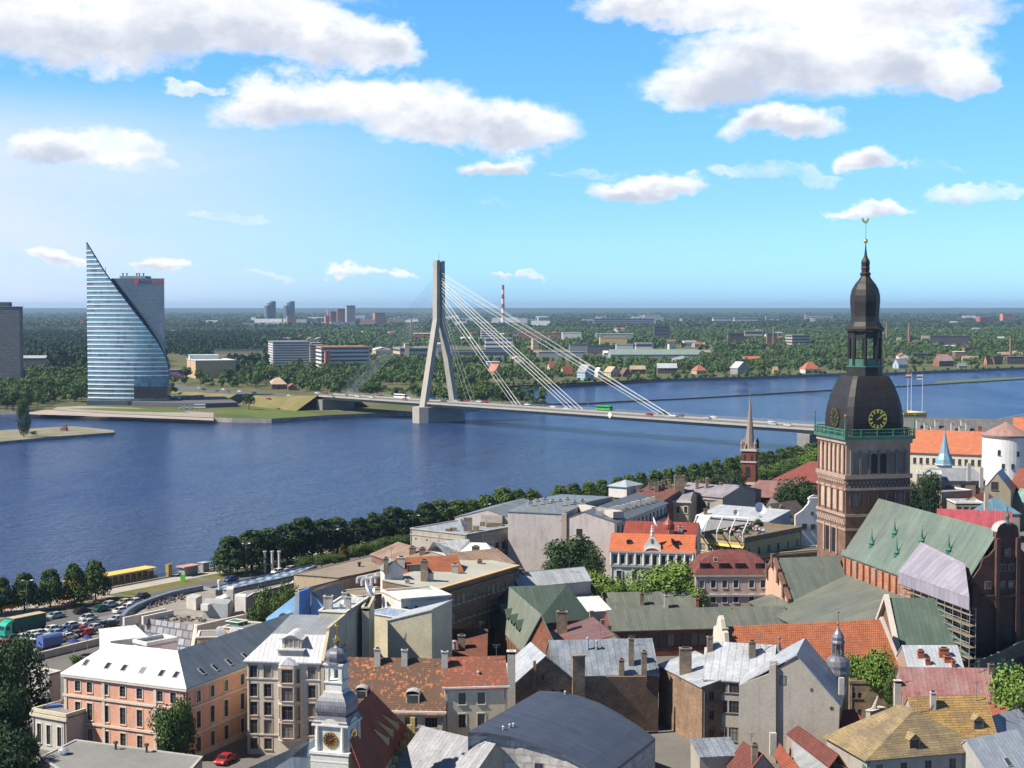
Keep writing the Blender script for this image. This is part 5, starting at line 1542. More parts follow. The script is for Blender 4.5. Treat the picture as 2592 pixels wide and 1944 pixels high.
b.vent(19,1490,350,410,.3,m_soot)
b.chim(19,1290,455,560,1.0,.8,m_chimw)
A_,B_=U(19,640,745,22.2),U(19,1490,530,22.2)
mb=MB()
mb.prism([(A_.x,A_.y,GZ),(B_.x,B_.y,GZ),(B_.x-.2,B_.y+.5,GZ),(A_.x-.2,A_.y+.5,GZ)],17.2)
fw=empty('fire_wall',(A_.x,A_.y,GZ),'bare beige fire wall with dark coping behind the blue gable','wall')
mb.build('masonry',PL('bare_beige',()),fw)
mb=MB();band(mb,A_,B_,22.2,.18,.2);mb.build('coping',m_soot,fw)
ZQ=15.6
def wallpoly(k,pts,Y0,dirv,thick,mat,name,parent):
 d=Vector((dirv[0],dirv[1],0)).normalized();n=Vector((d.y,-d.x,0))
 p0=AT(k,*pts[0],Y0)
 P=[]
 for x,y in pts:
  r=ray(k,x,y);o=Vector((0,0,CAMZ))
  t=(p0-o).dot(n)/r.dot(n)
  P.append(o+r*t)
 mb=MB()
 Q=[p-n*thick for p in P]
 ok=(P[1]-P[0]).cross(P[2]-P[1]).dot(n)>0
 mb.poly(P if ok else P[::-1]);mb.poly(Q[::-1]if ok else Q)
 for i in range(len(P)):
  j=(i+1)%len(P)
  mb.poly([P[i],P[j],Q[j],Q[i]]if not ok else[P[j],P[i],Q[i],Q[j]])
 return mb.build(name,mat,parent),P
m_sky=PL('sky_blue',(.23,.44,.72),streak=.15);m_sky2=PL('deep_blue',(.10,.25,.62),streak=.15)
dp=(-.912,.41)
p=AT(19,400,1150,288)
bg=empty('blue_gable_house',(p.x,p.y,GZ),'bright blue painted gable with round arched window behind the cream house','house')
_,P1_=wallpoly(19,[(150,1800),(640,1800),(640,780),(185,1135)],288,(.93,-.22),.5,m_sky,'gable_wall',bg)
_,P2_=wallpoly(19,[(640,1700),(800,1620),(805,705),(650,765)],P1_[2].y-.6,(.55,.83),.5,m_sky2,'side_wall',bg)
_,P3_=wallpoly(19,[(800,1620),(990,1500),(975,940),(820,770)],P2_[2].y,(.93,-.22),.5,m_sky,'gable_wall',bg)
rb_=MB();a_,b_=P1_[3],P1_[2];off=Vector((4.2,11,0))
rb_.slab([b_+Vector((.1,.4,.1)),a_+Vector((.1,.4,.1)),a_+off,b_+off],.2);rb_.build('roof',s_dark,bg)
rb_=MB();rb_.slab([P3_[3],P3_[2],P3_[2]+Vector((4,10,0)),P3_[3]+Vector((4,10,0))][::-1],.2);rb_.build('roof',s_dark,bg)
mb=MB();e_=[P1_[2]+Vector((-.6,-.25,.1)),P1_[2]+Vector((.02,-.25,.1))]
mb.prism([(e_[0].x,e_[0].y,GZ),(e_[1].x,e_[1].y,GZ),(e_[1].x,e_[1].y+.3,GZ),(e_[0].x,e_[0].y+.3,GZ)],e_[0].z-GZ);mb.build('corner_strip',PL('creamstrip',(.62,.52,.33)),bg)
c0=AT(19,430,1150,P1_[0].y-.9);d1=Vector((.93,-.22,0)).normalized()
c0=P1_[0]+d1*((c0-P1_[0]).dot(d1));c0.z=AT(19,430,1150,c0.y).z
mb=MB();rr=80*VIEWS[19][2]/FPX*c0.y;n1_=Vector((d1.y,-d1.x,0))
ar=[c0+n1_*.06+d1*rr*math.cos(math.pi*i/14)+Vector((0,0,rr*1.15*math.sin(math.pi*i/14)))for i in range(15)]+[c0+n1_*.06-d1*rr-Vector((0,0,2)),c0+n1_*.06+d1*rr-Vector((0,0,2))]
mb.poly(ar);mb.build('arched_window',M('dark_pane',(.03,.035,.05),rough=.2),bg)
b=B('yellow_annex','small yellow annex with flat roof behind the long blue roof','house',qd(17,(1210,1080),(1560,1070),17.4,6),GZ,17.4,PL('yellow',(.62,.50,.26)),f_grey)
b.roof('flat',par=.2);b.end()
b=B('ochre_annex','ochre wall with slanted top beside the blue gable','house',qd(17,(1880,960),(2140,870),18.0,5),GZ,18.0,PL('ochre',(.70,.50,.28)),f_grey)
b.roof('flat',par=.15);b.end()
b=B('green_shed','small dark green roof hut behind the yellow annex','hut',qd(17,(1790,950),(1920,915),17.5,3),15,18.6,M('green_hut',(.04,.16,.11)),M('green_hut',()))
b.roof('flat',par=.1);b.end()
# ---- middle foreground
YT=215.0
mpx=VIEWS[18][2]/FPX*YT
zt=lambda y:AT(18,1245,y,YT).z
ct=AT(18,1245,1300,YT+2.4)
PHI=-16.0
ux_,uy_=Vector((math.cos(R(PHI)),math.sin(R(PHI)),0)),Vector((-math.sin(R(PHI)),math.cos(R(PHI)),0))
tw=empty('clock_tower',(ct.x,ct.y,GZ),'white baroque town hall clock tower with two slate onion domes and gilded balls','clock tower')
pl_tow=PL('tower',(.62,.61,.55),streak=.3);pl_tow2=PL('towertrim',(.72,.71,.66))
s_slate=M('slate_onion',(.13,.14,.17),'seam',col2=(.20,.20,.23),size=(.42,3),scale=.8,rough=.42,spec=.5,var=.2,seam=.5)
def sq(mb,half,z0,z1,mi=0,c=None,half1=None):
 c=c or ct;h1=half if half1 is None else half1
 f=lambda a,b_,h,z:Vector((c.x+ux_.x*a*h+uy_.x*b_*h,c.y+ux_.y*a*h+uy_.y*b_*h,z))
 A=[f(*s_,half,z0)for s_ in((-1,-1),(1,-1),(1,1),(-1,1))];D=[f(*s_,h1,z1)for s_ in((-1,-1),(1,-1),(1,1),(-1,1))]
 for i in range(4):mb.poly([A[i],A[(i+1)%4],D[(i+1)%4],D[i]],mi)
 mb.poly(D,mi);mb.poly(A[::-1],mi)
HB=2.35
mb=MB();sq(mb,HB+.45,GZ,zt(1495));sq(mb,HB,zt(1495),zt(1165));mb.build('shaft',pl_tow,tw)
mb=MB();sq(mb,HB+.6,zt(1500),zt(1470));sq(mb,HB+.5,zt(1590),zt(1575));sq(mb,HB+.35,zt(1180),zt(1160));mb.build('cornice',pl_tow2,tw)
for fx,fy in((ux_,-uy_),(uy_,ux_)):
 for s_ in(-1,1):
  mb=MB();p=ct+fx*s_*(HB-.5)+fy*(HB+.12)
  mb.tube((p.x,p.y,zt(1470)),(p.x,p.y,zt(1180)),.3,.26,10);p2=ct+fx*s_*(HB-1.1)+fy*(HB+.05)
  mb.build('column',pl_tow2,tw)
 mb=MB();zc=zt(1190);rr=1.45
 pts=[ct+fy*(HB+.2)+fx*rr*math.cos(math.pi*i/12)+Vector((0,0,zc-ct.z+rr*.75*math.sin(math.pi*i/12)))for i in range(13)]
 bk=[p-fy*.5 for p in pts]
 mb.poly(pts);mb.poly(bk[::-1])
 for i in range(12):mb.poly([pts[i],bk[i],bk[i+1],pts[i+1]][::-1])
 mb.build('pediment',pl_tow,tw)
def clock(parent,c,n,r,hand,face_m,gold=m_gold,ring=.13,hrs=2.2,mins=10,solid=True):
 """clock on the vertical plane with outward normal n"""
 u=Vector((-n.y,n.x,0));v=Vector((0,0,1))
 if n.z:v=n.cross(u)*(1 if n.cross(u).z>0 else-1)
 P=lambda a,rad,off:c+n*off+u*math.sin(a)*rad+v*math.cos(a)*rad
 mb=MB()
 if solid:mb.poly([P(-2*math.pi*i/28,r,.10)for i in range(28)])
 for i in range(28):
  a0,a1=2*math.pi*i/28,2*math.pi*(i+1)/28
  mb.poly([P(a0,r,.10),P(a1,r,.10),P(a1,r,-.25),P(a0,r,-.25)])
 mb.build('clock_face',face_m,parent)
 mb=MB()
 for i in range(28):
  a0,a1=2*math.pi*i/28,2*math.pi*(i+1)/28
  mb.poly([P(a0,r*(1-ring),.16),P(a0,r*1.03,.16),P(a1,r*1.03,.16),P(a1,r*(1-ring),.16)][::-1])
 mb.build('clock_ring',gold,parent)
 mb=MB()
 for i in range(12):
  a=2*math.pi*i/12;w_=r*.045
  for da in((-.05,.05)if i%3 else(-.09,0,.09)):
   q0,q1=P(a+da,r*.62,.17),P(a+da,r*(1-ring)*.99,.17)
   t_=(q1-q0).normalized().cross(n)*w_
   mb.poly([q0-t_,q1-t_,q1+t_,q0+t_]if(q1-q0).cross(t_).dot(n)>0 else[q0+t_,q1+t_,q1-t_,q0-t_])
 mb.build('numerals',gold,parent)
 for nm,a,L_,w_ in(('hour_hand',2*math.pi*hrs/12,.55,.075),('minute_hand',2*math.pi*mins/60,.85,.05)):
  mb=MB();q0,q1=P(a+math.pi,r*.15,.19),P(a,r*L_,.19)
  t_=(q1-q0).normalized().cross(n)*r*w_
  mb.poly([q0-t_,q1-t_*.5,q1+t_*.5,q0+t_]if(q1-q0).cross(t_).dot(n)>0 else[q0+t_,q1+t_*.5,q1-t_*.5,q0-t_])
  mb.build(nm,gold,parent)
m_cf=M('clock_brown',(.06,.02,.012),rough=.4)
zc_=zt(1335)
for n in(-uy_,ux_):
 c=ct+n*(HB+.02);c.z=zc_
 clock(tw,c,n,1.04,None,m_cf,hrs=2.2,mins=11)
def onion(name,c,prof,mat,parent,n=4,rot=None,smooth=False):
 mb=MB();mb.lathe(c,prof,n,R(PHI)+math.pi/n if rot is None else rot)
 return mb.build(name,mat,parent,smooth)
S2=2**.5
pr=[(2.55,1160),(2.6,1135),(2.45,1120),(2.3,1085),(2.02,1078),(2.12,1060),(2.3,1020),(2.36,985),(2.32,945),(2.15,900),(1.9,865),(1.6,838),(1.45,825)]
o=onion('lower_dome',(ct.x,ct.y,0),[(h*S2*.98,zt(y))for h,y in pr],s_slate,tw)
mb=MB();sq(mb,1.42,zt(826),zt(805));sq(mb,1.22,zt(806),zt(700));sq(mb,1.38,zt(705),zt(688))
for a,b_ in((-1,-1),(1,-1),(1,1),(-1,1)):
 p=ct+ux_*a*.98+uy_*b_*.98
 mb.box((p.x,p.y,zt(690)),(.52,.52,zt(510)-zt(690)),R(PHI))
sq(mb,1.26,zt(540),zt(500));sq(mb,1.48,zt(500),zt(482))
mb.build('lantern',pl_tow2,tw)
pr=[(1.5,482),(1.48,474),(1.16,468),(1.22,455),(1.36,420),(1.38,395),(1.28,365),(1.05,340),(.75,322),(.45,312),(.28,290),(.26,262),(.42,250),(.42,244)]
onion('upper_dome',(ct.x,ct.y,0),[(h*1.15,zt(y))for h,y in pr],s_slate,tw,8)
mb=MB();mb.lathe((ct.x,ct.y,0),[(.35,zt(242)),(.48,zt(225)),(.5,zt(208)),(.3,zt(204))],10);mb.ball((ct.x,ct.y,zt(190)),.26,10);mb.tube((ct.x,ct.y,zt(200)),(ct.x,ct.y,zt(-20)),.035,.02,5)
mb.ball((ct.x,ct.y,zt(58)),.27,10);mb.build('gilded_finial',m_gold,tw,True)
th=empty('town_hall',(ct.x-6,ct.y+1,GZ),'town hall with dark blue and grey sheet metal roofs around the clock tower','town hall')
mb=MB()
T_=lambda x,y,z:U(18,x,y,z)
mb.slab([T_(80,1720,14),T_(420,1720,13.2),T_(725,1515,14.6),T_(930,1345,16.4)],.2)
mb.build('roof',SEAM('hallgrey',(.27,.28,.30)),th)
mb=MB();mb.slab([T_(725,1515,14.6),T_(980,1530,14.4),T_(1010,1290,17.0),T_(930,1345,16.4)],.2)
mb.slab([T_(560,1600,13.2),T_(760,1760,11.5),T_(1000,1760,11.5),T_(980,1535,14.0),T_(725,1530,14.1)],.2)
mb.build('front_roof',s_blue,th)
mb=MB();fp=[T_(100,1760,12.6),T_(740,1800,11.2),T_(990,1760,11.2),T_(985,1545,12.6),T_(725,1540,12.6)]
mb.prism([Vector((p.x,p.y,GZ))for p in fp],6.2);mb.build('wall',pl_tow,th)
t_red=TILE('dark_red',(.42,.10,.045),(.33,.08,.04))
hb=empty('guild_hall',(-18,226,GZ),'steep red tiled roof with three long slit dormers beside the clock tower','house')
a0,a1=T_(1510,905,20),T_(1650,770,20)
e0_,e1_=T_(1800,1640,12),T_(2080,1210,12)
l0,l1=T_(1480,1340,14.5),T_(1500,1180,15.0)
l0=a0+(a0-e0_).xy.to_3d()*.9+Vector((0,0,-7));l1=a1+(a0-e0_).xy.to_3d()*.9+Vector((0,0,-7))
bk=(a0-a1)*1.4;bk.z=0
mb=MB();mb.slab([e0_,e1_,a1,a0],.25);mb.slab([a0,a1,l1,l0],.25)
mb.slab([e0_+bk,e0_,a0,a0+bk],.25);mb.slab([a0+bk,a0,l0,l0+bk],.25)
ro=mb.build('roof',t_red,hb)
mb=MB();mb.prism([Vector((p.x,p.y,GZ))for p in(e0_,e1_,l1,l0)],6.8)
mb.poly([e1_-Vector((0,0,.3)),l1-Vector((0,0,.3)),a1-Vector((0,0,.3))]);mb.build('wall',PL('guild',(.45,.40,.32)),hb)
nn=(e1_-e0_).cross(a0-e0_).normalized();nn=nn if nn.z>0 else-nn
for(x0,y0,x1,y1)in((1770,1040,1950,1215),(1725,1120,1890,1300),(1675,1205,1840,1395)):
 hit0=ray_hit([[e0_,e1_,a1,a0]],18,x0,y0);hit1=ray_hit([[e0_,e1_,a1,a0]],18,x1,y1)
 if not(hit0 and hit1):continue
 p,q_=hit0[1],hit1[1]
 al=(a1-a0).normalized()
 for_=al*.45
 up=Vector((0,0,1.15))
 mb=MB()
 mb.poly([p-for_,q_-for_,q_-for_+up,p-for_+up*.1]);mb.poly([q_+for_,p+for_,p+for_+up*.1,q_+for_+up],0)
 mb.poly([q_-for_,q_+for_,q_+for_+up,q_-for_+up],0);mb.poly([p-for_+up*.1,q_-for_+up,q_+for_+up,p+for_+up*.1][::-1],1)
 mb.build('dormer',[PL('dormer_ochre',(.42,.36,.16)),t_red],ro)
b=B('zinc_roof_house','weathered blue grey zinc roof right of the steep red roof','house',qd(2,(500,1300),(950,1420),11.0,11),GZ,11.0,PL('guild',()),SEAM('zincold',(.36,.37,.40),rough=.5,var=.35))
b.roof('gable0',h=4.2,o=.3);b.end()
for i in range(7):
 p=e1_.lerp(e0_,i/7.0)+Vector((.5,.1,.2));h_=3.3-i*.4
 mb=MB();mb.box((p.x,p.y,10.5),(.5,.75,max(.5,h_)),math.atan2((e1_-e0_).y,(e1_-e0_).x));mb.build('crow_step',PL('dormer_ochre',()),hb)
b=B('small_chimney_house','little white capped chimney block below the steep red roof','house',qd(18,(1680,1640),(1760,1660),10.5,1.2),GZ,12.3,PL('whiteblock',(.62,.6,.58)),s_pale)
b.roof('flat',par=.15);b.end()
t_old=M('old_tiles',(.50,.17,.065),'mottle',col2=(.12,.068,.045),size=(.34,.42),scale=.28,rough=.9,var=.3,patch=.82,bump=.5)
t_old2=M('old_tiles_red',(.40,.125,.06),'mottle',col2=(.22,.08,.05),size=(.34,.42),scale=.3,rough=.9,var=.3,patch=.9,bump=.5)
pl_old=PL('oldbeige',(.47,.42,.34),streak=.5)
b=B('old_tiled_house','old house with patchy brown and orange tiled roof right of the clock tower','house',qd(2,(150,972),(800,985),14.3,14.2),GZ,14.3,pl_old,t_old)
b.face(0,rows=[(1.05,1.6),(3.9,1.9)],cols=('px',2,[455,583,710]),w=1.95,trim=None,frame=m_framed,mull=3,wrows=2);b.bands([0],[14.0],.3,.3)
b.roof('gable0',h=6.7,o=.5);b.end()
b.chim(2,382,595,690,.95,.75,m_chimw);b.chim(2,550,600,690,.95,.75,m_chimw);b.dormer(2,600,935,2.1,1.4,'arc',pl_old,m_zinc);b.dormer(2,280,905,1.8,1.3,'arc',pl_old,m_zinc)
b=B('cream_tiled_house','cream fronted house with smooth red brown tiled roof beside the old tiled house','house',qd(2,(800,832),(1190,822),17.8,9),GZ,17.8,PL('paleyellow',(.60,.54,.43),streak=.4),t_old2)
b.face(0,rows=[(1.0,1.85),(4.4,2.1),(8.5,1.8)],cols=('px',2,[905,1025]),w=1.15,trim=m_trim,frame=m_framed);b.bands([0],[17.45],.3,.35)
b.roof('gable0',h=3.7,o=.4);b.end(M('gutter_white',(.7,.7,.7),rough=.5))
b.chim(2,800,610,700,1.0,.8,m_chimw);b.chim(2,1217,600,700,1.5,1.0,m_chimw);b.vent(2,1010,735,750)
s_vault=M('vault_sheet',(.055,.068,.10),'seam',col2=(.072,.087,.122),size=(.6,4),scale=.3,rough=.5,var=.12,seam=.25)
fr_=[(945,1112),(1080,1120),(1230,1146),(1380,1190),(1530,1245),(1670,1320),(1790,1400)]
re_=[(1390,856),(1510,862),(1640,888),(1770,935),(1890,1000),(2000,1072),(2110,1150)]
vr=empty('vaulted_hall',(8,236,GZ),'big dark blue vaulted sheet metal roof over a pale block at the bottom centre','hall')
F_,Q_=[],[]
for i in range(7):
 s_=i/6;z=16.6-5.0*s_**1.7
 F_.append(U(2,*fr_[i],z));Q_.append(U(2,*re_[i],z))
mb=MB()
for i in range(6):mb.slab([F_[i],F_[i+1],Q_[i+1],Q_[i]],.5)
mb.build('roof',s_vault,vr)
mb=MB()
for i in range(6):
 a_,c_=F_[i]+(Q_[i]-F_[i])*.02,F_[i+1]+(Q_[i+1]-F_[i+1])*.02
 mb.poly([(a_.x,a_.y,GZ),(c_.x,c_.y,GZ),(c_.x,c_.y,c_.z-.45),(a_.x,a_.y,a_.z-.45)])
 a_,c_=Q_[i],Q_[i+1]
 mb.poly([(c_.x,c_.y,GZ),(a_.x,a_.y,GZ),(a_.x,a_.y,a_.z-.45),(c_.x,c_.y,c_.z-.45)])
a_,c_=F_[6],Q_[6];mb.poly([(a_.x,a_.y,GZ),(c_.x,c_.y,GZ),(c_.x,c_.y,c_.z-.45),(a_.x,a_.y,a_.z-.45)])
a_,c_=Q_[0],F_[0];mb.poly([(a_.x,a_.y,GZ),(c_.x,c_.y,GZ),(c_.x,c_.y,c_.z-.45),(a_.x,a_.y,a_.z-.45)])
mb.build('wall',M('stone_panels',(.50,.48,.46),'brick',size=(2.4,1.1),patch=.08,mort=(.75,.73,.7),scale=.3,streak=.3),vr)
d_=(F_[4]-F_[3]).normalized();p=U(2,1383,1300,12.2);p=F_[3].lerp(F_[4],.05);p=V2(p)+Vector((-.02,-.12,0))
window(vr,(p.x,p.y,11.2),math.atan2(d_.y,d_.x),1.3,1.2,None,m_framed,.05,1,1)
for x,y in((1165,1098),(1205,1085),(1228,1080),(1550,878)):
 hh=ray_hit([[F_[i],F_[i+1],Q_[i+1],Q_[i]]for i in range(6)],2,x,y)
 if hh:mb=MB();mb.lathe(tuple(hh[1]-Vector((0,0,.1))),[(.14,0),(.14,.5),(.24,.52),(.05,.7)],8);mb.build('vent',m_zinc,vr)
br_old=BRK('old',(.33,.21,.135),(.23,.15,.10));br_dark=BRK('dark',(.17,.12,.095),(.12,.09,.07))
s_zinc2=SEAM('zincblue',(.30,.34,.40),rough=.4,var=.4,size=(1.1,1.6),bump=.3);s_silver=SEAM('silver',(.50,.53,.57),rough=.38,var=.35,size=(1.2,2.2))
bh=empty('brick_house',(16,264,GZ),'old brown brick house with asymmetric zinc gable behind the vaulted roof','house')
_,W_=wallpoly(2,[(1150,1350),(2055,1350),(2055,768),(1590,772),(1430,640),(1370,690),(1150,885)],258,(.975,.22),.5,br_old,'wall',bh)
bk=Vector((-.22,.975,0))*11
def off(p,z=.12):return p+Vector((0,-.2,z))
mb=MB();mb.slab([off(W_[6])+Vector((-.5,0,-.5)),off(W_[4]),off(W_[4])+bk,off(W_[6])+bk+Vector((-.5,0,-.5))],.2);mb.slab([off(W_[4]),off(W_[3]),off(W_[3])+bk,off(W_[4])+bk],.2)
mb.build('roof',s_silver,bh)
wd_=(W_[1]-W_[0]);wd_.z=0;wd_.normalize()
for x,y in((1425,770),(1490,860),(1550,858),(1690,880)):
 c=AT(2,x,y,W_[0].y);c=W_[0]+wd_*((c-W_[0]).dot(wd_));zz=AT(2,x,y,c.y).z
 nn=Vector((wd_.y,-wd_.x,0))
 window(bh,(c.x+nn.x*.16,c.y+nn.y*.16,zz-.6),math.atan2(wd_.y,wd_.x),.62,1.0,None,m_framed,.12,0,1,False)
b=B('zinc_roof_house','patched dark blue zinc roof behind the brown brick house','house',qd(2,(1480,760),(2130,745),15.0,13),GZ,15.0,br_dark,s_zinc2)
b.roof('gable0',h=4.6,o=.3);b.end()
for a in((1960,530,690,.9,.8),(2145,530,645,1.3,.8),(1900,662,755,.9,.8),(2040,612,755,.9,.9)):b.chim(2,*a)
b.vent(2,1690,525,600);b.vent(2,1745,545,600)
mb=MB();p=AT(2,1630,770,261);mb.box((p.x,p.y,p.z-8),(2.1,1.2,AT(2,1630,640,261).z-p.z+8),.2);mb.box((p.x,p.y,AT(2,1630,640,261).z+.01),(2.4,1.5,.2),.2);mb.build('chimney',m_chim,bh)
p=AT(2,1360,670,258.4)
mb=MB();mb.box((p.x,p.y,GZ+2),(.5,.5,p.z-GZ-2));mb.build('drain_pier',br_old,bh)
b=B('white_chimney_block','whitewashed chimney block between cream house and brick house','chimney block',qd(2,(1190,770),(1240,770),16.5,1.2),GZ,20.6,m_chimw,m_soot);b.roof('flat',par=.1);b.end()
b=B('brick_flank_house','brown brick house with diagonal shadow and zinc edge beside the courtyard','house',q3(3,(-60,690),(210,828),(268,770),15.2),GZ,15.2,br_old,s_silver)
b.face(1,rows=[(1.0,1.4),(4.2,1.4),(7.4,1.4)],cols=2,w=.9,frame=m_framed)
b.roof('shed0',h=1.8,o=.3);b.end();b.chim(3,105,590,745,2.0,1.2);b.chim(3,125,515,600,1.7,1.0,m_chimw)
b=B('courtyard_house','grey courtyard house with large silver sheet metal roof','house',qd(3,(215,772),(640,800),16.2,11),GZ,16.2,PL('court',(.40,.36,.31),streak=.6),s_silver)
b.face(0,rows=[(.7,1.6),(3.6,2.0),(8.0,2.3)],cols=('px',3,[328,350,425]),w=1.7,frame=m_framed,mull=2)
b.roof('gable0',h=4.9,o=.3);b.end();b.chim(3,258,520,600,.95,.8);b.chim(3,520,550,640,1.1,.8);b.chim(3,718,625,690,1.0,.8,m_chim)
b=B('lean_to','low shed with bluish lean-to roof in the courtyard','shed',qd(3,(195,1262),(440,1250),9.0,5),GZ,9.0,PL('court',()),s_zinc2);b.roof('shed0',h=1.3);b.end()
pl_gab=PL('gable',(.40,.36,.31),streak=.45,patch=.9);pl_och=PL('ochreside',(.36,.28,.13),streak=.6)
DX=(.96,-.28)
pg=empty('plaster_gable_house',(50,247,GZ),'tall plain grey plaster gable wall with blue zinc roof and slate turret','house')
_,W_=wallpoly(3,[(430,1500),(1045,1560),(1065,945),(800,634),(685,715),(672,672),(630,675),(625,752),(440,822)],249,DX,.5,pl_gab,'gable_wall',pg)
bkv=Vector((.28,.96,0))
wallpoly(3,[(430,1500),(668,1525),(668,690),(630,700),(625,752),(440,822)],248.3,DX,.6,pl_gab,'wall_pier',pg)
mb=MB();a_=W_[1];c_=W_[2]
mb.poly([(a_.x,a_.y,GZ),tuple(a_.xy+bkv.xy*9)+(GZ,),tuple(c_.xy+bkv.xy*9)+(c_.z,),tuple(c_)]);mb.build('side_wall',pl_och,pg)
mb=MB();w2,w3,w8=W_[2],W_[3],W_[8]
lift=Vector((-.1,-.25,.15))
mb.slab([w2+lift+Vector((.25,0,-.3)),w2+lift+bkv*13+Vector((.25,0,-.3)),w3+lift+bkv*13,w3+lift],.22)
mb.build('roof',SEAM('zincdeep',(.24,.29,.37),rough=.4,var=.3),pg)
mb=MB();mb.slab([w3+lift,w3+lift+bkv*13,w8+lift+bkv*13,w8+lift],.22);mb.build('roof',s_silver,pg)
c=W_[4];wd=Vector((*DX,0));nn=Vector((wd.y,-wd.x,0))
for x,y,w_,h_ in((712,820,1.0,1.5),(890,860,.4,.5),(1015,975,.5,.5)):
 r_=ray(3,x,y);t_=(W_[0]-Vector((0,0,CAMZ))).dot(nn)/r_.dot(nn);p=Vector((0,0,CAMZ))+r_*t_+nn*.14
 window(pg,p,math.atan2(wd.y,wd.x),w_,h_,None,m_framed,.12,0,1,False)
for x,yt_,yb_ in((862,615,760),):
 p=AT(3,x,yb_,256);mb=MB();mb.box((p.x,p.y,p.z-3),(1.2,1.0,AT(3,x,yt_,256).z-p.z+3),-.28);mb.build('chimney',m_chimw,pg)
p=AT(3,688,600,262);mb=MB();mb.lathe((p.x,p.y,p.z-3),[(1.2,0),(1.0,1.5),(.4,3),(.2,4.2),(.1,4.4)],8);mb.ball((p.x,p.y,p.z+1.9),.3);mb.build('roof_finial',s_slate,pg)
Yt=258.0
tc=AT(3,1052,800,Yt);zz=lambda y:AT(3,1052,y,Yt).z;mt=VIEWS[3][2]/FPX*Yt
tu=empty('slate_turret',(tc.x,tc.y,GZ),'round corner turret with slate onion dome and open lantern beside the plaster gable','turret')
mb=MB();mb.lathe((tc.x,tc.y,0),[(70*mt,GZ),(70*mt,zz(745))],12);mb.build('shaft',pl_och,tu)
mb=MB();mb.lathe((tc.x,tc.y,0),[(80*mt,zz(750)),(80*mt,zz(738)),(76*mt,zz(715)),(78*mt,zz(695)),(70*mt,zz(665)),(55*mt,zz(648)),(38*mt,zz(636)),(38*mt,zz(628))],12);mb.build('dome',s_slate,tu)
mb=MB()
for i in range(6):
 a=i*math.pi/3;q_=(tc.x+math.cos(a)*33*mt,tc.y+math.sin(a)*33*mt)
 mb.tube((*q_,zz(630)),(*q_,zz(560)),.14,n=5)
mb.lathe((tc.x,tc.y,0),[(12*mt,zz(630)),(12*mt,zz(560))],8);mb.build('lantern',s_slate,tu)
mb=MB();mb.lathe((tc.x,tc.y,0),[(44*mt,zz(562)),(44*mt,zz(552)),(38*mt,zz(540)),(40*mt,zz(522)),(30*mt,zz(500)),(16*mt,zz(482)),(8*mt,zz(466)),(3*mt,zz(450)),(1.5*mt,zz(370))],10);mb.ball((tc.x,tc.y,zz(440)),.22);mb.ball((tc.x,tc.y,zz(366)),.2);mb.build('cap',s_slate,tu)
mb=MB();q_=AT(3,1075,880,246);mb.box((q_.x,q_.y,q_.z),(.8,.7,AT(3,1075,775,246).z-q_.z));tag(mb.build('chimney_pot',m_chimw),'slim pale chimney standing in front of the slate turret','chimney')
b=B('stone_ruin_house','roofless brown stone walls below the round courtyard tree','ruin',qd(3,(1128,812),(1400,815),11.5,8),GZ,11.5,BRK('ruin',(.33,.26,.17),(.22,.17,.12)),f_brown)
b.face(0,rows=[(1.6,1.0),(4.5,1.5)],cols=('px',3,[1142,1175,1215]),w=.7,frame=m_framed,mull=0);b.roof('flat',par=.5);b.end(BRK('ruin',(),()))
s_pink=SEAM('pinkred',(.29,.085,.08),col2=(.36,.25,.24),rough=.55,var=.35,patch=.7)
b=B('red_metal_house','long faded red sheet metal roof at the lower right','house',qd(3,(1465,920),(2042,930),12.4,10.5),GZ,12.4,PL('brownwall',(.34,.26,.22)),s_pink)  # wall plaster is one even dull brown
b.roof('gable0',h=4.5,o=.35);b.end();b.chim(3,2005,690,740,.8,.7);
b=B('blue_metal_house','small pale blue roof with orange brick chimneys behind the red metal roof','house',qd(3,(1495,712),(1835,712),14.0,9),GZ,14.0,PL('brownwall',()),SEAM('lightblue',(.50,.55,.60)))
b.roof('gable0',h=3.0);b.end()
m_ochim=BRK('orange_chimney',(.50,.17,.08),(.4,.14,.08))
for a in((1568,605,645,1.1,.8),(1612,655,690,.8,.6),(1712,592,640,1.7,.8),(1735,640,672,1.2,.8),(1772,668,705,.6,.6)):b.chim(3,*a,mat=m_ochim)
s_tan=M('new_battens',(.43,.27,.085),'brick',col2=(.30,.20,.09),size=(2.1,.42),patch=.22,scale=.35,rough=.85,mort=(.35,.3,.25),var=.25)
s_tan2=M('old_shingle',(.33,.25,.13),'brick',col2=(.22,.17,.11),size=(2.2,.40),patch=.30,scale=.3,rough=.9,mort=(.5,.45,.4),var=.25)
b=B('tan_roof_house','right tan roof wing with new battens and a small gabled dormer','house',qd(3,(1560,1145),(2042,1130),11.8,9.5),GZ,11.8,PL('greyhouse',(.38,.36,.33)),s_tan)
b.roof('gable0',h=5.0,o=.4);b.end();b.dormer(3,1930,1095,1.5,1.4,'gable',s_tan2,s_tan2);b.chim(3,1645,865,955,.8,.8,m_chimw)
b=B('tan_hip_house','hipped tan shingle roof under repair with green netting on its left edge','house',qd(3,(1235,1285),(1992,1222),10.6,13),GZ,10.6,PL('greyhouse',()),s_tan2)
b.face(0,rows=[(.9,1.5)],cols=[.1,.3,.5,.7,.9],w=1.1,frame=m_framed)
b.roof('hip1',h=5.6,o=.5,inset=4.5);b.end();b.dormer(3,1532,1215,1.7,1.4,'gable',s_tan2,s_tan2);b.skylight(3,1560,985,.6,.9)
gn=M('green_net',(.02,.22,.12),rough=.7)
mb=MB();pts=[U(3,1300,985,12.0),U(3,1262,1100,11.2),U(3,1232,1230,10.2),U(3,1215,1350,9.2)]
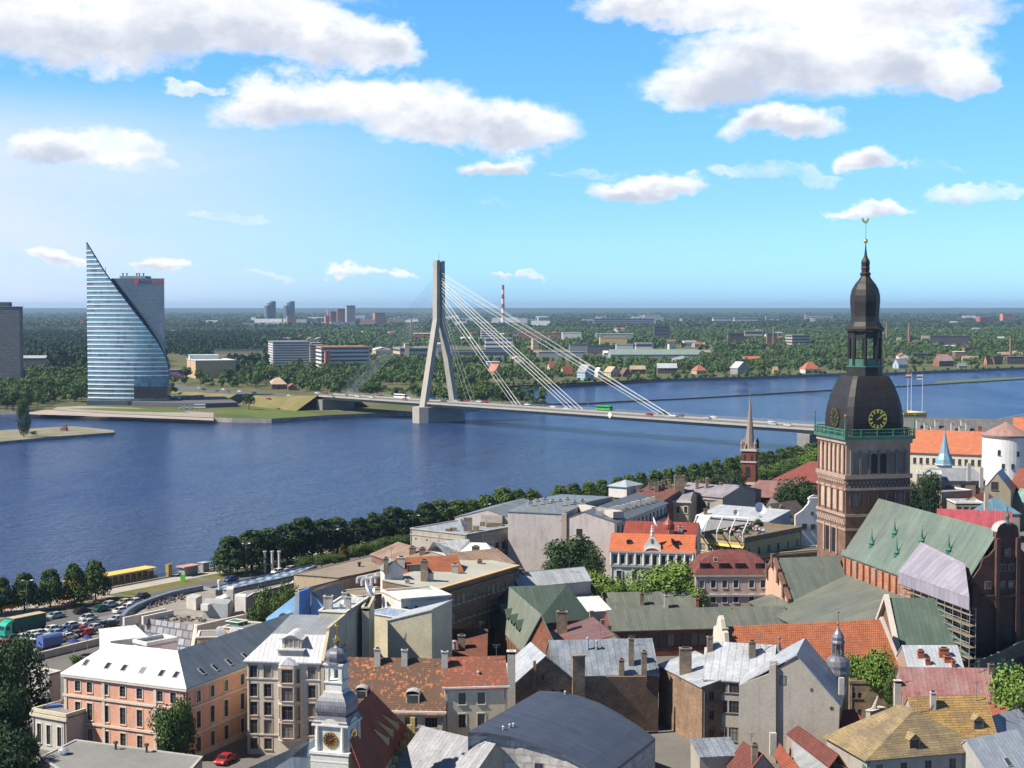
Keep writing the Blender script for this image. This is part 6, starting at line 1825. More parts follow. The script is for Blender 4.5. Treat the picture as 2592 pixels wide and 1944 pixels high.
for p,q_ in zip(pts,pts[1:]):mb.prism([Vector((p.x-.3,p.y,p.z-3)),Vector((q_.x-.3,q_.y,q_.z-3)),Vector((q_.x+.15,q_.y+.1,q_.z-3)),Vector((p.x+.15,p.y+.1,p.z-3))],3.2)
tag(mb.build('safety_net',gn),'green builders netting hanging along the tan roof edge','netting')
b=B('stone_figure_gable','narrow gable top with curled stone ornament beside the green netting','gable',qd(3,(1262,985),(1345,960),13.0,1.0),GZ,13.0,PL('stonegrey',(.40,.39,.37)),s_pale)
b.roof('flat',par=.05);b.end()
mb=MB();p=U(3,1300,965,13.1)
for i in range(7):mb.lathe((p.x-.5+i*.09,p.y,13.1+i*.28),[(.42-i*.04,0),(.44-i*.04,.15),(.3-i*.03,.3)],8)
mb.build('stone_scroll',PL('stonegrey',()),b.root)
b=B('red_house','small red walled house left of the green netting','house',qd(3,(1128,1120),(1285,1100),10.5,6),GZ,10.5,PL('redwall',(.36,.09,.06)),TILE('rusty',(.33,.11,.07),(.26,.09,.06)))
b.roof('shed0',h=1.9);b.end();b.chim(3,1425,830,950,.9,.8,m_chimw)
b=B('chimney_pot_house','tall pale chimney with orange cap beside the red metal roof','chimney block',qd(3,(1408,960),(1448,960),10.8,.9),GZ,15.2,m_chimw,m_ochim);b.roof('flat',par=.05);b.end()
t_dr=TILE('maroon',(.20,.055,.04),(.15,.045,.035))
mr=empty('maroon_roof_house',(50,228,GZ),'dark red ridge roof with pale zinc lean-to below the plaster gable','house')
S3=lambda*a:[U(3,x,y,z)for x,y,z in a]
A_=S3((735,1122,9.8),(1000,1330,9.8),(1060,1250,11.8),(805,1070,11.8));mb=MB();mb.slab(A_,.2);mb.slab([A_[3],A_[2],A_[2]+(A_[2]-A_[1]).xy.to_3d()-Vector((0,0,2)),A_[3]+(A_[3]-A_[0]).xy.to_3d()-Vector((0,0,2))][::-1],.2);mb.build('roof',t_dr,mr)
Z_=S3((765,1165,9.4),(800,1430,7.4),(1030,1430,7.6),(990,1335,9.4));mb=MB();mb.slab(Z_,.15);mb.build('lean_to_roof',s_grey,mr)
D_=S3((690,1180,9.6),(655,1260,8.2),(790,1450,7.2),(890,1430,8.2));mb=MB();mb.slab(D_,.2);mb.build('side_roof',TILE('brickred',(.36,.09,.05),(.28,.07,.04)),mr)
mb=MB();mb.prism([Vector((*p.xy,GZ))for p in(A_[0],A_[1],A_[2],A_[3])],4.5);mb.prism([Vector((*p.xy,GZ))for p in(Z_[0],Z_[1],Z_[2],Z_[3])],2.2);mb.build('wall',PL('brownwall',()),mr)
mb=MB();p=U(3,650,1165,9.4);mb.box((p.x,p.y,7),(1.0,.8,3.6));mb.build('chimney',m_chimw,mr)
b=B('maroon_roof_house','smaller dark red gabled roof left of the maroon ridge roof','house',qd(3,(480,1390),(690,1372),7.6,7),GZ,7.6,PL('brownwall',()),t_dr)
b.roof('gable1',h=3.2,o=.3);b.end();b.chim(3,535,1190,1290,.9,.8)
b=B('grey_roof_house','light blue grey sheet roof in the lower right corner','house',qd(3,(2010,1400),(2330,1330),8.0,10),GZ,8.0,PL('greyhouse',()),SEAM('cornerblue',(.42,.47,.53)))
b.roof('gable0',h=4.6,o=.3);b.end();b.skylight(3,2110,1300,1.0,1.5)
b=B('grey_roof_house','upper pale blue roof cut by the right edge','house',qd(3,(2080,1235),(2330,1160),9.5,9),GZ,9.5,PL('greyhouse',()),SEAM('cornerblue2',(.38,.42,.50)))
b.roof('gable0',h=4.0,o=.3);b.end()
b=B('orange_wall_house','orange wall with slim white chimney at the right edge','house',qd(3,(2005,1020),(2330,1030),12.2,7),GZ,12.2,TILE('orangewall',(.45,.16,.08),(.36,.12,.07)),TILE('orangewall',(),()))
b.roof('gable0',h=1.2);b.end();b.chim(3,2118,1010,1040,.8,.8,m_chimw)
t_or=TILE('orange',(.52,.17,.075),(.44,.14,.065),size=(.4,.55),patch=.14)
b=B('orange_tiled_house','long bright orange tiled roof with white baroque end gable before the cathedral','house',qd(3,(440,800),(1450,745),11.6,18),GZ,11.6,PL('whitegable',(.62,.57,.48)),t_or)
b.roof('gable0',h=7.9,o=.3,og=.05);b.end()
oq=b.q;d_=(oq[1]-oq[0]).normalized();n_=Vector((-d_.y,d_.x,0));wd_=(oq[3]-oq[0]).length
mb=MB()
prof=[(-.3,11),(-.3,12.2),(1.1,12.4),(1.4,14.2),(3.4,14.6),(3.8,16.6),(5.8,17.2),(6.2,19.0),(7.6,19.6),(8.2,21.0),(9,21.6)]
pf=[oq[0]+n_*s_+Vector((0,0,z))for s_,z in prof]+[oq[0]+n_*(18-s_)+Vector((0,0,z))for s_,z in prof[::-1][1:]]
mb.poly([p-d_*.5 for p in pf][::-1]);mb.poly([p+d_*.3 for p in pf])
for i in range(len(pf)):
 j=(i+1)%len(pf);mb.poly([pf[i]-d_*.5,pf[j]-d_*.5,pf[j]+d_*.3,pf[i]+d_*.3])
for s_,z in((0,12.3),(2.4,14.5),(4.8,17.0),(7,19.4)):
 q_=oq[0]+n_*s_;mb.box((q_.x-.1,q_.y,z),(1.3,.5,.28),math.atan2(d_.y,d_.x))
mb.build('baroque_gable',PL('whitegable',()),b.root)
mb=MB();pr_=[oq[1]+Vector((0,0,11.4)),oq[1]+n_*9+Vector((0,0,19.7)),oq[1]+n_*18+Vector((0,0,11.4))]
for p,q_ in zip(pr_,pr_[1:]):mb.slab([p+d_*.1+Vector((0,0,.3)),p+d_*.7+Vector((0,0,.3)),q_+d_*.7+Vector((0,0,.3)),q_+d_*.1+Vector((0,0,.3))],.8)
mb.build('verge_wall',PL('verge',(.56,.50,.44)),b.root)
pl_blk=PL('blockbeige',(.56,.51,.37),streak=.25,patch=.4)
s_lt=SEAM('lightzinc',(.52,.55,.58))
def block(name,label,quad,ze,wall,roofm,kind='flat',par=.25,**kw):
 b=B(name,label,'house',quad,GZ,ze,wall,roofm);b.roof(kind,par=par,**kw)if kind=='flat' else b.roof(kind,**kw);return b
b=block('blank_wall_block','blank pale yellow block with pitched zinc roof and dark right side',q3(6,(1330,1160),(1640,1172),(1830,1105),22.2),22.2,pl_blk,s_lt,'shed3',h=2.2,o=.1);b.end(m_soot)
b.chim(6,1730,1005,1080,1.2,.9,m_chimw);b.chim(6,1790,990,1055,1.1,1.1,m_white_p);b.chim(6,1480,1140,1168,.6,.5,m_chimw)
b=block('blank_wall_block','tall pale yellow firewall block with slanting top behind the cream house',q3(6,(1150,1080),(1200,1080),(1430,1010),25.0),25.0,pl_blk,m_soot);b.end(pl_blk)
b.chim(6,1330,975,1030,1.3,.9,m_chimw)
b=block('blank_wall_block','narrow pale yellow tower block with three chimneys behind the onion dome',q3(6,(850,1100),(1040,1110),(1150,1010),25.4),25.4,pl_blk,s_lt);b.end(m_trim)
for a in((915,990,1080,1.5,1.2),(1030,965,1050,.9,.9),(1055,995,1090,.9,.9)):b.chim(6,*a,mat=m_chimw)
rng=random.Random(4)
pm=U(6,900,1190,20.5)
for i in range(1):
 plant('round','bush',pm.x,pm.y,20.0,2.0,3.4,'potted plants on the roof terrace above the cream house',None,0,'potted_plants',m_leaf)
b=block('terrace_block','roof terrace with plants behind the cream house gable',qd(6,(850,1210),(985,1215),20.0,5),20.0,pl_blk,s_lt,par=.8);b.end(pl_blk)
b=block('low_blue_roof_block','pale blue flat roof pocket between the yellow blocks',qd(6,(1425,1150),(1600,1110),21.0,9),21.0,pl_blk,SEAM('pocketblue',(.35,.45,.62)),par=.1);b.end()
b=block('white_terrace_block','white terraced roofs with pipes and chimneys beside the long brown block',q3(6,(1290,960),(1425,1025),(1625,965),22.5),22.5,PL('whiterender',(.66,.62,.58)),M('white_deck',(.74,.70,.66),scale=.3,streak=.2),par=.4)
b.face(0);b.face(1,rows=[(1.2,.7)],cols=5,w=.6,frame=m_framed,mull=0,sill=False);b.end(PL('whiterender',()))
b=block('white_terrace_block','white stack house with twin tall chimneys left of the orange roof patch',qd(6,(1310,900),(1440,892),22.8,3.2),25.6,PL('whiterender',()),f_grey,'gable1',h=1.6);b.end();b.chim(6,1425,720,780,1.6,1.2,m_chimw);b.chim(6,1320,725,790,.9,.9,m_chim)
b=block('brown_works_block','dim brown yard block with ducts behind the blue gable',q3(6,(990,960),(1110,1000),(1300,900),20.5),20.5,PL('brownyard',(.36,.28,.20)),f_brown,par=.2);b.end()
mb=MB()
for i in range(5):
 p=U(6,1120+i*32,880+(i%2)*18,22);q_=p+Vector((1.6,.8,0));mb.tube((p.x,p.y,21.4),(p.x,p.y,22.4+i*.2),.35,n=8);mb.tube((p.x,p.y,22.4+i*.2),(q_.x,q_.y,22.6+i*.2),.35,n=8)
mb.build('duct',M('duct_alu',(.68,.7,.72),rough=.3,metal=.3),b.root)
def dish(k,x,y,z,r,label,mat=None,az=-1.2):
 p=U(k,x,y,z)
 root=empty('satellite_dish',(p.x,p.y,z-r-.3),label,'satellite dish')
 n=Vector((math.sin(az)*.9,-math.cos(az)*.9,.42)).normalized();u=n.orthogonal().normalized();v=n.cross(u)
 mb=MB();N0=14;rings=[]
 for k_ in range(4):
  rr=r*k_/3;rings.append([p+n*(.16*r*(k_/3)**2*2)+(u*math.cos(6.2832*i/N0)+v*math.sin(6.2832*i/N0))*rr for i in range(N0)])
 for k_ in range(3):
  for i in range(N0):
   j=(i+1)%N0
   mb.poly([rings[k_][i],rings[k_][j],rings[k_+1][j],rings[k_+1][i]]if k_ else[rings[0][0],rings[1][i],rings[1][j]])
 mb.build('reflector',mat or M('dish_white',(.78,.78,.78),rough=.4,var=.05),root)
 mb=MB();mb.tube(p-Vector((0,0,r+.3)),p,.06,n=6);mb.tube(p,p+n*r*.9,.03,n=5);mb.build('mount',m_zinc,root)
dish(6,1185,960,23.5,2.3,'large satellite dish seen edge on above the yellow blocks',az=1.6)
dish(6,1235,965,22.6,.9,'small white dish below the large edge-on dish')
dish(6,1018,1052,26.0,.8,'white dish among chimneys on the tower block behind the cream house')
dish(17,1525,1000,19.2,1.1,'left white dish above the yellow annex',az=.9)
dish(17,1715,1020,19.4,1.2,'right white dish above the yellow annex',az=.9)
# ---- cathedral
Kc=Vector((73.2,345.0,0));ax=Vector((.215,-.977,0)).normalized();ac=Vector((.977,.215,0)).normalized()
TS=15.3
Tc=Kc+ac*TS/2-ax*TS/2
zD=lambda k,y,Y=348.0:AT(k,800,y,Y).z
br_dom,br_domd=BRK('dom',(.25,.138,.098),(.18,.10,.074),streak=.3),BRK('domshade',(.13,.062,.05),(.09,.052,.045))  # second brick is a darker copy with the east gable's shade coloured in
pl_dom=PL('dom',(.44,.34,.26),col2=(.30,.19,.14),patch=.8,streak=.4);pl_domg=PL('domgreyshade',(.24,.205,.175),col2=(.15,.12,.105),patch=.8,streak=.5)
m_blk=M('black_copper',(.024,.022,.022),'seam',col2=(.038,.034,.033),size=(.7,2),scale=.5,rough=.55,spec=.3,var=.2,seam=.3)
m_cop=M('green_copper',(.055,.18,.13),col2=(.035,.12,.09),scale=.8,rough=.6,var=.2)
dm=empty('cathedral',(Tc.x,Tc.y,GZ),'great brick cathedral with black domed clock tower and green copper nave roof','cathedral')
def sqr(mb,c,half,z0,z1,d=(ac,ax),mi=0,half1=None,ch=0.0):
 h1=half if half1 is None else half1
 def ring(h,z):
  k=min(ch*h,h*.585)
  pts=[]
  for a,b_ in((-1,1),(1,1),(1,-1),(-1,-1)):
   if ch:
    e=((-1,1-0),(0,0))
    if(a,b_)==(-1,1):pr=((-h,h-k),(-h+k,h))
    elif(a,b_)==(1,1):pr=((h-k,h),(h,h-k))
    elif(a,b_)==(1,-1):pr=((h,-h+k),(h-k,-h))
    else:pr=((-h+k,-h),(-h,-h+k))
    pts+=pr
   else:pts.append((a*h,b_*h))
  return[Vector((c.x+d[0].x*p+d[1].x*q_,c.y+d[0].y*p+d[1].y*q_,z))for p,q_ in pts]
 A,D=ring(half,z0),ring(h1,z1)
 n=len(A)
 for i in range(n):mb.poly([A[i],A[(i+1)%n],D[(i+1)%n],D[i]],mi)
 mb.poly(D,mi);mb.poly(A[::-1],mi)
def chain(mb,c,prof,ch=0.0,mi=0):
 for(h0,z0),(h1,z1)in zip(prof,prof[1:]):sqr(mb,c,h0,z0,z1,mi=mi,half1=h1,ch=ch)
z22=lambda y:AT(22,1640,y,346).z
mb=MB();sqr(mb,Tc,TS/2,GZ,z22(600));mb.build('tower_shaft',br_dom,dm)
mb=MB();sqr(mb,Tc,TS/2-.05,z22(600),z22(75));mb.build('belfry_stage',pl_dom,dm)
mb=MB()
for y0,y1,o_ in((620,560,.35),(780,745,.25),(1150,1110,.25),(130,70,.3),(1340,1310,.15)):sqr(mb,Tc,TS/2+o_,z22(y0),z22(y1))
mb.build('string_course',pl_dom,dm)
def arch_poly(p,u,n,w,z0,z1,off):
 r=w/2;zs=z1-r
 f=lambda a,z:Vector((p.x+u.x*a+n.x*off,p.y+u.y*a+n.y*off,z))
 return[f(-r,z0),f(r,z0)]+[f(r*math.cos(math.pi*i/8),zs+r*math.sin(math.pi*i/8))for i in range(9)]
FL=(Kc-ax*TS,-ac,ax)
FR=(Kc,ax,ac)
m_dk=M('opening_dark',(.012,.012,.014),rough=.6)
def arcade(face,n,w,y0,y1,mat,name,m0=1.0,m1=1.0,off=.06,pil=None,only=None):
 s_,nn,u=face
 mb,pb=MB(),MB()
 L=TS-m0-m1
 for i in range(n):
  if only is not None and i not in only:continue
  a=m0+(i+.5)/n*L
  mb.poly(arch_poly(s_+u*a,u,nn,w,z22(y0),z22(y1),off))
 if mb.v:mb.build(name,mat,dm)
 if pil:
  for i in range(n+1):
   a=m0+i/n*L;p=s_+u*a+nn*.14
   pb.box((p.x,p.y,z22(y0+20)),(.55,.34,z22(y1-25)-z22(y0+20)),math.atan2(u.y,u.x))
  pb.build('pilaster',pil,dm)
pl_niche=PL('niche',(.52,.41,.32),col2=(.38,.26,.19),streak=.3)
arcade(FL,6,1.55,540,180,pl_niche,'blind_arch',.8,.8,.05,br_dom)
arcade(FL,4,1.9,1075,770,pl_niche,'blind_arch',1.4,.8,.05,br_dom)
arcade(FL,2,2.2,1680,1320,m_dk,'lancet_window',4.2,4.2,.05,pl_dom)
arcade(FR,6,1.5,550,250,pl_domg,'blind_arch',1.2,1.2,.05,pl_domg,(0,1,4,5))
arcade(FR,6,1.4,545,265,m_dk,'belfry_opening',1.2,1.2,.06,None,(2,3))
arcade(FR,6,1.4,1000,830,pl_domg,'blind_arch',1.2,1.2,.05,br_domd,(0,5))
for face,ys in((FL,(600,690)),(FR,(640,740)),(FL,(1190,1260))):
 s_,nn,u=face;mb=MB()
 for r_ in range(2):
  for i in range(16):
   p=s_+u*((i+.5+.5*r_)/16.6*TS)+nn*.1
   mb.box((p.x,p.y,z22(ys[0]+(ys[1]-ys[0])*(r_+1)/2)),(.5,.3,.55),math.atan2(u.y,u.x))
 mb.build('brick_frieze',pl_niche if face is FL else pl_domg,dm)  # right tower face gets darker plaster, its shade put into the colour
zg0,zg1=z22(70),z22(70)+2.4
mb=MB();sqr(mb,Tc,TS/2+.75,zg0+.005,zg0+.7);sqr(mb,Tc,TS/2+.25,zg0-.55,zg0)
c4=[Tc+ac*a*(TS/2+.55)+ax*b_*(TS/2+.55)for a,b_ in((-1,1),(1,1),(1,-1),(-1,-1))]
for i in range(4):
 p,q_=c4[i],c4[(i+1)%4]
 for zz_ in(1.5,2.2):mb.tube((p.x,p.y,zg0+zz_),(q_.x,q_.y,zg0+zz_),.13,n=6)
 for j in range(26):
  e_=p.lerp(q_,j/26);mb.tube((e_.x,e_.y,zg0+.7),(e_.x,e_.y,zg0+2.2),.09 if j%6 else .22,n=5)
 mb.tube((p.x,p.y,zg0+.7),(p.x,p.y,zg0+5.2),.22,.1,6)
mb.build('gallery_balustrade',m_cop,dm)
mb=MB()
for p in c4:mb.ball((p.x,p.y,zg0+5.4),.3,8)
mb.build('gilded_knob',m_gold,dm)
KW=.3798/FPX*354/1.326/2
z8=lambda y:AT(8,760,y,354).z
prof=[(545,1520),(535,1490),(540,1440),(534,1390),(512,1330),(472,1265),(420,1205),(365,1155),(328,1132)]
mb=MB();chain(mb,Tc,[(w_*KW,z8(y))for w_,y in prof],.17);mb.build('lower_dome',m_blk,dm)
for nn in(ax,-ac):
 c=Tc+nn*(546*KW);c.z=z8(1410)
 clock(dm,c,(nn+Vector((0,0,.0))).normalized(),2.1,None,M('clock_black',(.012,.012,.012),rough=.5),hrs=2.1,mins=8,ring=.045)
mb=MB();chain(mb,Tc,[(290*KW,z8(1134)),(287*KW,z8(1070))],.585);mb.build('lantern_base',m_blk,dm)
mb=MB();chain(mb,Tc,[(296*KW,z8(1075)),(296*KW,z8(1066))],.585)
RO=285*KW
for i in range(8):
 a=math.atan2(ac.y,ac.x)+math.pi/8+i*math.pi/4;b_=a+math.pi/4
 p=Vector((Tc.x+math.cos(a)*RO,Tc.y+math.sin(a)*RO,0));q_=Vector((Tc.x+math.cos(b_)*RO,Tc.y+math.sin(b_)*RO,0))
 mb.prism([(p.x,p.y,z8(1066)),(q_.x,q_.y,z8(1066)),(q_.x*.99+Tc.x*.01,q_.y*.99+Tc.y*.01,z8(1066)),(p.x*.99+Tc.x*.01,p.y*.99+Tc.y*.01,z8(1066))],z8(1022)-z8(1066))
mb.build('lantern_balustrade',m_cop,dm)
mb=MB()
for i in range(8):
 a=math.atan2(ac.y,ac.x)+math.pi/8+i*math.pi/4
 p=(Tc.x+math.cos(a)*RO*.93,Tc.y+math.sin(a)*RO*.93)
 mb.tube((*p,z8(1075)),(*p,z8(835)),.42,.42,8)
chain(mb,Tc,[(262*KW,z8(885)),(262*KW,z8(840))],.585)
chain(mb,Tc,[(30*KW,z8(1075)),(30*KW,z8(860))],.585)
mb.build('lantern_posts',m_blk,dm)
prof=[(296,835),(300,820),(262,805),(226,775),(214,740),(222,690),(232,640),(228,600),(205,560),(160,525),(112,500),(84,482),(70,472),(82,462),(84,452),(62,444),(62,428),(70,418),(62,408),(66,392),(68,378),(55,362),(36,350),(22,330),(12,290),(6,250)]
mb=MB();chain(mb,Tc,[(w_*KW*1.04,z8(y))for w_,y in prof],.585);mb.build('upper_dome',m_blk,dm)
mb=MB();mb.ball((Tc.x,Tc.y,z8(238)),.5,12);mb.build('gilded_ball',m_gold,dm,True)
mb=MB();mb.tube((Tc.x,Tc.y,z8(250)),(Tc.x,Tc.y,z8(125)),.07,.05,6);mb.build('spire_rod',M('rod_iron',(.2,.2,.2)),dm)
rz0=z8(107);rp=[(-.8,.0),(-.95,.55),(-.85,.8),(-.55,.7),(-.35,.25),(-.05,.1),(.2,.3),(.28,.72),(.5,.82),(.62,.62),(.85,.6),(.62,.45),(.6,.1),(.35,-.3),(.08,-.5),(.05,-.8),(-.05,-.8),(-.08,-.48),(-.4,-.35)]
mb=MB();A=[Vector((Tc.x+a,Tc.y-.08,rz0+b_))for a,b_ in rp];D=[p+Vector((0,.16,0))for p in A]
mb.poly(A);mb.poly(D[::-1])
for i in range(len(A)):mb.poly([A[i],D[i],D[(i+1)%len(A)],A[(i+1)%len(A)]])
mb.build('weathercock',m_gold,dm)
s_nave=M('nave_copper',(.165,.215,.17),'seam',col2=(.115,.15,.125),size=(.62,2.5),scale=.14,rough=.55,var=.2,streak=.35,seam=.35)
s_naved=M('nave_copper_dark',(.125,.15,.135),'seam',col2=(.165,.195,.165),size=(.62,2.5),scale=.2,rough=.5,var=.2,streak=.2,seam=.35)
s_aisle=M('aisle_copper',(.125,.145,.13),'seam',col2=(.175,.19,.155),size=(.62,2.5),scale=.12,rough=.5,var=.2,streak=.3,seam=.4)
s_green=M('green_roof',(.075,.115,.09),'seam',col2=(.10,.145,.115),size=(.9,1.6),scale=.25,rough=.6,var=.25,streak=.2,seam=.3)
ZR_,ZE_,HWn,LN=35.0,23.3,7.95,51.7
Rg=Kc+ac*TS/2
def nv(l,s_,z):p=Rg+ax*l-ac*s_;return Vector((p.x,p.y,z))
e_=.35
sl=(ZR_-ZE_)/HWn
cut=15
mb=MB();mb.slab([nv(-1,HWn+e_,ZE_-e_*sl),nv(cut-5,HWn+e_,ZE_-e_*sl),nv(cut,0,ZR_),nv(-1,0,ZR_)],.25);mb.build('nave_roof',s_naved,dm)
mb=MB();mb.slab([nv(cut-5,HWn+e_,ZE_-e_*sl),nv(LN,HWn+e_,ZE_-e_*sl),nv(LN,0,ZR_),nv(cut,0,ZR_)],.25)
mb.slab([nv(LN,-HWn,ZE_),nv(-1,-HWn,ZE_),nv(-1,0,ZR_),nv(LN,0,ZR_)],.25);mb.build('nave_roof',s_nave,dm)
npl=[nv(-1,HWn+e_,ZE_-e_*sl),nv(LN,HWn+e_,ZE_-e_*sl),nv(LN,0,ZR_),nv(-1,0,ZR_)]
br_lit=BRK('lit',(.50,.24,.14),(.40,.17,.10),streak=.2)  # brighter copy of the brick, sunlight put into the colour
mb=MB();p,q_=nv(0,HWn,0),nv(LN,HWn,0)
facade(mb,dm,p,q_,GZ,ZE_-.05);p2,q2=nv(0,-HWn,0),nv(LN,-HWn,0);facade(mb,dm,q2,p2,GZ,ZE_-.05);mb.build('clerestory_wall',br_lit,dm)
mb,wb=MB(),MB()
for i in range(9):
 pp=p+ax*(1+i*3.1)-ac*.25;mb.box((pp.x,pp.y,17),(.5,.45,5.2),math.atan2(ax.y,ax.x))
mb.build('buttress',br_lit,dm)
for x,y in((870,1395),(1030,1455)):
 l=t_at(p,q_,4,x)
 pp=p+ax*l-ac*.07
 c=Vector((pp.x,pp.y,21.3))
 wb.poly([c+ax*1.25*math.cos(a*.5236)+Vector((0,0,1.7*math.sin(a*.5236)))for a in range(12)])
wb.build('round_window',M('leaded_glass',(.30,.30,.30),scale=1.5,rough=.3),dm)
for x,y in((980,1215),(1165,1132),(1182,1290),(1385,1195),(1603,1270)):
 h_=ray_hit([npl],4,x,y)
 if h_:
  c=h_[1];mb=MB();mb.lathe((c.x,c.y,c.z-.6),[(.62,0),(.6,1.0),(.8,1.05),(.35,1.6),(.14,2.7),(.03,3.9)],8);mb.ball((c.x,c.y,c.z+3.45),.13,8)
  mb.build('roof_spirelet',m_cop,dm)
gr_=[(9.4,5),(9.4,25.9),(8.4,26.6),(6.6,28.2),(5.6,29.8),(4.0,30.4),(2.7,31.6),(2.4,34.4),(1.9,35.6),(0,36.4)]
gd=[(-7.4,5)]+gr_+[(-a,z)for a,z in((1.9,35.6),(2.3,34.4),(2.5,31.6),(3.6,30.4),(4.9,29.8),(5.4,28.2),(6.6,26.6),(7.4,25.9))]
gd=[(a+1.5,z)for a,z in gd]
A=[nv(LN+.4,-a,z)for a,z in gd];D=[p_-ax*1.2 for p_ in A]
mb=MB();mb.poly(A);mb.poly(D[::-1])
for i in range(len(A)):mb.poly([A[i],D[i],D[(i+1)%len(A)],A[(i+1)%len(A)]])
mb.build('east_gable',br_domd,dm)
mb=MB()
for a in(-5.4,-.6,3.6,8.4):
 h_=33.6 if-1<a<4 else 25.0
 c=nv(LN+.75,-a,5);mb.box((c.x,c.y,5),(.8,.7,h_-5),math.atan2(ac.y,ac.x))
mb.build('gable_pilaster',br_domd,dm)
mb=MB()
c0,c1=nv(LN+.62,6.0,0),nv(LN+.62,-11,0)
band(mb,c0,c1,22.4,.5,.35);mb.build('gable_cornice',br_domd,dm)
for a,z in((1.5,30.9),(.6,28.1),(2.4,28.1),(-2.4,24.9),(.6,24.9),(2.4,24.9),(5.6,24.9)):
 c=nv(LN+.42,-a,z)
 window(dm,(c.x+ax.x*.15,c.y+ax.y*.15,z-.7),math.atan2(ac.y,ac.x),1.0,1.15,pl_domg,m_framed,.1,0,1)
c=nv(LN+1,0,11);mb=MB();mb.poly(arch_poly(nv(LN+.45,-3.2,0),ac,ax,6.5,5.2,17.0,.05));mb.build('great_arch',m_dk,dm)
mb=MB();c=nv(LN+.3,-1.5,36.4);mb.lathe((c.x,c.y,36.2),[(.5,0),(.3,.8),(.5,1.5),(.2,2.2),(.12,3.2)],8);mb.build('gable_finial',m_cop,dm)
mb=MB();c=nv(LN,0,38.9)
for i in range(8):
 a0,a1=math.pi*i/8,math.pi*(i+1)/8
 P_=lambda a,l:nv(LN+l,-1.5-2.3*math.cos(a),35.0+1.7*math.sin(a))
 mb.slab([P_(a0,.7),P_(a1,.7),P_(a1,-1.4),P_(a0,-1.4)],.2)
mb.build('gable_cap',M('cap_sheet',(.5,.47,.45),rough=.4),dm)
mb=MB();cb=nv(LN+2,17,0)
def fan(mb,pts,t=.2):
 for i in range(1,len(pts)-1):mb.slab([pts[0],pts[i],pts[i+1]],t)
zA,zB_=18.7,12.6
mb=MB()
P_=[nv(-3,HWn+.05,zA),nv(36,HWn+.05,zA),nv(36,HWn+21,zB_),nv(-3,HWn+21,zB_)]
mb.slab(P_[::-1]if(P_[1]-P_[0]).cross(P_[2]-P_[1]).z<0 else P_,.3);mb.build('aisle_roof',s_aisle,dm)
mb=MB();a_,b_=nv(-3,HWn+20.5,0),nv(36,HWn+20.5,0);facade(mb,dm,a_,b_,GZ,zB_-.2);c_=nv(36,HWn,0);facade(mb,dm,b_,c_,GZ,zB_-.2)
mb.poly([(b_.x,b_.y,zB_-.3),(c_.x,c_.y,zB_-.3),(c_.x,c_.y,zA-.35)]);mb.build('aisle_wall',br_dom,dm)
Pn=U(3,755,312,14.0)
b=B('cross_wing','copper roofed cross wing with pale stucco gable below the cathedral tower','church wing',axis_quad(Pn,ac,15,19),GZ,14.0,PL('wingstucco',(.62,.42,.31),col2=(.50,.28,.19),patch=.8),s_naved)
b.face(3,holes=[(11.2,15.5,9.6,13.9)])
b.roof('gable0',h=8.2,o=.4,og=.1);b.end()
c0,c1=b.q[3],b.q[0]
mb=MB();apex=(c0+c1)/2
for s0,s1 in((c0,apex),(apex,c1)):
 za,zb=(14,22.2)if s0 is c0 else(22.2,14)
 p0,p1=Vector((*s0.xy,za))-ac*.3,Vector((*s1.xy,zb))-ac*.3
 mb.slab([p0+Vector((0,0,.55)),p1+Vector((0,0,.55)),p1+ac*.9+Vector((0,0,.55)),p0+ac*.9+Vector((0,0,.55))][::-1],.9)
mb.build('gable_verge',br_dom,b.root)
mb=MB()
for i in range(7):
 s_=i/6;p=c0.lerp(c1,s_);z=14+8.2*(1-abs(s_-.5)*2);p=p-ac*.1
 mb.box((p.x,p.y,z-2.2),(.8,.8,3.2),math.atan2(ac.y,ac.x))
mb.build('gable_pier',br_dom,b.root)
mb=MB();d_=(c1-c0).normalized();mm=c0+d_*13.3-ac*.05;mb.poly([Vector((*(mm+d_*a).xy,z))for a,z in((-2,9.8),(2,9.8),(2,13.8),(-2,13.8))]);mb.build('hatch_door',BRK('hatch',(.16,.08,.06),(.12,.06,.05)),b.root)
m_tarp=M('tarpaulin',(.33,.305,.36),'seam',col2=(.27,.25,.30),size=(1.9,9),scale=.3,rough=.35,var=.1,seam=.25)
h1,h2=ray_hit([npl],4,1410,1222),ray_hit([npl],4,1770,1400)
tl,tr=h1[1]+Vector((-.9,-.2,.9)),h2[1]+Vector((-.9,-.2,.9))
bl,br2=U(4,1195,1432,24.4),U(4,1770,1640,24.4)
sc_=empty('scaffold',(bl.x,bl.y,GZ),'scaffolding under a pale lilac tarpaulin roof against the cathedral nave','scaffolding')
mb=MB();mb.slab([bl,br2,tr,tl],.08)
dz=Vector((0,0,-2.3));mb.poly([bl+dz,br2+dz,br2,bl]);mb.poly([br2+dz,tr+dz*.6,tr,br2]);mb.build('tarpaulin',m_tarp,sc_)
m_pole=M('scaffold_pole',(.30,.28,.25),rough=.5);m_plank=M('scaffold_plank',(.28,.23,.17),scale=1)
mb=MB();pk=MB()
dd=(br2-bl);nL=9
inw=(tl-bl);inw.z=0;inw.normalize()
for i in range(nL+1):
 p=bl+dd*(i/nL)
 for s_ in(.2,1.9):
  q_=p+inw*s_;mb.tube((q_.x,q_.y,11),(q_.x,q_.y,22.4),.09,n=5)
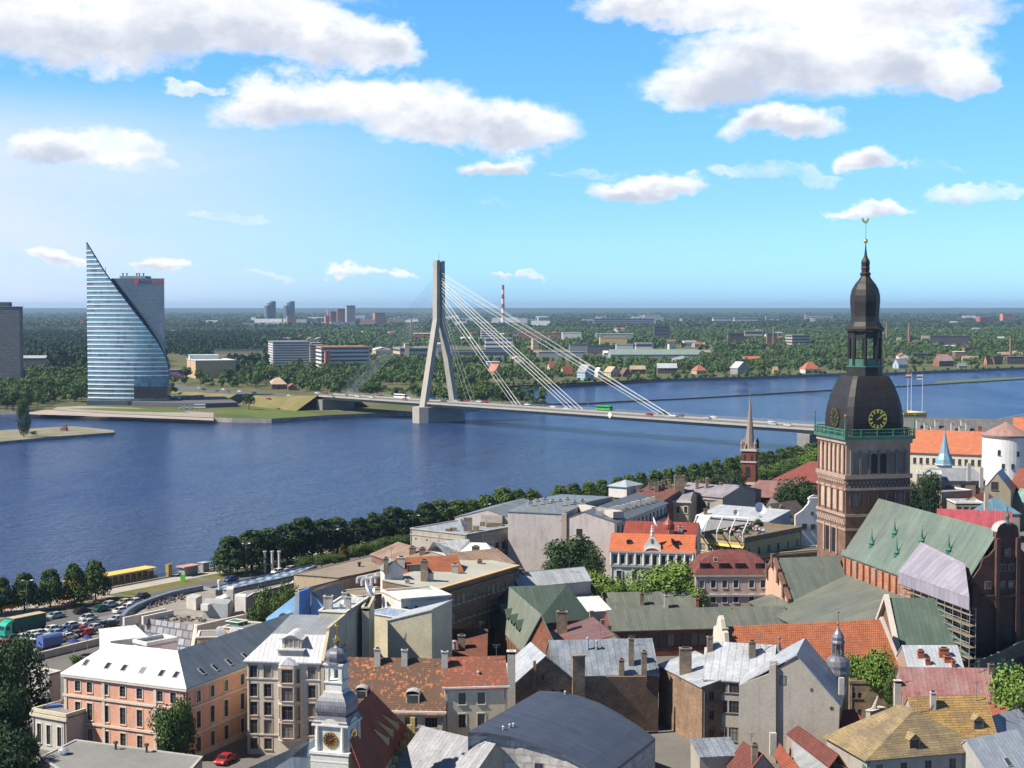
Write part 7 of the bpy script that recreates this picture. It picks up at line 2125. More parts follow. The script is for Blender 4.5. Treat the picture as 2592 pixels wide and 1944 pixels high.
for z in(13,15,17,19,21):
 for s_ in(.2,1.9):mb.tube(tuple(bl.xy+inw.xy*s_)+(z+1,),tuple(br2.xy+inw.xy*s_)+(z+1,),.07,n=5)
 a_,b_=bl+inw*.3,br2+inw*.3
 pk.prism([(a_.x,a_.y,z),(b_.x,b_.y,z),(b_.x+inw.x*1.4,b_.y+inw.y*1.4,z),(a_.x+inw.x*1.4,a_.y+inw.y*1.4,z)],.08)
e0=U(3,1730,290,20);e1=U(3,1880,640,10)
for i in range(8):
 f=i/7
 for w_ in(0,2.4):
  p=U(3,1745+f*120,300+f*330,20-f*9);mb.tube((p.x+w_,p.y,9),(p.x+w_,p.y,p.z+1),.09,n=5)
 p=U(3,1745+f*120,300+f*330,20-f*9);pk.box((p.x+1.2,p.y,p.z-.6),(3.2,1.3,.1));mb.tube((p.x,p.y,p.z+.4),(p.x+2.6,p.y,p.z+1.9),.07,n=5)
mb.build('scaffold_poles',m_pole,sc_);pk.build('scaffold_planks',m_plank,sc_)
b=B('green_roof_house','big dark green copper roof with pale stepped verge right of the orange tiles','house',qd(3,(1452,655),(1885,655),12.6,22),GZ,12.6,br_dom,s_green)
b.roof('gable0',h=9.2,o=.3);b.end()
q_=b.q;d_=(q_[1]-q_[0]).normalized();n_=Vector((-d_.y,d_.x,0))
mb=MB();pr_=[q_[0]+Vector((0,0,12.4)),q_[0]+n_*11+Vector((0,0,22.1)),q_[0]+n_*22+Vector((0,0,12.4))]
for p,r_ in zip(pr_,pr_[1:]):mb.slab([p-d_*.8+Vector((0,0,.4)),p+d_*.1+Vector((0,0,.4)),r_+d_*.1+Vector((0,0,.4)),r_-d_*.8+Vector((0,0,.4))],1.0)
mb.build('verge_wall',PL('verge',()),b.root)
mb=MB();ap=[U(3,*p,z)for p,z in(((1880,690),12),((2015,760),9.5),((2330,640),9.5),((2330,520),15),((2200,545),15.5),((2080,610),14))]
rt=empty('apse_roof',(ap[1].x,ap[1].y,GZ),'swept grey green copper roof at the right edge below the dark brick gable','roof')
fan(mb,ap);mb.build('roof',s_aisle,rt);mb=MB();mb.prism([Vector((p.x,p.y,GZ))for p in(ap[1],ap[2],ap[3],ap[0])],4.2);mb.build('wall',br_domd,rt)
b=B('cloister_range','long low cloister range with grey green metal roof above a dark red arcade','cloister',qd(5,(965,1222),(1850,1197),11.0,10),GZ,11.0,BRK('cloister',(.26,.10,.075),(.19,.08,.06)),s_aisle)
b.face(0,rows=[(1.5,2.6)],cols=16,w=1.5,frame=m_framed,mull=1,sill=False,depth=.35)
b.roof('gable0',h=3.0,o=.6);b.end()
for a in((822,1095,1150),(897,1155,1215),(945,1195,1255)):
 p=AT(5,a[0],a[2],318);mb=MB();mb.box((p.x,p.y,p.z-3),(.8,.7,AT(5,a[0],a[1],318).z-p.z+3),.2);tag(mb.build('chimney',m_chim),{822:'small brick chimney at the end of the cloister roof',897:'middle of the three small chimneys before the cloister',945:'lowest of the three small chimneys before the cloister'}[a[0]],'chimney')
b=B('cloister_range','short hipped cloister roof joining the cross wing','cloister',qd(5,(1860,1200),(2220,1190),11.2,10),GZ,11.2,br_dom,s_aisle);b.roof('gable0',h=3.0,o=.5);b.end()
b=B('yard_range','low grey green roof behind the cloister with thin chimneys','house',qd(5,(950,1085),(1570,1068),11.5,12),GZ,11.5,br_dom,s_aisle);b.roof('gable0',h=2.6);b.end()
b.chim(5,1175,970,1050,.9,.8);b.chim(5,1345,985,1070,.9,.8,m_chimw);b.chim(5,1560,1010,1070,.7,.7,m_ochim)
b=B('white_yard_roof','small bright white roof with red patch behind the brown roof','house',qd(5,(790,1098),(960,1088),12.5,8),GZ,12.5,PL('whiterender',()),s_white);b.roof('shed0',h=1.6);b.end()
R0_,R1_,R2_=U(5,245,925,19.5),U(5,470,1120,19.5),U(5,650,910,19.5)
Ea,Eb=U(5,100,1128,12.0),U(5,330,1378,12.0)
gh=empty('green_gabled_hall',(0,318,GZ),'grey green gabled hall with a row of pointed dormers and red brick arcade','hall')
oth=(R0_-Ea);oth.z=0
Fa,Fb=R0_+oth,R1_+(R1_-Eb).xy.to_3d()
Fa.z=Fb.z=12.0
Sd=U(5,830,1150,12.8);Sc=U(5,430,1190,12.8)
mb=MB();mb.slab([Ea,Eb,R1_,R0_],.3);mb.slab([Fb,Fa,R0_,R1_],.3);mb.build('roof',M('hall_copper',(.20,.225,.185),'seam',col2=(.155,.18,.15),size=(.7,2.4),scale=.3,rough=.55,var=.2,streak=.2,seam=.2),gh)
mb=MB();mb.slab([Sc,Sd,R2_,R0_],.3);b2=R2_+(R2_-Sd).xy.to_3d();b2.z=12.8;b0=R0_+(R0_-Sc).xy.to_3d();b0.z=12.8;mb.slab([b2,b0,R0_,R2_],.3);mb.build('side_roof',s_green,gh)
mb=MB();mb.poly([Eb+Vector((.1,.4,-.3)),Fb+Vector((0,.4,-.3)),R1_+Vector((0,.4,-.3))]);mb.poly([Sd-Vector((.3,0,.3)),b2-Vector((.3,0,.3)),R2_-Vector((.3,0,.3))]);
for p,r_ in((Ea+Vector((.5,.1,0)),Eb+Vector((.5,.1,0))),(Eb+Vector((.5,.1,0)),Fb),(Sc,Sd),(Sd,b2)):facade(mb,gh,p,r_,GZ,11.7 if p is not Sc and p is not Sd else 12.4)
mb.build('wall',BRK('hall',(.36,.15,.09),(.28,.11,.07)),gh)
mb=MB();dE=(Eb-Ea);dE.z=0;LE=dE.length;dE.normalize();nE=Vector((dE.y,-dE.x,0))
for i in range(22):
 p=Ea+dE*(i+.5)/22*LE+nE*-.25;mb.box((p.x,p.y,6),(.5,.5,5.4),math.atan2(dE.y,dE.x))
mb.build('arcade_pier',br_lit,gh)
for x,y in((172,1085),(208,1112),(243,1148),(282,1188),(320,1228)):
 h_=ray_hit([[Ea,Eb,R1_,R0_]],5,x,y)
 if h_:
  p,n=h_[1],h_[2];out=-Vector((n.x,n.y,0)).normalized()*-1;u=Vector((-out.y,out.x,0))
  mb=MB();a_,b_,t_=p+u*1.0+out*.5,p-u*1.0+out*.5,p+Vector((0,0,1.9))+out*.9
  k_=p-out*2.2+Vector((0,0,2.3))
  mb.poly([a_,b_,t_],1);mb.poly([b_,a_,t_],1);mb.slab([a_,t_,k_],.08);mb.slab([t_,b_,k_],.08)
  mb.build('dormer',[s_green,m_dk],gh.children[0])
E1_,E2_,Rn_,Rf_=U(2,1280,550,12.0),U(2,1370,640,12.0),U(2,1860,510,16.0),U(2,1722,395,16.0)
b=B('brown_metal_house','brown red sheet metal roof with big square chimney between green halls','house',[E1_,E2_,Rn_+(Rn_-E2_)*.35,Rf_+(Rf_-E1_)*.35],GZ,11.9,PL('yellowish',(.55,.47,.30)),SEAM('brownred',(.17,.085,.072),col2=(.21,.12,.105),spec=.3))
b.slope([E1_+Vector((-.3,0,-.1)),E2_+Vector((-.3,0,-.1)),Rn_,Rf_]);b.slope([Rn_,Rf_,Vector((*b.q[3].xy,12)),Vector((*b.q[2].xy,12))][::-1])
b.mb.poly([(*E2_.xy,11.9),(*b.q[2].xy,11.9),(Rn_.x,Rn_.y,15.9)]);b.end();b.chim(2,1530,362,495,2.0,1.5)
b.chim(2,1607,292,425,1.7,.5,m_ochim)
b=B('pale_gable_house','tiny pale yellow gable peeping out beside the zinc roof','house',qd(2,(1800,585),(1895,585),12.5,6),GZ,12.5,PL('yellowish',()),s_grey);b.roof('gable1',h=1.9);b.end()
b=B('rust_sheds','stack of rust red lean-to roofs with chimney below the long brown block','house',qd(2,(840,640),(1060,640),12.5,9),GZ,12.5,br_dark,TILE('rust',(.22,.075,.045),(.16,.06,.04)));b.roof('shed0',h=3.2);b.end();b.chim(2,905,510,590,1.3,1.0);b.vent(2,860,545,610,.3)
P0,P1=U(20,485,1362,23.0),U(20,1680,1018,23.0)
n_=(P1-P0);n_.z=0;n_.normalize();nl=Vector((-n_.y,n_.x,0))
b=B('long_brown_block','long brown brick office block with orange edged cornice and rows of windows','office building',[P0,P1,P1+nl*11,P0+nl*11],GZ,22.6,BRK('office',(.30,.20,.125),(.24,.16,.10)),M('greygreen_felt',(.34,.34,.29),col2=(.42,.41,.36),scale=.15))
b.face(0,rows=[(2.9,1.7),(6.3,1.7),(9.7,1.7),(13.1,1.7)],cols=17,w=1.1,frame=m_frame,mull=1);b.face(3)
b.bands([0],[20.6],.5,.5);b.roof('shed0',h=.9,o=1.1);b.end(BRK('office',(),()))
mb=MB();band(mb,P0,P1,22.35,.22,1.2);mb.build('orange_edge',PL('orangeedge',(.72,.42,.20),streak=0),b.root)
for a in((410,985,1275,1.4,1.0),(490,1160,1270,1.3,1.2),(838,1045,1165,1.2,.8),(172,1255,1310,.9,.9)):b.chim(20,*a,mat=m_chim if a[0]in(410,)else m_chimw)
b=B('orange_patch_house','orange tiled roof patch with dark dormer among rusty roofs','house',qd(20,(120,1205),(960,1165),22.8,12),GZ,22.8,br_dom,TILE('patch',(.42,.14,.06),(.34,.11,.055)))
b.roof('gable0',h=2.8);b.end();b.dormer(20,295,1140,3.5,1.4,'shed',m_soot);b.chim(20,88,940,1080,1.5,1.2,m_chimw)
m_rr=M('rusty_sheet',(.33,.24,.185),'seam',col2=(.24,.15,.10),size=(1.1,3),scale=.25,rough=.8,var=.3,streak=.3)
b=B('rusty_roof_house','wide rusty corrugated roof sloping left behind the orange patch','house',q3(20,(-330,890),(250,1095),(840,990),21.0),GZ,21.0,br_dom,m_rr);b.roof('gable0',h=2.2);b.end()
for a in((245,800,895,1.4,1.2),(385,815,905,1.3,1.1),(610,895,980,1.0,1.0),(545,730,800,1.5,1.4)):b.chim(20,*a)
b=B('rusty_roof_house','rust brown corrugated roof below the bright white hipped roof','house',q3(20,(770,1010),(1010,1085),(1640,1010),22.5),GZ,22.5,br_dom,m_rr);b.roof('shed1',h=2.0);b.end();b.chim(20,1185,985,1070,1.0,1.0)
b=B('white_hipped_house','white and pale grey hipped metal roof with brick chimney','house',q3(20,(800,975),(1450,995),(1690,935),21.0),GZ,21.0,PL('pinkwall',(.45,.33,.28)),s_white)
b.roof('hip0',h=3.4,o=.4);b.end();b.chim(20,1130,790,960,1.7,1.4,m_chim)
b=B('flat_grey_roof_house','pale blue grey hipped roof left of the white hipped roof','house',q3(20,(470,850),(800,975),(1040,935),20.5),GZ,20.5,PL('pinkwall',()),s_lt);b.roof('hip1',h=3.2,o=.3);b.end();b.chim(20,760,735,790,1.3,1.1)
b=B('silver_roof_house','silver roof with dark gutters beside the long brown block','house',q3(20,(1640,1315),(1730,1345),(2170,1165),17.5),GZ,17.5,PL('grey2',(.36,.36,.37)),s_lt);b.roof('shed1',h=2.4);b.end(m_dk)
for a in((1690,1120,1190,1.2,1.0),(1778,1100,1160,1.0,1.0)):b.chim(20,*a,mat=m_chim)
b=B('grey_slab_block','big grey slab block with flat metal roof near the linden row','office building',q3(20,(215,545),(1000,634),(1920,464),19.5),GZ,19.5,PL('slab',(.42,.37,.31)),SEAM('slabroof',(.36,.40,.43)))
b.face(0,rows=[(2.2,.5)],cols=5,w=.5,frame=m_framed,mull=0,sill=False);b.face(1,rows=[(3.4,1.7),(6.8,1.7),(10.2,1.7)],cols=10,w=1.5,frame=m_framed)
b.bands([0,1],[18.0],.2,.15);b.roof('flat',par=.25);b.end(PL('slabtrim',(.44,.42,.38)))
for a in((1020,385,575,2.2,1.3),(820,525,575,1.6,1.0),(750,540,575,1.6,1.0),(1135,505,580,1.6,1.2),(1225,445,505,1.4,1.2),(1330,455,520,2.0,1.2),(1420,455,500,3.0,2.5)):b.chim(20,*a,cap=False)
rbox(20,((1200,455),(1500,480),(1590,430),(1290,410)),19.6,2.1,M('penthouse',(.30,.28,.25)),'penthouse',b.root)
dish(20,932,480,21.6,1.4,'large white dish on the grey slab roof',az=1.3)
C_=U(5,995,476,22.8);uu,vv=Vector((-.925,.38,0)).normalized(),Vector((.38,.925,0)).normalized()
b=B('tall_pale_block','tall pale pinkish block with blank end walls and dark grey roof','house',[C_+uu*14.5,C_,C_+vv*44,C_+uu*14.5+vv*44],GZ,22.8,PL('palepink',(.52,.455,.425),col2=(.40,.35,.34),streak=.7,patch=1.1),SEAM('paledark',(.145,.16,.175)))
b.face(0,rows=[(2.2,1.9)],cols=[.32],w=1.7,frame=m_framed,mull=0,wrows=1);b.face(1,rows=[(1.2,2.0),(5.4,1.8),(8.6,1.8)],cols=13,w=1.5,frame=m_framed)
b.bands([1],[19.2],.35,1.0);b.roof('gable1',h=2.4,o=.5,f=.6);b.end(m_dk)
rng=random.Random(8)
for i in range(12):b.vent(5,rng.uniform(900,1280),0,0)if 0 else b.chim(5,880+i*34+rng.uniform(-8,8),395-i*9,425-i*9,rng.uniform(.7,1.6),rng.uniform(.7,1.2),m_chimw if i%3 else m_zinc,cap=False,name='vent_box')
A2=C_+uu*14.6
b=B('tall_pale_block','left neighbour of the tall pale block with stained blank wall','house',[A2+uu*15,A2+vv*.8,A2+vv*40,A2+uu*15+vv*40],GZ,24.2,PL('palepink2',(.48,.43,.41),col2=(.36,.325,.32),streak=.8,patch=1.1),SEAM('palegreen',(.22,.25,.26)))
b.roof('gable0',h=.9,o=.2);b.end()
for i in range(9):b.chim(5,395+i*52,330-(i%3)*12,362-(i%4)*9,1.3,1.1,m_chimw if i%2 else m_zinc,name='vent_box')
A3=A2+uu*15.2+vv*9
mb=MB();p_,r_=A2+uu*.1-vv*.0,C_+uu*14.5
mb.prism([Vector((*(C_+uu*14.6-vv*.5).xy,GZ)),Vector((*(C_+uu*13.2-vv*.5).xy,GZ)),Vector((*(C_+uu*13.2+vv*.2).xy,GZ)),Vector((*(C_+uu*14.6+vv*.2).xy,GZ))],19.4);mb.build('recess_strip',PL('palebrown',(.36,.29,.25),streak=.7),b.root)  # darker strip stands in for the shaded recess between the blocks
for i in range(3):
 p=C_+uu*(2.5+i*4.4)+vv*(5+i*3);rb=MB();rb.box((p.x,p.y,23.5),(3.2-i*.5,5+i,1.6),.5);rb.build('roof_house',m_chimw if i!=1 else PL('palebrown',()),b.root)
b=B('tall_pale_block','low gabled end of the tall pale row next to the grey slab','house',[A3+uu*19,A3,A3+vv*26,A3+uu*19+vv*26],GZ,20.6,PL('palepink2',()),SEAM('palegreen',()));b.roof('gable1',h=2.6,o=.2,f=.5);b.end()
b=B('orange_roof_house','white ornate facade with bright orange roof and scrolled gable amid green trees','house',qd(21,(585,1174),(1748,1204),21.0,7.4),GZ,21.0,PL('whitestone',(.68,.66,.63),streak=.25),TILE('bright',(.62,.17,.065),(.56,.145,.06),size=(.4,.5),patch=.1))
b.face(0,rows=[(1.0,2.1)],cols=('px',21,[660,765,880,985,1110,1215,1340,1450,1565,1670]),w=.95,trim=m_trim,frame=m_framed,mull=1)
b.roof('gable0',h=3.5,o=.3,og=.3);b.end()
P0,P1=b.q[0],b.q[1];d_=(P1-P0).normalized();n_=Vector((d_.y,-d_.x,0))
for x in(715,935,1150,1400,1620):
 for top,h in((4.7,2.3),(8.4,2.2),(12,2.0)):
  t=t_at(P0,P1,21,x);p=P0+d_*t+n_*.17;window(b.root,(p.x,p.y,21-top-h),math.atan2(d_.y,d_.x),1.15,h,m_trim,m_framed,.08)
mb=MB();band(mb,P0,P1,20.5,.4,.4);band(mb,P0,P1,17.2,.5,.35);mb.build('cornice',PL('stonegrey2',(.36,.36,.36)),b.root)
mb=MB()
for i in range(11):
 p=P0+d_*(.1+i/10*((P1-P0).length-.2))+n_*.2;mb.tube((p.x,p.y,17.7),(p.x,p.y,20.4),.26,n=8)
mb.build('half_column',PL('whitestone',()),b.root)
_,G_=wallpoly(21,[(1045,1215),(1290,1215),(1285,1110),(1262,1085),(1240,1050),(1215,1010),(1165,965),(1115,1015),(1090,1055),(1068,1085),(1050,1110)],P0.y-1.0,(d_.x,d_.y),.6,PL('whitestone',()),'scrolled_gable',b.root)
mb=MB();c=G_[6]+Vector((0,.3,0));mb.lathe((c.x,c.y,c.z-.2),[(.4,0),(.3,.6),(.42,.9),(.2,1.3),(.3,1.5),(.12,1.9),(.2,2.2),(.05,2.5)],8);mb.build('gable_finial',PL('whitestone',()),b.root)
mb=MB();c=(G_[0]+G_[1])/2+n_*.05;mb.poly([c+d_*.38*math.cos(a*.5236)+Vector((0,0,2.7+.62*math.sin(a*.5236)))for a in range(12)]);mb.build('oval_window',m_win,b.root)
mb=MB()
for i in range(10):
 a0,a1=math.pi*i/10,math.pi*(i+1)/10
 f=lambda a,r,o:c+n_*o+d_*r*math.cos(a)+Vector((0,0,.05+r*.62*math.sin(a)))
 mb.poly([f(a0,1.75,.35),f(a0,2.1,.35),f(a1,2.1,.35),f(a1,1.75,.35)]);mb.poly([f(a0,2.1,.35),f(a0,2.1,-.1),f(a1,2.1,-.1),f(a1,2.1,.35)])
 mb.poly([f(a0,0.01,.08),f(a0,1.75,.08),f(a1,1.75,.08),f(a1,.01,.08)],1)
mb.build('arched_hood',[PL('whitestone',()),PL('stonegrey2',())],b.root)
b.dormer(21,840,1095,1.1,.7,'arc',m_framed,m_dk);b.dormer(21,1520,1110,1.1,.7,'arc',m_framed,m_dk)
t_maroon=SEAM('redsheet',(.30,.07,.05),rough=.5)
b2=B('red_roof_wing','dark red sheet roofs with onion cupola behind the orange roof','house',qd(21,(760,960),(1780,990),23.0,12),GZ,23.0,PL('whitestone',()),t_maroon);b2.roof('gable0',h=2.6,o=.2);b2.end()
b2.chim(21,1430,870,940,1.2,.9,m_chimw);b2.chim(21,1560,840,920,1.0,.9,m_zinc)
c=AT(21,1395,850,371);zc=lambda y:AT(21,1395,y,371).z;mx=VIEWS[21][2]/FPX*371
mb=MB();mb.lathe((c.x,c.y,0),[(82*mx,zc(880)),(84*mx,zc(850)),(80*mx,zc(810)),(58*mx,zc(775)),(30*mx,zc(745)),(14*mx,zc(715)),(4*mx,zc(680)),(1.5*mx,zc(655))],14);mb.build('onion_cupola',t_maroon,b2.root)
dish(21,1192,800,27.5,2.6*.6,'upright white dish above the scrolled gable',az=1.5)
b=B('mansard_house','pinkish house with dark red mansard roof and four dormers','house',qd(5,(1552,838),(2085,836),18.0,11),GZ,18.0,PL('mauve',(.50,.40,.34)),SEAM('maroonsheet',(.15,.045,.04),col2=(.19,.075,.07),spec=.25,rough=.6))
b.face(0,rows=[(1.4,1.7),(4.6,1.8),(7.9,1.8)],cols=('px',5,[1603,1685,1765,1845,1955,2035]),w=1.05,trim=m_trim,frame=m_framed);b.bands([0],[17.4,13.0],.45,.35)
b.roof('mans',h=3.0,inset=1.9,o=.4,h2=1.6);b.end(PL('mauvetrim',(.40,.36,.33)))
for x in(1612,1745,1858,2000):b.dormer(5,x,800,1.9,1.3,'shed',m_dk)
b.skylight(5,1690,738,.9,1.1)
ZT_=20.5
tq=q3(5,(1575,575),(1890,612),(2075,515),ZT_)
b=B('terrace_house','house with crowded roof terrace, white pergola and yellow awning','house',tq,GZ,ZT_,PL('yellowfront',(.46,.38,.20)),M('terrace_deck',(.20,.16,.12),scale=.5))
b.face(0,rows=[(1.6,1.8),(5,1.8)],cols=6,w=1.3,frame=m_frame);b.face(1,rows=[(2.0,1.6)],cols=6,w=1.2,frame=m_framed)
b.roof('flat',par=1.0);b.end(PL('rail',(.22,.17,.11)))
P0,P1=b.q[0],b.q[1];d_=(P1-P0).normalized();n_=Vector((d_.y,-d_.x,0))
mb=MB();a_,c_=P0+d_*(P1-P0).length*.25,P1;mb.slab([Vector((*(a_+n_*.6).xy,19.0)),Vector((*(c_+n_*.6).xy,19.0)),Vector((*c_.xy,19.4)),Vector((*a_.xy,19.4))],.08);mb.build('awning',M('awning_yellow',(.75,.52,.10)),b.root)
mb=MB();wpt=M('white_paint',());e=[U(5,x,y,ZT_+3.4)for x,y in((1560,428),(1925,450),(1880,520),(1520,505))]
for i in range(5):
 f=i/4;a_,c_=e[0].lerp(e[1],f),e[3].lerp(e[2],f);c_=Vector((c_.x,c_.y,ZT_+2.3));mb.tube(a_,c_,.16,n=6);mb.tube(c_,(c_.x,c_.y,ZT_),.1,n=6)
mb.tube(e[0],e[1],.3,n=6);mb.build('pergola',wpt,b.root)
mb=MB();mb.slab([e[0].lerp(e[1],.05)+Vector((0,0,.2)),e[0].lerp(e[1],.28)+Vector((0,0,.2)),e[3].lerp(e[2],.2)-Vector((0,0,.8)),e[3].lerp(e[2],.03)-Vector((0,0,.8))][::-1],.05);mb.build('pergola_blind',wpt,b.root)
rng=random.Random(12)
def person_mesh():
 me=bpy.data.meshes.new('person')
 J=[(0,0,.45),(0,.03,.75),(0,.05,1.02),(0,.05,1.12),(0,.04,1.26),(.1,0,.46),(.11,-.42,.5),(.11,-.45,.06),(-.1,0,.46),(-.11,-.42,.5),(-.11,-.45,.06),(.2,.05,1.0),(.25,-.08,.76),(.18,-.3,.72),(-.2,.05,1.0),(-.25,-.08,.76),(-.18,-.3,.72)]
 E=[(0,1),(1,2),(2,3),(3,4),(0,5),(5,6),(6,7),(0,8),(8,9),(9,10),(2,11),(11,12),(12,13),(2,14),(14,15),(15,16)]
 me.from_pydata(J,E,[])
 o=bpy.data.objects.new('person',me);C.objects.link(o)
 sk=o.modifiers.new('s','SKIN');ss=o.modifiers.new('u','SUBSURF');ss.levels=1;ss.render_levels=1
 rad=[.15,.14,.15,.055,.105,.09,.075,.05,.09,.075,.05,.065,.05,.04,.065,.05,.04]
 for i,v in enumerate(me.skin_vertices[0].data):v.radius=(rad[i],rad[i]);v.use_root=i==0
 dg=bpy.context.evaluated_depsgraph_get()
 m2=bpy.data.meshes.new_from_object(o.evaluated_get(dg))
 bpy.data.objects.remove(o)
 return m2
PM=person_mesh();PM.materials.clear();PM.materials.append(M('shirt_white',(.7,.68,.66),var=.05))
shirts=[M('shirt_white',()),M('shirt_blue',(.12,.18,.36),var=.05),M('shirt_red',(.5,.07,.06),var=.05),M('shirt_black',(.04,.04,.05),var=.05),M('shirt_lilac',(.45,.4,.55),var=.05)]
def rand_on(q4,m=1.2):
 a,b2_=rng.uniform(.06,.94),rng.uniform(.06,.9)
 return q4[0].lerp(q4[1],a).lerp(q4[3].lerp(q4[2],a),b2_)
mt_=MB();mt_.lathe((0,0,0),[(.3,0),(.05,.05),(.05,.7),(.5,.72),(.5,.75)],10);tb0=mt_.build('cafe_table',M('table_white',(.72,.72,.7)),None,loc=(0,0,0))
spots=[rand_on(tq)for _ in range(13)]
for i,p in enumerate(spots):
 o=tb0 if i==0 else tb0.copy()
 if i:C.objects.link(o)
 o.location=(p.x,p.y,ZT_+.01)
 tag(o,'small round white cafe table on the roof terrace','table','cafe tables on the roof terrace')
 for j in range(2):
  a=rng.uniform(0,6.28);s_=bpy.data.objects.new('person',PM);C.objects.link(s_)
  s_.location=(p.x+math.cos(a)*.85,p.y+math.sin(a)*.85,ZT_+.01);s_.rotation_euler=(0,0,a-math.pi/2)
  k_=(i*2+j)%5
  if k_:recolor(s_,shirts[k_])
  tag(s_,('guest in white','guest in dark blue','guest in red','guest in black','guest in lilac')[k_]+' seated at a table on the roof terrace','person','guests on the roof terrace')
  mb=MB();cx,cy=s_.location.x,s_.location.y
  mb.box((cx,cy,ZT_+.4),(.42,.42,.05),a);mb.box((cx+math.cos(a)*.2,cy+math.sin(a)*.2,ZT_+.45),(.05,.42,.4),a);mb.box((cx,cy,ZT_+.01),(.1,.1,.4),a)
  tag(mb.build('cafe_chair',M('chair_dark',(.10,.08,.07))),'dark cafe chair on the roof terrace','chair','cafe chairs on the roof terrace')
for i,(x,y)in enumerate(((1590,490),(1940,520),(1985,490),(1900,545),(1720,560),(1800,570))):
 p=U(5,x,y,ZT_+.5);plant('round','bush',p.x,p.y,ZT_,1.6+.4*(i%3),2.2,'potted shrub along the edge of the roof terrace','potted shrubs on the roof terrace',i,'potted_shrub',m_leaf)
b=B('zinc_flat_house','pale zinc roofed house with large white dish behind the roof terrace','house',qd(5,(1555,428),(2060,470),20.0,14),GZ,20.0,PL('grey2',()),s_lt);b.roof('shed0',h=1.6);b.end();b.chim(5,1620,380,420,.9,.9,m_chim);b.skylight(5,2003,440,.9,1.2)
dish(5,1996,382,23.6,1.7,'largest white dish behind the roof terrace',az=.5);dish(5,1830,410,22.4,.9,'small white dish left of the largest terrace dish',az=.5)
b=B('brick_cornice_house','brick fronted house with yellow cornice between terrace and mansard','house',q3(5,(1840,690),(1930,712),(2110,618),16.5),GZ,16.5,BRK('cornicehouse',(.42,.20,.11),(.34,.16,.09)),s_dark);b.face(1,rows=[(1.4,1.8)],cols=7,w=.9,trim=m_trim,frame=m_framed);b.bands([0,1],[16.0],.4,.4);b.roof('flat',par=.3);b.end(PL('cornicey',(.58,.44,.22)))
for a in((1832,620,690,.9,.8),(1902,650,715,.9,.8),(1925,640,700,.9,.8)):b.chim(5,*a,mat=m_chimw)
b=B('grey_gallery_house','grey roofed house with yellow fronted gable and tall brick stack','house',q3(5,(1290,318),(1510,325),(1560,290),19.0),GZ,19.0,PL('yellowfront2',(.52,.40,.24)),SEAM('lilac',(.34,.31,.34)));b.face(0,rows=[(1.8,2)],cols=4,w=1.0,frame=m_framed,trim=m_trim);b.bands([0],[18.4],.5,.5);b.roof('gable0',h=2.6);b.end();b.chim(5,1435,150,270,3.0,2.0)
b=B('dark_rust_roofs','dark rust coloured roofs with many chimneys behind the grey gallery house','house',qd(5,(1085,300),(1330,320),19.6,22),GZ,19.6,br_dom,SEAM('rustdark',(.20,.09,.07)));b.roof('gable0',h=2.5);b.end()
for a in((1150,228,262),(1230,195,250),(1275,200,262),(1300,190,250),(1325,180,240),(1365,175,235)):b.chim(5,*a,1.0,.9)
b=B('lilac_roof_house','lilac grey sheet roof house with dark gable end and chimneys near the trees','house',q3(5,(1590,310),(1700,318),(1790,235),18.0),GZ,18.0,PL('grey3',(.36,.32,.28)),SEAM('lilac',()));b.face(0,rows=[(1.0,2.6)],cols=3,w=1.1,frame=m_framed);b.roof('gable0',h=3.0);b.end()
for a in((1570,200,265),(1610,190,280),(1680,195,240),(1730,195,240)):b.chim(5,*a,1.1,1.0)
b=B('lilac_roof_house','broad lilac grey roof behind the tall brick stack','house',qd(5,(1380,265),(1740,300),19.0,18),GZ,19.0,PL('grey3',()),SEAM('lilac',()));b.roof('gable0',h=2.4);b.end()
for a in((1475,190,225),(1560,185,240),(1630,180,235)):b.chim(5,*a,1.0,1.0)
b=B('roof_pavilion','small white rooftop pavilion with pale blue pyramid roof by the lindens','pavilion',qd(5,(942,252),(1068,262),21.0,9),19,22.5,PL('whiterender',()),SEAM('pavblue',(.42,.50,.56)));b.roof('pyr',h=1.6,o=.6);b.end()
# ---- right background
Yc=556.0
c=AT(22,318,600,Yc);zz=lambda y:AT(22,318,y,Yc).z;mx=VIEWS[22][2]/FPX*Yc
st=empty('brick_church',(c.x,c.y,GZ),'slender red brick church tower with pale stone spire and corner pinnacles','church tower')
da,db_=Vector((.977,.215,0)).rotated if 0 else Vector((.94,-.34,0)),None
hh_=100*mx
def rsq(mb,half,z0,z1,rot,half1=None):
 h1=half if half1 is None else half1
 f=lambda h,z:[(c.x+h*1.414*math.cos(rot+math.pi/4+i*math.pi/2),c.y+h*1.414*math.sin(rot+math.pi/4+i*math.pi/2),z)for i in range(4)]
 A,D=f(half,z0),f(h1,z1)
 for i in range(4):mb.poly([A[i],A[(i+1)%4],D[(i+1)%4],D[i]])
 mb.poly(D);mb.poly(A[::-1])
rt_=R(-19)
br_red=BRK('redchurch',(.22,.06,.038),(.17,.05,.034),streak=.1)
mb=MB();rsq(mb,hh_,GZ,zz(215),rt_);mb.build('shaft',br_red,st)
mb=MB();rsq(mb,hh_+.3,zz(385),zz(365),rt_);rsq(mb,hh_+.35,zz(225),zz(195),rt_);rsq(mb,hh_+.3,zz(690),zz(655),rt_);mb.build('stone_band',PL('palestone',(.55,.50,.45)),st)
mb=MB();mb.lathe((c.x,c.y,0),[(78*mx,zz(200)),(68*mx,zz(150)),(48*mx,zz(-60)),(22*mx,zz(-330)),(3*mx,zz(-545))],8,rt_);mb.tube((c.x,c.y,zz(-545)),(c.x,c.y,zz(-640)),.1,n=5);mb.build('spire',PL('spirestone',(.30,.235,.195)),st)
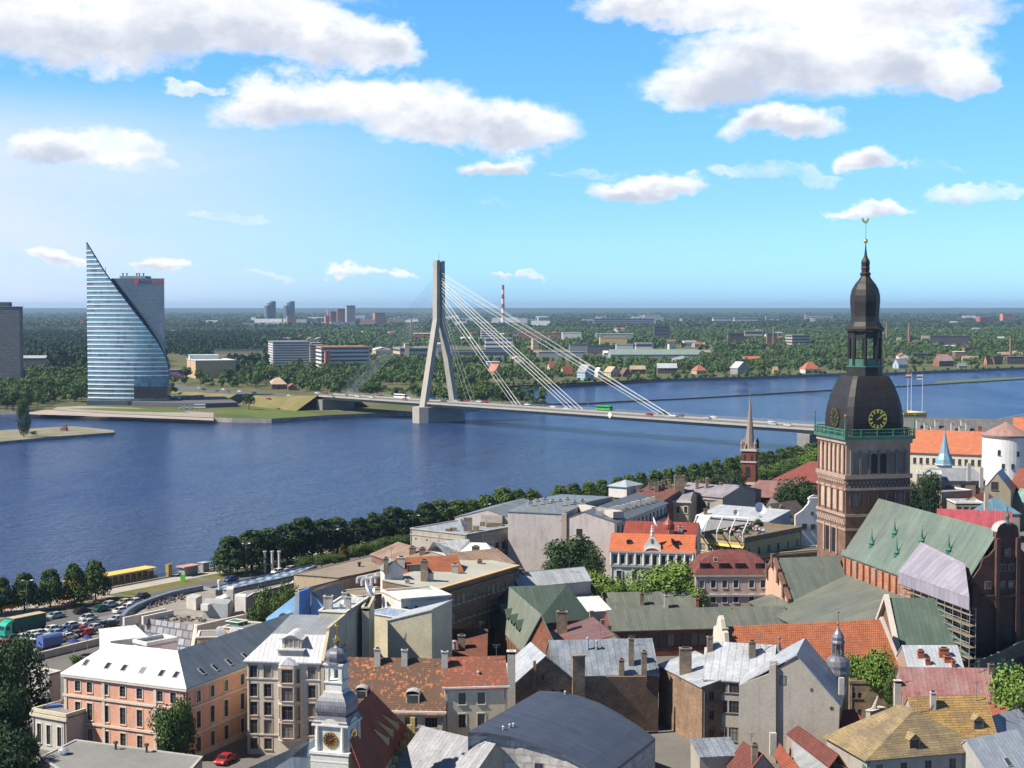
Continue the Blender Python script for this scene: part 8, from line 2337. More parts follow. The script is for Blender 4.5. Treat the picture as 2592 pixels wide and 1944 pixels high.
for i in range(4):
 a=rt_+math.pi/4+i*math.pi/2;p=(c.x+hh_*1.3*math.cos(a),c.y+hh_*1.3*math.sin(a));mb=MB();mb.lathe((*p,0),[(.55,zz(210)),(.5,zz(130)),(.7,zz(125)),(.05,zz(45))],6);mb.build('pinnacle',m_dk if i==0 else PL('spirestone',()),st)
u_l=Vector((math.cos(rt_),math.sin(rt_),0));n_l=Vector((u_l.y,-u_l.x,0))
mb=MB();mb.poly(arch_poly(Vector((c.x,c.y,0))-u_l*.2,u_l,n_l,1.7,zz(590),zz(440),hh_+.05))
for s_ in(-1.3,1.2):mb.poly(arch_poly(Vector((c.x,c.y,0))+u_l*s_,u_l,n_l,.8,zz(355),zz(275),hh_+.05))
mb.build('louvre_window',m_dk,st)
rf_pk=SEAM('pinkroof',(.30,.155,.14),rough=.6);rf_dr=SEAM('darkred',(.23,.055,.04),rough=.6)
b=B('church_nave','long pinkish roofed brick nave beside the slender church tower','church',qd(22,(305,872),(1265,885),15.0,17),GZ,15.0,br_red,rf_pk);b.face(0,rows=[(2.2,4.2)],cols=('px',22,[540,655,800]),w=2.2,frame=m_framed);b.roof('hip0',h=4.6,o=.6,inset=3.5);b.end()
b=B('dark_red_roof_house','dark red hipped roof behind the pinkish nave','house',qd(22,(660,628),(1500,690),17.0,20),GZ,17.0,br_red,rf_dr);b.roof('hip0',h=6.2,o=.5,inset=9);b.end()
b=B('stone_gable_house','grey brown stone gable house with dark window slits','house',qd(22,(595,1290),(935,1290),15.5,18),GZ,15.5,PL('rubblestone',(.36,.31,.25),patch=.9),M('old_brown_tile',(.20,.16,.13),'tile',col2=(.15,.12,.10),size=(.4,.5)));b.face(0,rows=[(.3,1.6)],cols=[.42],w=1.6,frame=m_framed,mull=0);b.roof('gable1',h=6.2,o=.2);b.end()
b=B('brown_slope_house','brown tiled roof slope between stone gable and white gable','house',qd(22,(800,1240),(1170,1180),17.0,10),GZ,17.0,PL('rubblestone',()),M('old_brown_tile',()));b.roof('gable0',h=5.0,o=.1);b.end()
wg=empty('white_gable_house',(60,405,GZ),'whitewashed curved gable with rounded top beside the cathedral tower','house')
_,G_=wallpoly(22,[(955,1700),(1300,1700),(1300,860),(1220,845),(1160,870),(1150,960),(1060,1060),(958,1130)],400,(.98,.2),.6,PL('whitewash',(.72,.70,.68),streak=.15),'gable_wall',wg)
mb=MB()
for z in(960,905):
 p=AT(22,1150,z,399.3);r_=AT(22,1300,z,399.3);mb.box(((p.x+r_.x)/2,399.6,p.z),((r_.x-p.x)+.6,.9,.35),.2)
mb.build('moulding',PL('whitewash',()),wg)
for x,y,w_,h_ in((1212,1100,.7,.7),(1095,1285,1.3,1.4),(1225,1290,1.3,1.3)):
 p=AT(22,x,y,400);nn=Vector((.2,-.98,0));pp=G_[0]+Vector((.98,.2,0))*((p-G_[0]).dot(Vector((.98,.2,0))))+nn*.15
 window(wg,(pp.x,pp.y,AT(22,x,y,pp.y).z-h_/2),math.atan2(.2,.98),w_,h_,None,m_framed,.1,1,2)
b=B('slate_roof_house','dark grey roof with skylights in front of the white gable','house',qd(22,(820,1525),(1290,1545),15.2,12),GZ,15.2,PL('whitewash2',(.62,.60,.58)),SEAM('slateroof',(.13,.12,.13)));b.face(0,rows=[(1.5,1.6)],cols=5,w=1.2,frame=m_framed);b.bands([0],[14.4],.5,.4);b.roof('gable0',h=4.2,o=.4);b.end()
for x,y in((950,1465),(1070,1470),(1180,1475),(1020,1390),(1150,1400)):b.skylight(22,x,y,1.0,1.2)
b=B('orange_patch_house','small orange roof wedged left of the slate roof','house',qd(22,(525,1490),(700,1500),16.5,9),GZ,16.5,PL('whitewash2',()),TILE('bright',(),()));b.roof('gable0',h=2.4);b.end()
b=B('white_pinnacle_house','narrow white gable point beside the small orange roof','house',qd(22,(720,1510),(800,1510),15.0,6),GZ,15.0,PL('whitewash',()),s_lt);b.roof('gable1',h=3.6);b.end()
pl_cas=PL('castlecream',(.66,.60,.48),streak=.15);pl_casw=PL('castlewhite',(.78,.76,.73),streak=.1)
t_cas=TILE('castle',(.58,.19,.09),(.52,.165,.08),size=(.5,.6),patch=.1)
b=B('castle_wing','long cream castle wing with smooth orange roof','castle',qd(4,(1150,448),(1985,478),18.0,20),GZ,18.0,pl_cas,t_cas);b.face(0,rows=[(2.6,2.4)],cols=16,w=1.3,frame=m_framed);b.roof('gable0',h=8.2,o=.6);b.end()
b=B('castle_back_wing','long dark grey castle roof with many white chimneys','castle',qd(4,(1100,310),(2300,330),20.0,24),GZ,20.0,pl_cas,SEAM('castledark',(.17,.165,.165)));b.roof('gable0',h=6.5,o=.5);b.end()
for i,x in enumerate((1355,1418,1470,1505,1635,1700,1715,1755,1852)):b.chim(4,x,205+(i%3)*25,268+(i%3)*22,1.7,1.4,m_chimw if i!=8 else m_ochim)
b=B('castle_back_wing','orange roof far behind the round white tower','castle',qd(4,(2120,320),(2500,330),21,20),GZ,21,pl_cas,t_cas);b.roof('gable0',h=7);b.end()
b=B('yellow_tower_block','flat topped yellow castle tower carrying flagpoles','tower',qd(4,(1235,235),(1425,228),22.6,14),GZ,26.6,PL('castleyellow',(.74,.60,.28)),s_dark);b.roof('flat',par=1.2);b.end(PL('castleyellow',()))
for i,(x,yt,fl)in enumerate(((1270,-190,0),(1298,-185,1),(1388,-170,2))):
 p=AT(4,x,175,752);tp=AT(4,x,yt,752)
 fp=empty('flagpole',(p.x,p.y,27),('left white flagpole without visible flag on the yellow tower','middle white flagpole with dark red and white flag','right white flagpole with white and red flag')[i],'flagpole')
 mb=MB();mb.tube((p.x,p.y,26.5),(p.x,p.y,tp.z),.13,.09,6);mb.build('pole',M('white_paint',()),fp)
 if fl:
  for j in range(3):
   mb=MB();z1=tp.z-.3-j*.8;mb.prism([(p.x-2.6,p.y-.1,z1-.8),(p.x-.2,p.y-.1,z1-.8),(p.x-.2,p.y+.1,z1-.8),(p.x-2.6,p.y+.1,z1-.8)],.8)
   mb.build('flag_stripe',M('flag_red',(.35,.03,.05))if(j!=1)==(fl==1)else M('flag_white',(.75,.75,.78)),fp)
c=AT(4,2062,600,600);zz=lambda y:AT(4,2062,y,592).z;mx=VIEWS[4][2]/FPX*600
rt=empty('round_tower',(c.x,c.y,GZ),'round white castle tower with low pinkish cone roof','tower')
mb=MB();mb.lathe((c.x,c.y,0),[(186*mx,GZ),(184*mx,zz(345))],40);mb.build('wall',pl_casw,rt,True)
mb=MB();mb.lathe((c.x,c.y,0),[(192*mx,zz(350)),(198*mx,zz(332)),(10*mx,zz(236)),(2*mx,zz(226))],40);mb.build('cone_roof',SEAM('conepink',(.42,.26,.22)),rt)
for x,y in((1960,465),(2105,475),(1990,575),(2062,575)):
 a=math.asin(max(-1,min(1,(x-2062)/186)));n=Vector((math.sin(a-.23*0),-math.cos(a),0));p=Vector((c.x,c.y,0))+n*(185*mx-.02)
 window(rt,(p.x+n.x*.14,p.y+n.y*.14,zz(y+22)),math.atan2(n.x,-n.y),1.1,1.9,None,m_framed,.08,0,1)
c=AT(4,1570,500,548);zz=lambda y:AT(4,1570,y,548).z;mx=VIEWS[4][2]/FPX*548
bs=empty('blue_spire',(c.x,c.y,GZ),'pale blue pointed turret roof above a white base in front of the castle','turret')
mb=MB();mb.lathe((c.x,c.y,0),[(78*mx,zz(565)),(66*mx,zz(520)),(40*mx,zz(470)),(28*mx,zz(420)),(14*mx,zz(350)),(4*mx,zz(300)),(1.5*mx,zz(225))],8,.4);mb.build('spire_roof',SEAM('spireblue',(.22,.40,.50),size=(.5,2)),bs)
mb=MB();mb.lathe((c.x,c.y,0),[(60*mx,GZ),(60*mx,zz(555)),(80*mx,zz(562)),(80*mx,zz(556))],8,.4);mb.build('base',pl_casw,bs)
for(nm,lab,k,A,D,ze,dep,wm,rm,rk,h,rows,cols)in(('grey_penthouse','grey zinc penthouse blocks below the blue spire',4,(1345,640),(1545,645),23.0,10,PL('stone4',(.34,.29,.23)),s_lt,'flat',0,[(1.2,1.8),(4.5,1.8)],4),('grey_penthouse','lower zinc roof block right of the penthouse',4,(1540,690),(1900,690),20.5,14,PL('stone4',()),s_grey,'shed0',2.6,[(1.5,3.4)],3),('brown_gable_house','brown plaster gable house with square window right of the zinc blocks',4,(1880,760),(2105,770),18.5,14,PL('stone5',(.33,.28,.20)),s_dark,'gable1',5.5,[(-1.2,1.9)],[.42]),('blue_roof_house','house with ribbed blue metal roof behind the nave',4,(1835,955),(2180,960),14.0,12,PL('stone4',()),SEAM('ribblue',(.13,.26,.36),size=(.9,2)),'hip0',4.2,None,None),('pink_roof_house','long raspberry pink metal roof directly behind the nave',4,(1500,1085),(2110,1110),15.5,16,PL('stone4',()),SEAM('raspberry',(.42,.09,.11)),'gable0',4.8,None,None),('red_tile_house','red tiled roof at the right edge below the round tower',4,(2080,760),(2400,790),17.0,14,PL('stone4',()),TILE('reddish',(.30,.09,.05),(.25,.075,.045)),'gable0',6.5,None,None),('teal_roof_house','teal green roof strip at the right edge',4,(2115,850),(2400,880),14.5,10,PL('stone4',()),SEAM('teal',(.22,.38,.33)),'gable0',3.5,None,None),('red_tile_house','small red tiled roof with white chimney behind the pink roof',4,(1915,900),(2080,850),14.5,9,PL('stone4',()),TILE('reddish',(),()),'gable0',3.2,None,None),('stone_house','weathered beige house with balconies behind the nave ridge',4,(1370,760),(1545,790),18.0,12,PL('stone6',(.40,.33,.22)),s_grey,'flat',0,[(1,1.8),(4.2,1.8),(7.5,1.8)],3),('stone_house','grey stone house with awning gap between penthouse and pink roof',4,(1660,880),(1890,880),16.0,10,PL('stone4',()),s_lt,'flat',0,[(1,1.8)],4),('pale_blue_house','small pale blue flat roof just behind the nave ridge',4,(1490,960),(1670,960),14.2,8,PL('stone4',()),SEAM('paleblue2',(.5,.55,.62)),'flat',0,None,None)):
 b=B(nm,lab,'house',qd(k,A,D,ze,dep),GZ,ze,wm,rm)
 if rows:b.face(0,rows=[r_ for r_ in rows if r_[0]>0],cols=cols,w=1.5,frame=m_framed)
 b.roof(rk,h=h,**({'par':.4}if rk=='flat' else{}));b.end()
 if nm=='brown_gable_house':
  P0,P1=b.q[0],b.q[1];d_=(P1-P0).normalized();p=P0.lerp(P1,.42)+Vector((d_.y,-d_.x,0))*.16
  window(b.root,(p.x,p.y,18.4),math.atan2(d_.y,d_.x),2.2,2.6,None,m_framed,.1)
for x,yt,yb in((1765,550,640),(1865,585,690),(1905,740,880)):
 p=AT(4,x,yb,440);mb=MB();mb.box((p.x,p.y,p.z-2),(1.0,.9,AT(4,x,yt,440).z-p.z+2));tag(mb.build('chimney',m_chimw),{1765:'white chimney right of the blue spire',1865:'white chimney left of the brown gable house',1905:'tall white chimney before the brown gable house'}[x],'chimney')
 # ---- riverside: ground, trees, traffic
def strip(name,t0,t1,s0,s1,z,mat,kind='structure'):
 return sheet(name,[q(t0,s0),q(t0,s1),q(t1,s1),q(t1,s0)],z,mat,kind)
m_prom=M('promenade_paving',(.40,.37,.33),col2=(.33,.31,.28),scale=.15,rough=.95)
m_gr2=M('park_grass',(.10,.115,.035),col2=(.17,.15,.07),scale=.12,rough=1,spec=.1)
strip('promenade',-200,700,1.3,7.2,GZ+.012,m_prom)
for t0,t1 in((-200,-31),(-29,-6),(-5,21),(24,60),(62,130),(132,400)):strip('park_grass',t0,t1,7.3,14.2,GZ+.016,m_gr2)
strip('promenade',-60,-8,5.0,10.5,GZ+.02,M('cafe_paving',(.42,.33,.26),scale=.3))
strip('quay_road',-220,700,14.6,27.5,GZ+.012,m_asph)
strip('car_park',-80,4,27.8,44.5,GZ+.012,M('car_park_paving',(.20,.20,.195),col2=(.15,.15,.15),scale=.2))
strip('service_road',-90,6,44.8,49.5,GZ+.012,m_asph)
mb=MB()
for i in range(9):
 for s_ in(33.5,39):
  a=q(-62+i*5,s_-2.2,GZ+.022);c=q(-62+i*5+.14,s_+2.2,GZ+.022);b_=q(-62+i*5+.14,s_-2.2,GZ+.022);d_=q(-62+i*5,s_+2.2,GZ+.022)
  mb.poly([a,b_,c,d_]if(b_-a).cross(c-b_).z>0 else[d_,c,b_,a])
tag(mb.build('road_markings',M('road_paint',())),kind='structure')
mb=MB();rl=MB()
for i in range(-20,120):
 p=q(i*3,.9);mb.tube((p.x,p.y,GZ+.3),(p.x,p.y,GZ+1.3),.07,n=5)
for z in(.75,1.25):mb.tube(q(-60,.9,GZ+z),q(360,.9,GZ+z),.05,n=5)
tag(mb.build('quay_railing',M('railing_dark',(.06,.065,.07),rough=.5)),'dark iron railing along the quay edge','railing')
mb=MB();a,c=U(15,480,1620,GZ),U(15,1640,1330,GZ);d_=(c-a).normalized();n_=Vector((-d_.y,d_.x,0))
mb.prism([a,c,c+n_*.5,a+n_*.5],1.3);mb.prism([a+Vector((0,0,1.31))-n_*.1,c+Vector((0,0,1.31))-n_*.1,c+n_*.6+Vector((0,0,1.31)),a+n_*.6+Vector((0,0,1.31))],.15)
tag(mb.build('low_wall',PL('lowwall',(.50,.46,.43))),'low pale wall between the car park and the cafe terrace','wall')
sheet('cafe_terrace',[U(16,x,y,GZ)for x,y in((490,215),(900,60),(1180,90),(1000,260),(860,330),(470,310))],GZ+6.9,M('felt_pale',()))if 0 else None
def px_line(k,x,s):
 r=(px(k,x,0)[0]-1296)/FPX
 o=q(0,s)
 t=(r*o.y-o.x)/(QD.x-r*QD.y)
 return q(t,s)
lt=[(6,x,y)for x,y in((215,580),(365,540),(490,525),(620,490),(720,450),(855,455),(970,450),(1115,450),(1240,410),(1365,375),(1465,395),(1595,340),(1700,325),(1815,325),(1915,320),(2015,290),(2140,240))]+[(5,x,y)for x,y in((85,290),(200,235),(300,250),(410,245),(600,222),(695,207),(805,215),(895,205),(1010,215),(1090,190),(1170,140),(1275,115),(1360,110),(1450,98),(1540,90),(1620,92),(1700,85),(1790,75))]+[(22,x,y)for x,y in((60,430),(180,400),(480,400),(600,375),(760,330),(890,300),(1010,265),(1160,165),(1260,120))]
rng=random.Random(21)
for i,(k,x,y)in enumerate(lt):
 p=px_line(k,x,12.0)
 h=AT(k,x,y,p.y).z-GZ
 if i<4:print('linden',round(p.y),round(h,1))
 h=max(8.5,min(h*1.04,16))
 lab='first linden of the promenade row, beside the quay railing end' if i==0 else 'dark rounded linden in the long row along the quay'
 plant('linden','lin%d'%(i%3),p.x,p.y,GZ,h,h*rng.uniform(1.05,1.2)if k==6 else h*1.08,lab,'linden row along the quay',rng.uniform(0,6),'linden_tree',None if k==6 and i<12 else m_leaf)
for i,(x,yb,yt,w_)in enumerate(((-180,990,520,7),(25,955,440,6.5),(345,925,370,7.5),(705,880,320,7.5),(1045,850,250,7),(1338,772,208,7.8))):
 p=U(15,x,yb,GZ)
 plant('linden','lin%d'%(i%3),p.x,p.y,GZ,AT(15,x,yt,p.y).z-GZ,w_*1.1,'linden above the orange cafe by the car park' if i<5 else 'linden with bare lower trunk beside the yellow boat','lindens by the car park',i*1.1,'linden_tree',m_leaf)
for i,(x,y,w_)in enumerate(((740,700,7),(860,690,6.5),(950,690,7),(1130,612,8),(1230,590,8.5),(1335,560,9),(1440,548,9))):
 p=px_line(6,x,25.5);h=max(4,AT(6,x,y,p.y).z-GZ)
 plant('round','big%d'%(i%2),p.x,p.y,GZ,h,w_,'pale green bushy tree behind the brown felt roof','bushy trees behind the brown felt roof',i,'tree',m_leaf)
p=px_line(6,1010,24.5);plant('conifer','con0',p.x,p.y,GZ,AT(6,1010,612,p.y).z-GZ,4.5,'small reddish conifer among the bushy trees',None,0,'conifer_tree',M('leaf_russet',(.07,.06,.02),'leaf',col2=(.12,.10,.03),rough=.8,spec=.1))
for(k,x,yt,Y,w_,key,mt,lab)in((19,200,600,322,6.5,'big0',m_leaf,'left crown of the trees wedged beside the modern hall'),(19,370,655,318,6,'big1',m_leaf,'middle crown of the trees beside the modern hall'),(19,490,560,328,5.5,'big0',m_leaf,'right crown of the trees below the beige end wall'),(19,110,800,310,5.5,'big1',m_leaf,'low tree in front of the dark gap by the modern hall'),(5,690,530,388,14.5,'big1',m_leafd,'large dark tree before the tall pale block'),(5,560,700,384,8,'big0',m_leafd,'dark side tree left of the large dark tree'),(5,800,600,384,8,'big0',m_leafd,'dark side tree right of the large dark tree'),(5,860,785,362,12,'big0',m_leafb,'bright green tree left of the ornate white facade'),(5,720,820,358,9,'big1',m_leafb,'lower bright green tree beside the green hall roof'),(5,1000,850,352,7,'big1',m_leafb,'small bright tree before the ornate facade'),(5,1370,715,355,18,'big1',m_leafb,'biggest bright green tree hiding the ornate facade'),(5,1180,850,350,8,'big0',m_leafb,'left shoulder of the biggest bright green tree'),(5,1560,860,350,8,'big0',m_leafb,'right shoulder of the biggest bright green tree'),(22,990,530,505,13,'big0',m_leafd,'dark tree in front of the pinkish church roof'),(22,820,680,500,9,'big1',m_leafd,'lower dark tree left before the pinkish church roof'),(22,1150,640,500,9,'big1',m_leafd,'dark tree touching the cathedral tower edge'),(5,1800,85,530,13,'big0',m_leafd,'tall dark tree left of the slender church tower'),(5,1700,120,520,10,'big1',m_leafd,'dark tree behind the lilac roof chimneys'),(5,1860,260,505,9,'big1',m_leafd,'dark tree at the foot of the slender church tower'),(22,190,660,500,8,'big0',M('leaf_rust',(.06,.05,.03),'leaf',col2=(.12,.08,.05),rough=.8,spec=.1),'russet tree at the foot of the church tower'),(22,590,380,600,13,'big1',m_leaf,'green tree right of the slender church tower'),(22,800,340,640,12,'big0',m_leaf,'green tree above the dark red hipped roof'),(22,950,290,660,12,'big1',m_leaf,'tree between the dark red roof and the bridge pier'),(22,1200,150,640,13,'big0',m_leafb,'bright tree touching the cathedral belfry'),(3,1290,562,274,8,'big0',m_leafb,'round green courtyard tree right of the slate turret'),(3,1140,600,278,6.5,'big1',m_leafb,'paler tree half behind the slate turret'),(3,1430,680,270,5,'big1',m_leaf,'small tree beside the red metal roof'),(3,985,660,280,4,'big1',m_leafb,'sliver of green tree left of the slate turret'),(3,2170,650,252,9.5,'big0',m_leafb,'leafy tree cut by the right edge beside the red metal roof'),(3,2290,700,250,8,'big1',m_leaf,'tree mostly outside the right edge'),(1,1090,858,236,7.6,'big1',m_leaf,'full green tree in front of the pink house corner'),(1,60,770,244,7,'big1',m_leafd,'dark tree in the lower left corner'),(1,-10,800,236,8,'big0',m_leafd,'dark tree cut by the left edge in the lower corner'),(1,110,1050,226,6.5,'big0',m_leafd,'lower dark tree at the left bottom edge'),(1,20,1150,220,8,'big1',m_leafd,'nearest dark tree at the left bottom edge'),(1,-40,1000,228,7,'big1',m_leafd,'dark tree filling the left edge near the bottom'),(15,1580,1170,343,4,'bush',m_leaf,'green bush at the corner of the modern hall'),(4,1320,640,430,7,'big0',m_leafd,'dark tree between cathedral tower and penthouse'),(4,1450,560,480,8,'big1',m_leafd,'dark tree below the blue spire'),(4,2180,205,700,14,'big0',m_leaf,'tree behind the round white tower'),(16,1050,60,268,3,'bush',m_leaf,'shrub on the terrace behind the pink house roof'),(16,620,660,262,2.6,'bush',m_leafd,'shrub on the low classical wing')):
 p=AT(k,x,yt,Y);b0=GZ
 if key=='bush' and p.z>8:b0=p.z-2
 kind=key[:3]
 plant('round',key,p.x,Y,b0,max(1.5,(p.z-b0)*1.03),w_*1.12,lab,None,rng.uniform(0,6),'bush' if key=='bush' else 'tree',mt)
p=AT(1,110,515,264);plant('poplar','pop0',p.x,264,GZ,p.z-GZ,10.5,'tall dense dark tree at the left edge above the corner trees',None,1,'tree',m_leafd)
p=AT(1,40,560,262);plant('poplar','pop0',p.x,260,GZ,p.z-GZ,9.5,'second tall dark tree at the left edge',None,2,'tree',m_leafd)
def lamp(k,x,yb,yt,s,xa,label):
 p=px_line(k,x,s)if s is not None else U(k,x,yb,GZ)
 zt_=AT(k,x,yt,p.y).z;r=AT(k,xa,yt,p.y)-AT(k,x,yt,p.y)
 root=empty('street_lamp',(p.x,p.y,GZ),label,'street lamp','street lamps along the quay road')
 mb=MB();mb.tube((p.x,p.y,GZ),(p.x,p.y,zt_),.16,.09,8);mb.build('pole',M('lamp_pole',(.10,.15,.14),rough=.5),root)
 mb=MB();mb.tube((p.x,p.y,zt_-.05),(p.x+r.x,p.y,zt_+.25),.06,n=6);mb.tube((p.x,p.y,zt_-.05),(p.x-r.x*.7,p.y,zt_+.2),.06,n=6);mb.build('arm',M('lamp_pole',()),root)
 mb=MB();mb.ball((p.x+r.x,p.y,zt_+.25),.42,8,0,.4);mb.ball((p.x-r.x*.7,p.y,zt_+.2),.3,8,0,.4);mb.build('lamp_head',M('lamp_white',(.8,.8,.8),rough=.4),root)
lamp(15,378,960,505,None,455,'street lamp in front of the lindens above the green lorry');lamp(6,325,850,630,16,352,'street lamp at the left end of the linden row');lamp(6,943,0,530,16,975,'street lamp in the middle of the linden row');lamp(6,1502,0,433,16,1545,'street lamp beside the grey slab block');lamp(20,1285,0,210,16,1325,'street lamp among lindens right of the grey slab')
for i,x in enumerate((472,523,572)):
 p=U(6,x,830,GZ);mb=MB();mb.lathe((p.x,p.y,GZ),[(.34,0),(.34,5.6),(.5,5.65),(.5,6.0)],10);tag(mb.build('concrete_pillar',PL('palestone2',(.55,.54,.5))),('left','middle','right')[i]+' one of three pale round pillars under the lindens','pillar','three pale pillars')
m_tyre,m_cglass,m_lampw=M('tyre',(.02,.02,.02),rough=.9),M('car_glass',(.02,.025,.03),rough=.08),M('head_lamp',(.7,.7,.68),rough=.2)
def paint(n,c):return M('car_'+n,c,rough=.25,var=.04,metal=.1)
PAINT={'white':paint('white',(.75,.75,.75)),'silver':paint('silver',(.50,.52,.54)),'red':paint('red',(.45,.02,.025)),'black':paint('black',(.02,.02,.024)),'blue':paint('blue',(.03,.07,.22)),'green':paint('green',(.02,.12,.09)),'sand':paint('sand',(.50,.42,.24)),'teal':paint('teal',(.30,.45,.46)),'grey':paint('grey',(.16,.17,.18))}
def car_proto():
 root=empty('car',(0,0,0),'x','car')
 W2=.86
 mb=MB()
 pr=[(-2.12,.32),(-2.18,.62),(-2.05,.84),(-1.2,.93),(1.35,.96),(2.05,.90),(2.15,.60),(2.08,.32)]
 for sg in(-1,1):
  P=[Vector((x,sg*W2,z))for x,z in pr];mb.poly(P if sg<0 else P[::-1])
 for i in range(len(pr)):
  (x0,z0),(x1,z1)=pr[i],pr[(i+1)%len(pr)]
  mb.poly([(x0,W2,z0),(x1,W2,z1),(x1,-W2,z1),(x0,-W2,z0)])
 mb.prism([(-.62,-.66,1.40),(.95,-.66,1.40),(.95,.66,1.40),(-.62,.66,1.40)],.05)
 for x0,x1,sx in((-1.18,-.60,0),(1.62,.93,0),(.1,.1,0)):
  for sg in(-1,1):mb.tube((x0,sg*.80,.94),(x1,sg*.665,1.42),.05,n=4)
 mb.build('body',PAINT['white'],root)
 mb=MB();lo=[(-1.20,-.79),(1.64,-.79),(1.64,.79),(-1.20,.79)];hi=[(-.62,-.645),(.95,-.645),(.95,.645),(-.62,.645)]
 for i in range(4):
  j=(i+1)%4;mb.poly([(*lo[i],.92),(*lo[j],.92),(*hi[j],1.40),(*hi[i],1.40)])
 mb.build('windows',m_cglass,root)
 for x in(-1.32,1.30):
  for y in(-.80,.80):
   mb=MB();mb.tube((x,y-.11,.32),(x,y+.11,.32),.33,n=12);w_=mb.build('wheel',m_tyre,root)
   mb=MB();mb.tube((x,y-.125,.32),(x,y+.125,.32),.19,n=8);mb.build('rim',M('rim_grey',(.45,.45,.46),rough=.3,metal=.5),w_)
 for y in(-.6,.6):
  mb=MB();mb.box((-2.14,y,.60),(.08,.34,.16));mb.build('headlight',m_lampw,root)
  mb=MB();mb.box((2.13,y,.64),(.06,.30,.16));mb.build('taillight',M('tail_red',(.4,.02,.02)),root)
 return root
CAR=car_proto()
def car(p,rz,col,label,group,z=0,s=1.0,hgt=1.0):
 o=dup(CAR,(p.x,p.y,p.z+z),rz,(s,s,s*hgt),label,group);o.name='car'
 for ch in o.children:
  if ch.name.startswith('body'):recolor(ch,PAINT[col])
 return o
qa=math.atan2(QD.y,QD.x)
rng=random.Random(31)
for(x,y,col,r,hg)in((560,1040,'silver',0,1),(790,990,'teal',0,1),(1150,925,'black',0,1),(1420,895,'green',0,1.1),(1540,840,'silver',0,1.1),(1745,805,'sand',0,1),(1890,795,'silver',0,1),(1990,735,'black',0,1.25),(1700,920,'white',0,1),(1790,880,'white',0,1.1),(1240,1030,'silver',0,1.15),(1540,1110,'black',0,1),(1420,1130,'black',0,1),(1640,1040,'silver',0,1),(1230,1090,'silver',0,1),(1010,1130,'white',0,1),(1320,1160,'silver',0,1),(1150,1190,'red',0,1),(1210,1230,'red',0,1),(740,1180,'white',0,1),(900,1190,'blue',0,1),(1020,1200,'blue',0,1.2),(1080,1250,'grey',0,1),(560,1240,'silver',0,1),(780,1240,'teal',0,1),(450,1260,'white',0,1),(500,1300,'silver',0,1),(680,1300,'white',0,1),(900,1290,'silver',0,1),(830,1330,'sand',0,1),(330,1300,'white',0,1),(470,1390,'white',0,1.1),(950,1290,'white',0,1),(60,1390,'red',0,1),(150,1330,'green',0,1.2),(40,1480,'silver',0,1)):
 p=U(15,x,y+28,GZ+.02)
 tc={'white':'white','silver':'silver grey','red':'red','black':'black','green':'dark green','sand':'sand yellow','teal':'pale turquoise','blue':'dark blue','grey':'dark grey'}[col]
 road=y<960 or(x<900 and y<1060)
 car(p,qa+(math.pi if rng.random()<.4 else 0)+rng.uniform(-.06,.06),col,tc+(' car along the quay road beside the grass strip' if road else ' car in the crowded car park'),'cars along the quay road' if road else 'cars in the car park',0,1,hg)
for x,y,z_,rz in((560,480,0,.3),(520,1330,0,.4)):
 pass
car(U(16,490,1370,GZ),.6,'red','red car parked before the low classical wing',None);car(U(1,1400,1305,GZ),qa+.3,'red','dark red car in the street below the cream house',None)
car(q(24,19),qa,'blue','dark blue car at the bend by the curved parapet',None);car(q(40,21),qa,'white','white car beside the three pale pillars',None);car(q(45,21),qa,'silver','silver grey car beside the three pale pillars',None)
car(q(86,20),qa,'white','white car on the road behind the bushy trees',None)
P=U(15,330,1235,GZ+.02);lo=empty('lorry',P,'green articulated lorry with tan topped dark canvas trailer','lorry')
def T(x,y,z):return Vector((P.x+QD.x*x-QD.y*y,P.y+QD.y*x+QD.x*y,P.z+z))
def tbox(x0,x1,w_,z0,z1,mat,name,par,tp=0):
 mb=MB();mb.prism([T(x0,-w_,z0),T(x1,-w_,z0),T(x1,w_,z0),T(x0,w_,z0)],z1-z0,0);return mb.build(name,mat,par)
m_lg=M('lorry_green',(.02,.33,.24),rough=.3,var=.05)
mb=MB();pr=[(-5.9,.5),(-6.0,1.6),(-5.75,2.6),(-5.0,3.3),(-3.9,3.75),(-3.9,.5)]
for sg in(-1.2,1.2):
 A=[T(x,sg,z)for x,z in pr];mb.poly(A if sg>0 else A[::-1])
for i in range(len(pr)):
 a,c=pr[i],pr[(i+1)%len(pr)];mb.poly([T(a[0],-1.2,a[1]),T(c[0],-1.2,c[1]),T(c[0],1.2,c[1]),T(a[0],1.2,a[1])])
cb=mb.build('cab',m_lg,lo)
mb=MB();mb.poly([T(-6.02,-1.0,1.7),T(-5.78,-1.0,2.55),T(-5.78,1.0,2.55),T(-6.02,1.0,1.7)]);mb.poly([T(-5.6,1.22,1.7),T(-4.5,1.22,1.7),T(-4.5,1.22,2.5),T(-5.4,1.22,2.5)]);mb.poly([T(-5.6,-1.22,1.7),T(-4.5,-1.22,1.7),T(-4.5,-1.22,2.5),T(-5.4,-1.22,2.5)]);mb.build('windscreen',m_cglass,cb)
tbox(-3.5,5.2,1.25,1.0,3.9,M('canvas_green',(.018,.085,.065),rough=.8),'trailer',lo);tbox(-3.55,5.25,1.28,3.9,4.0,M('canvas_tan',(.48,.40,.24),rough=.9),'trailer_top',lo);tbox(-5.5,5.0,.9,.5,1.0,m_soot,'chassis',lo)
for x in(-5.0,-3.0,2.6,3.7,4.7):
 for s_ in(-1.05,1.05):
  mb=MB();mb.tube(T(x,s_-.15,.5),T(x,s_+.15,.5),.5,n=12);mb.build('wheel',m_tyre,lo)
P=U(15,690,1450,GZ+.02);vt=empty('box_trailer',P,'box trailer with faded blue cover in the car park','trailer')
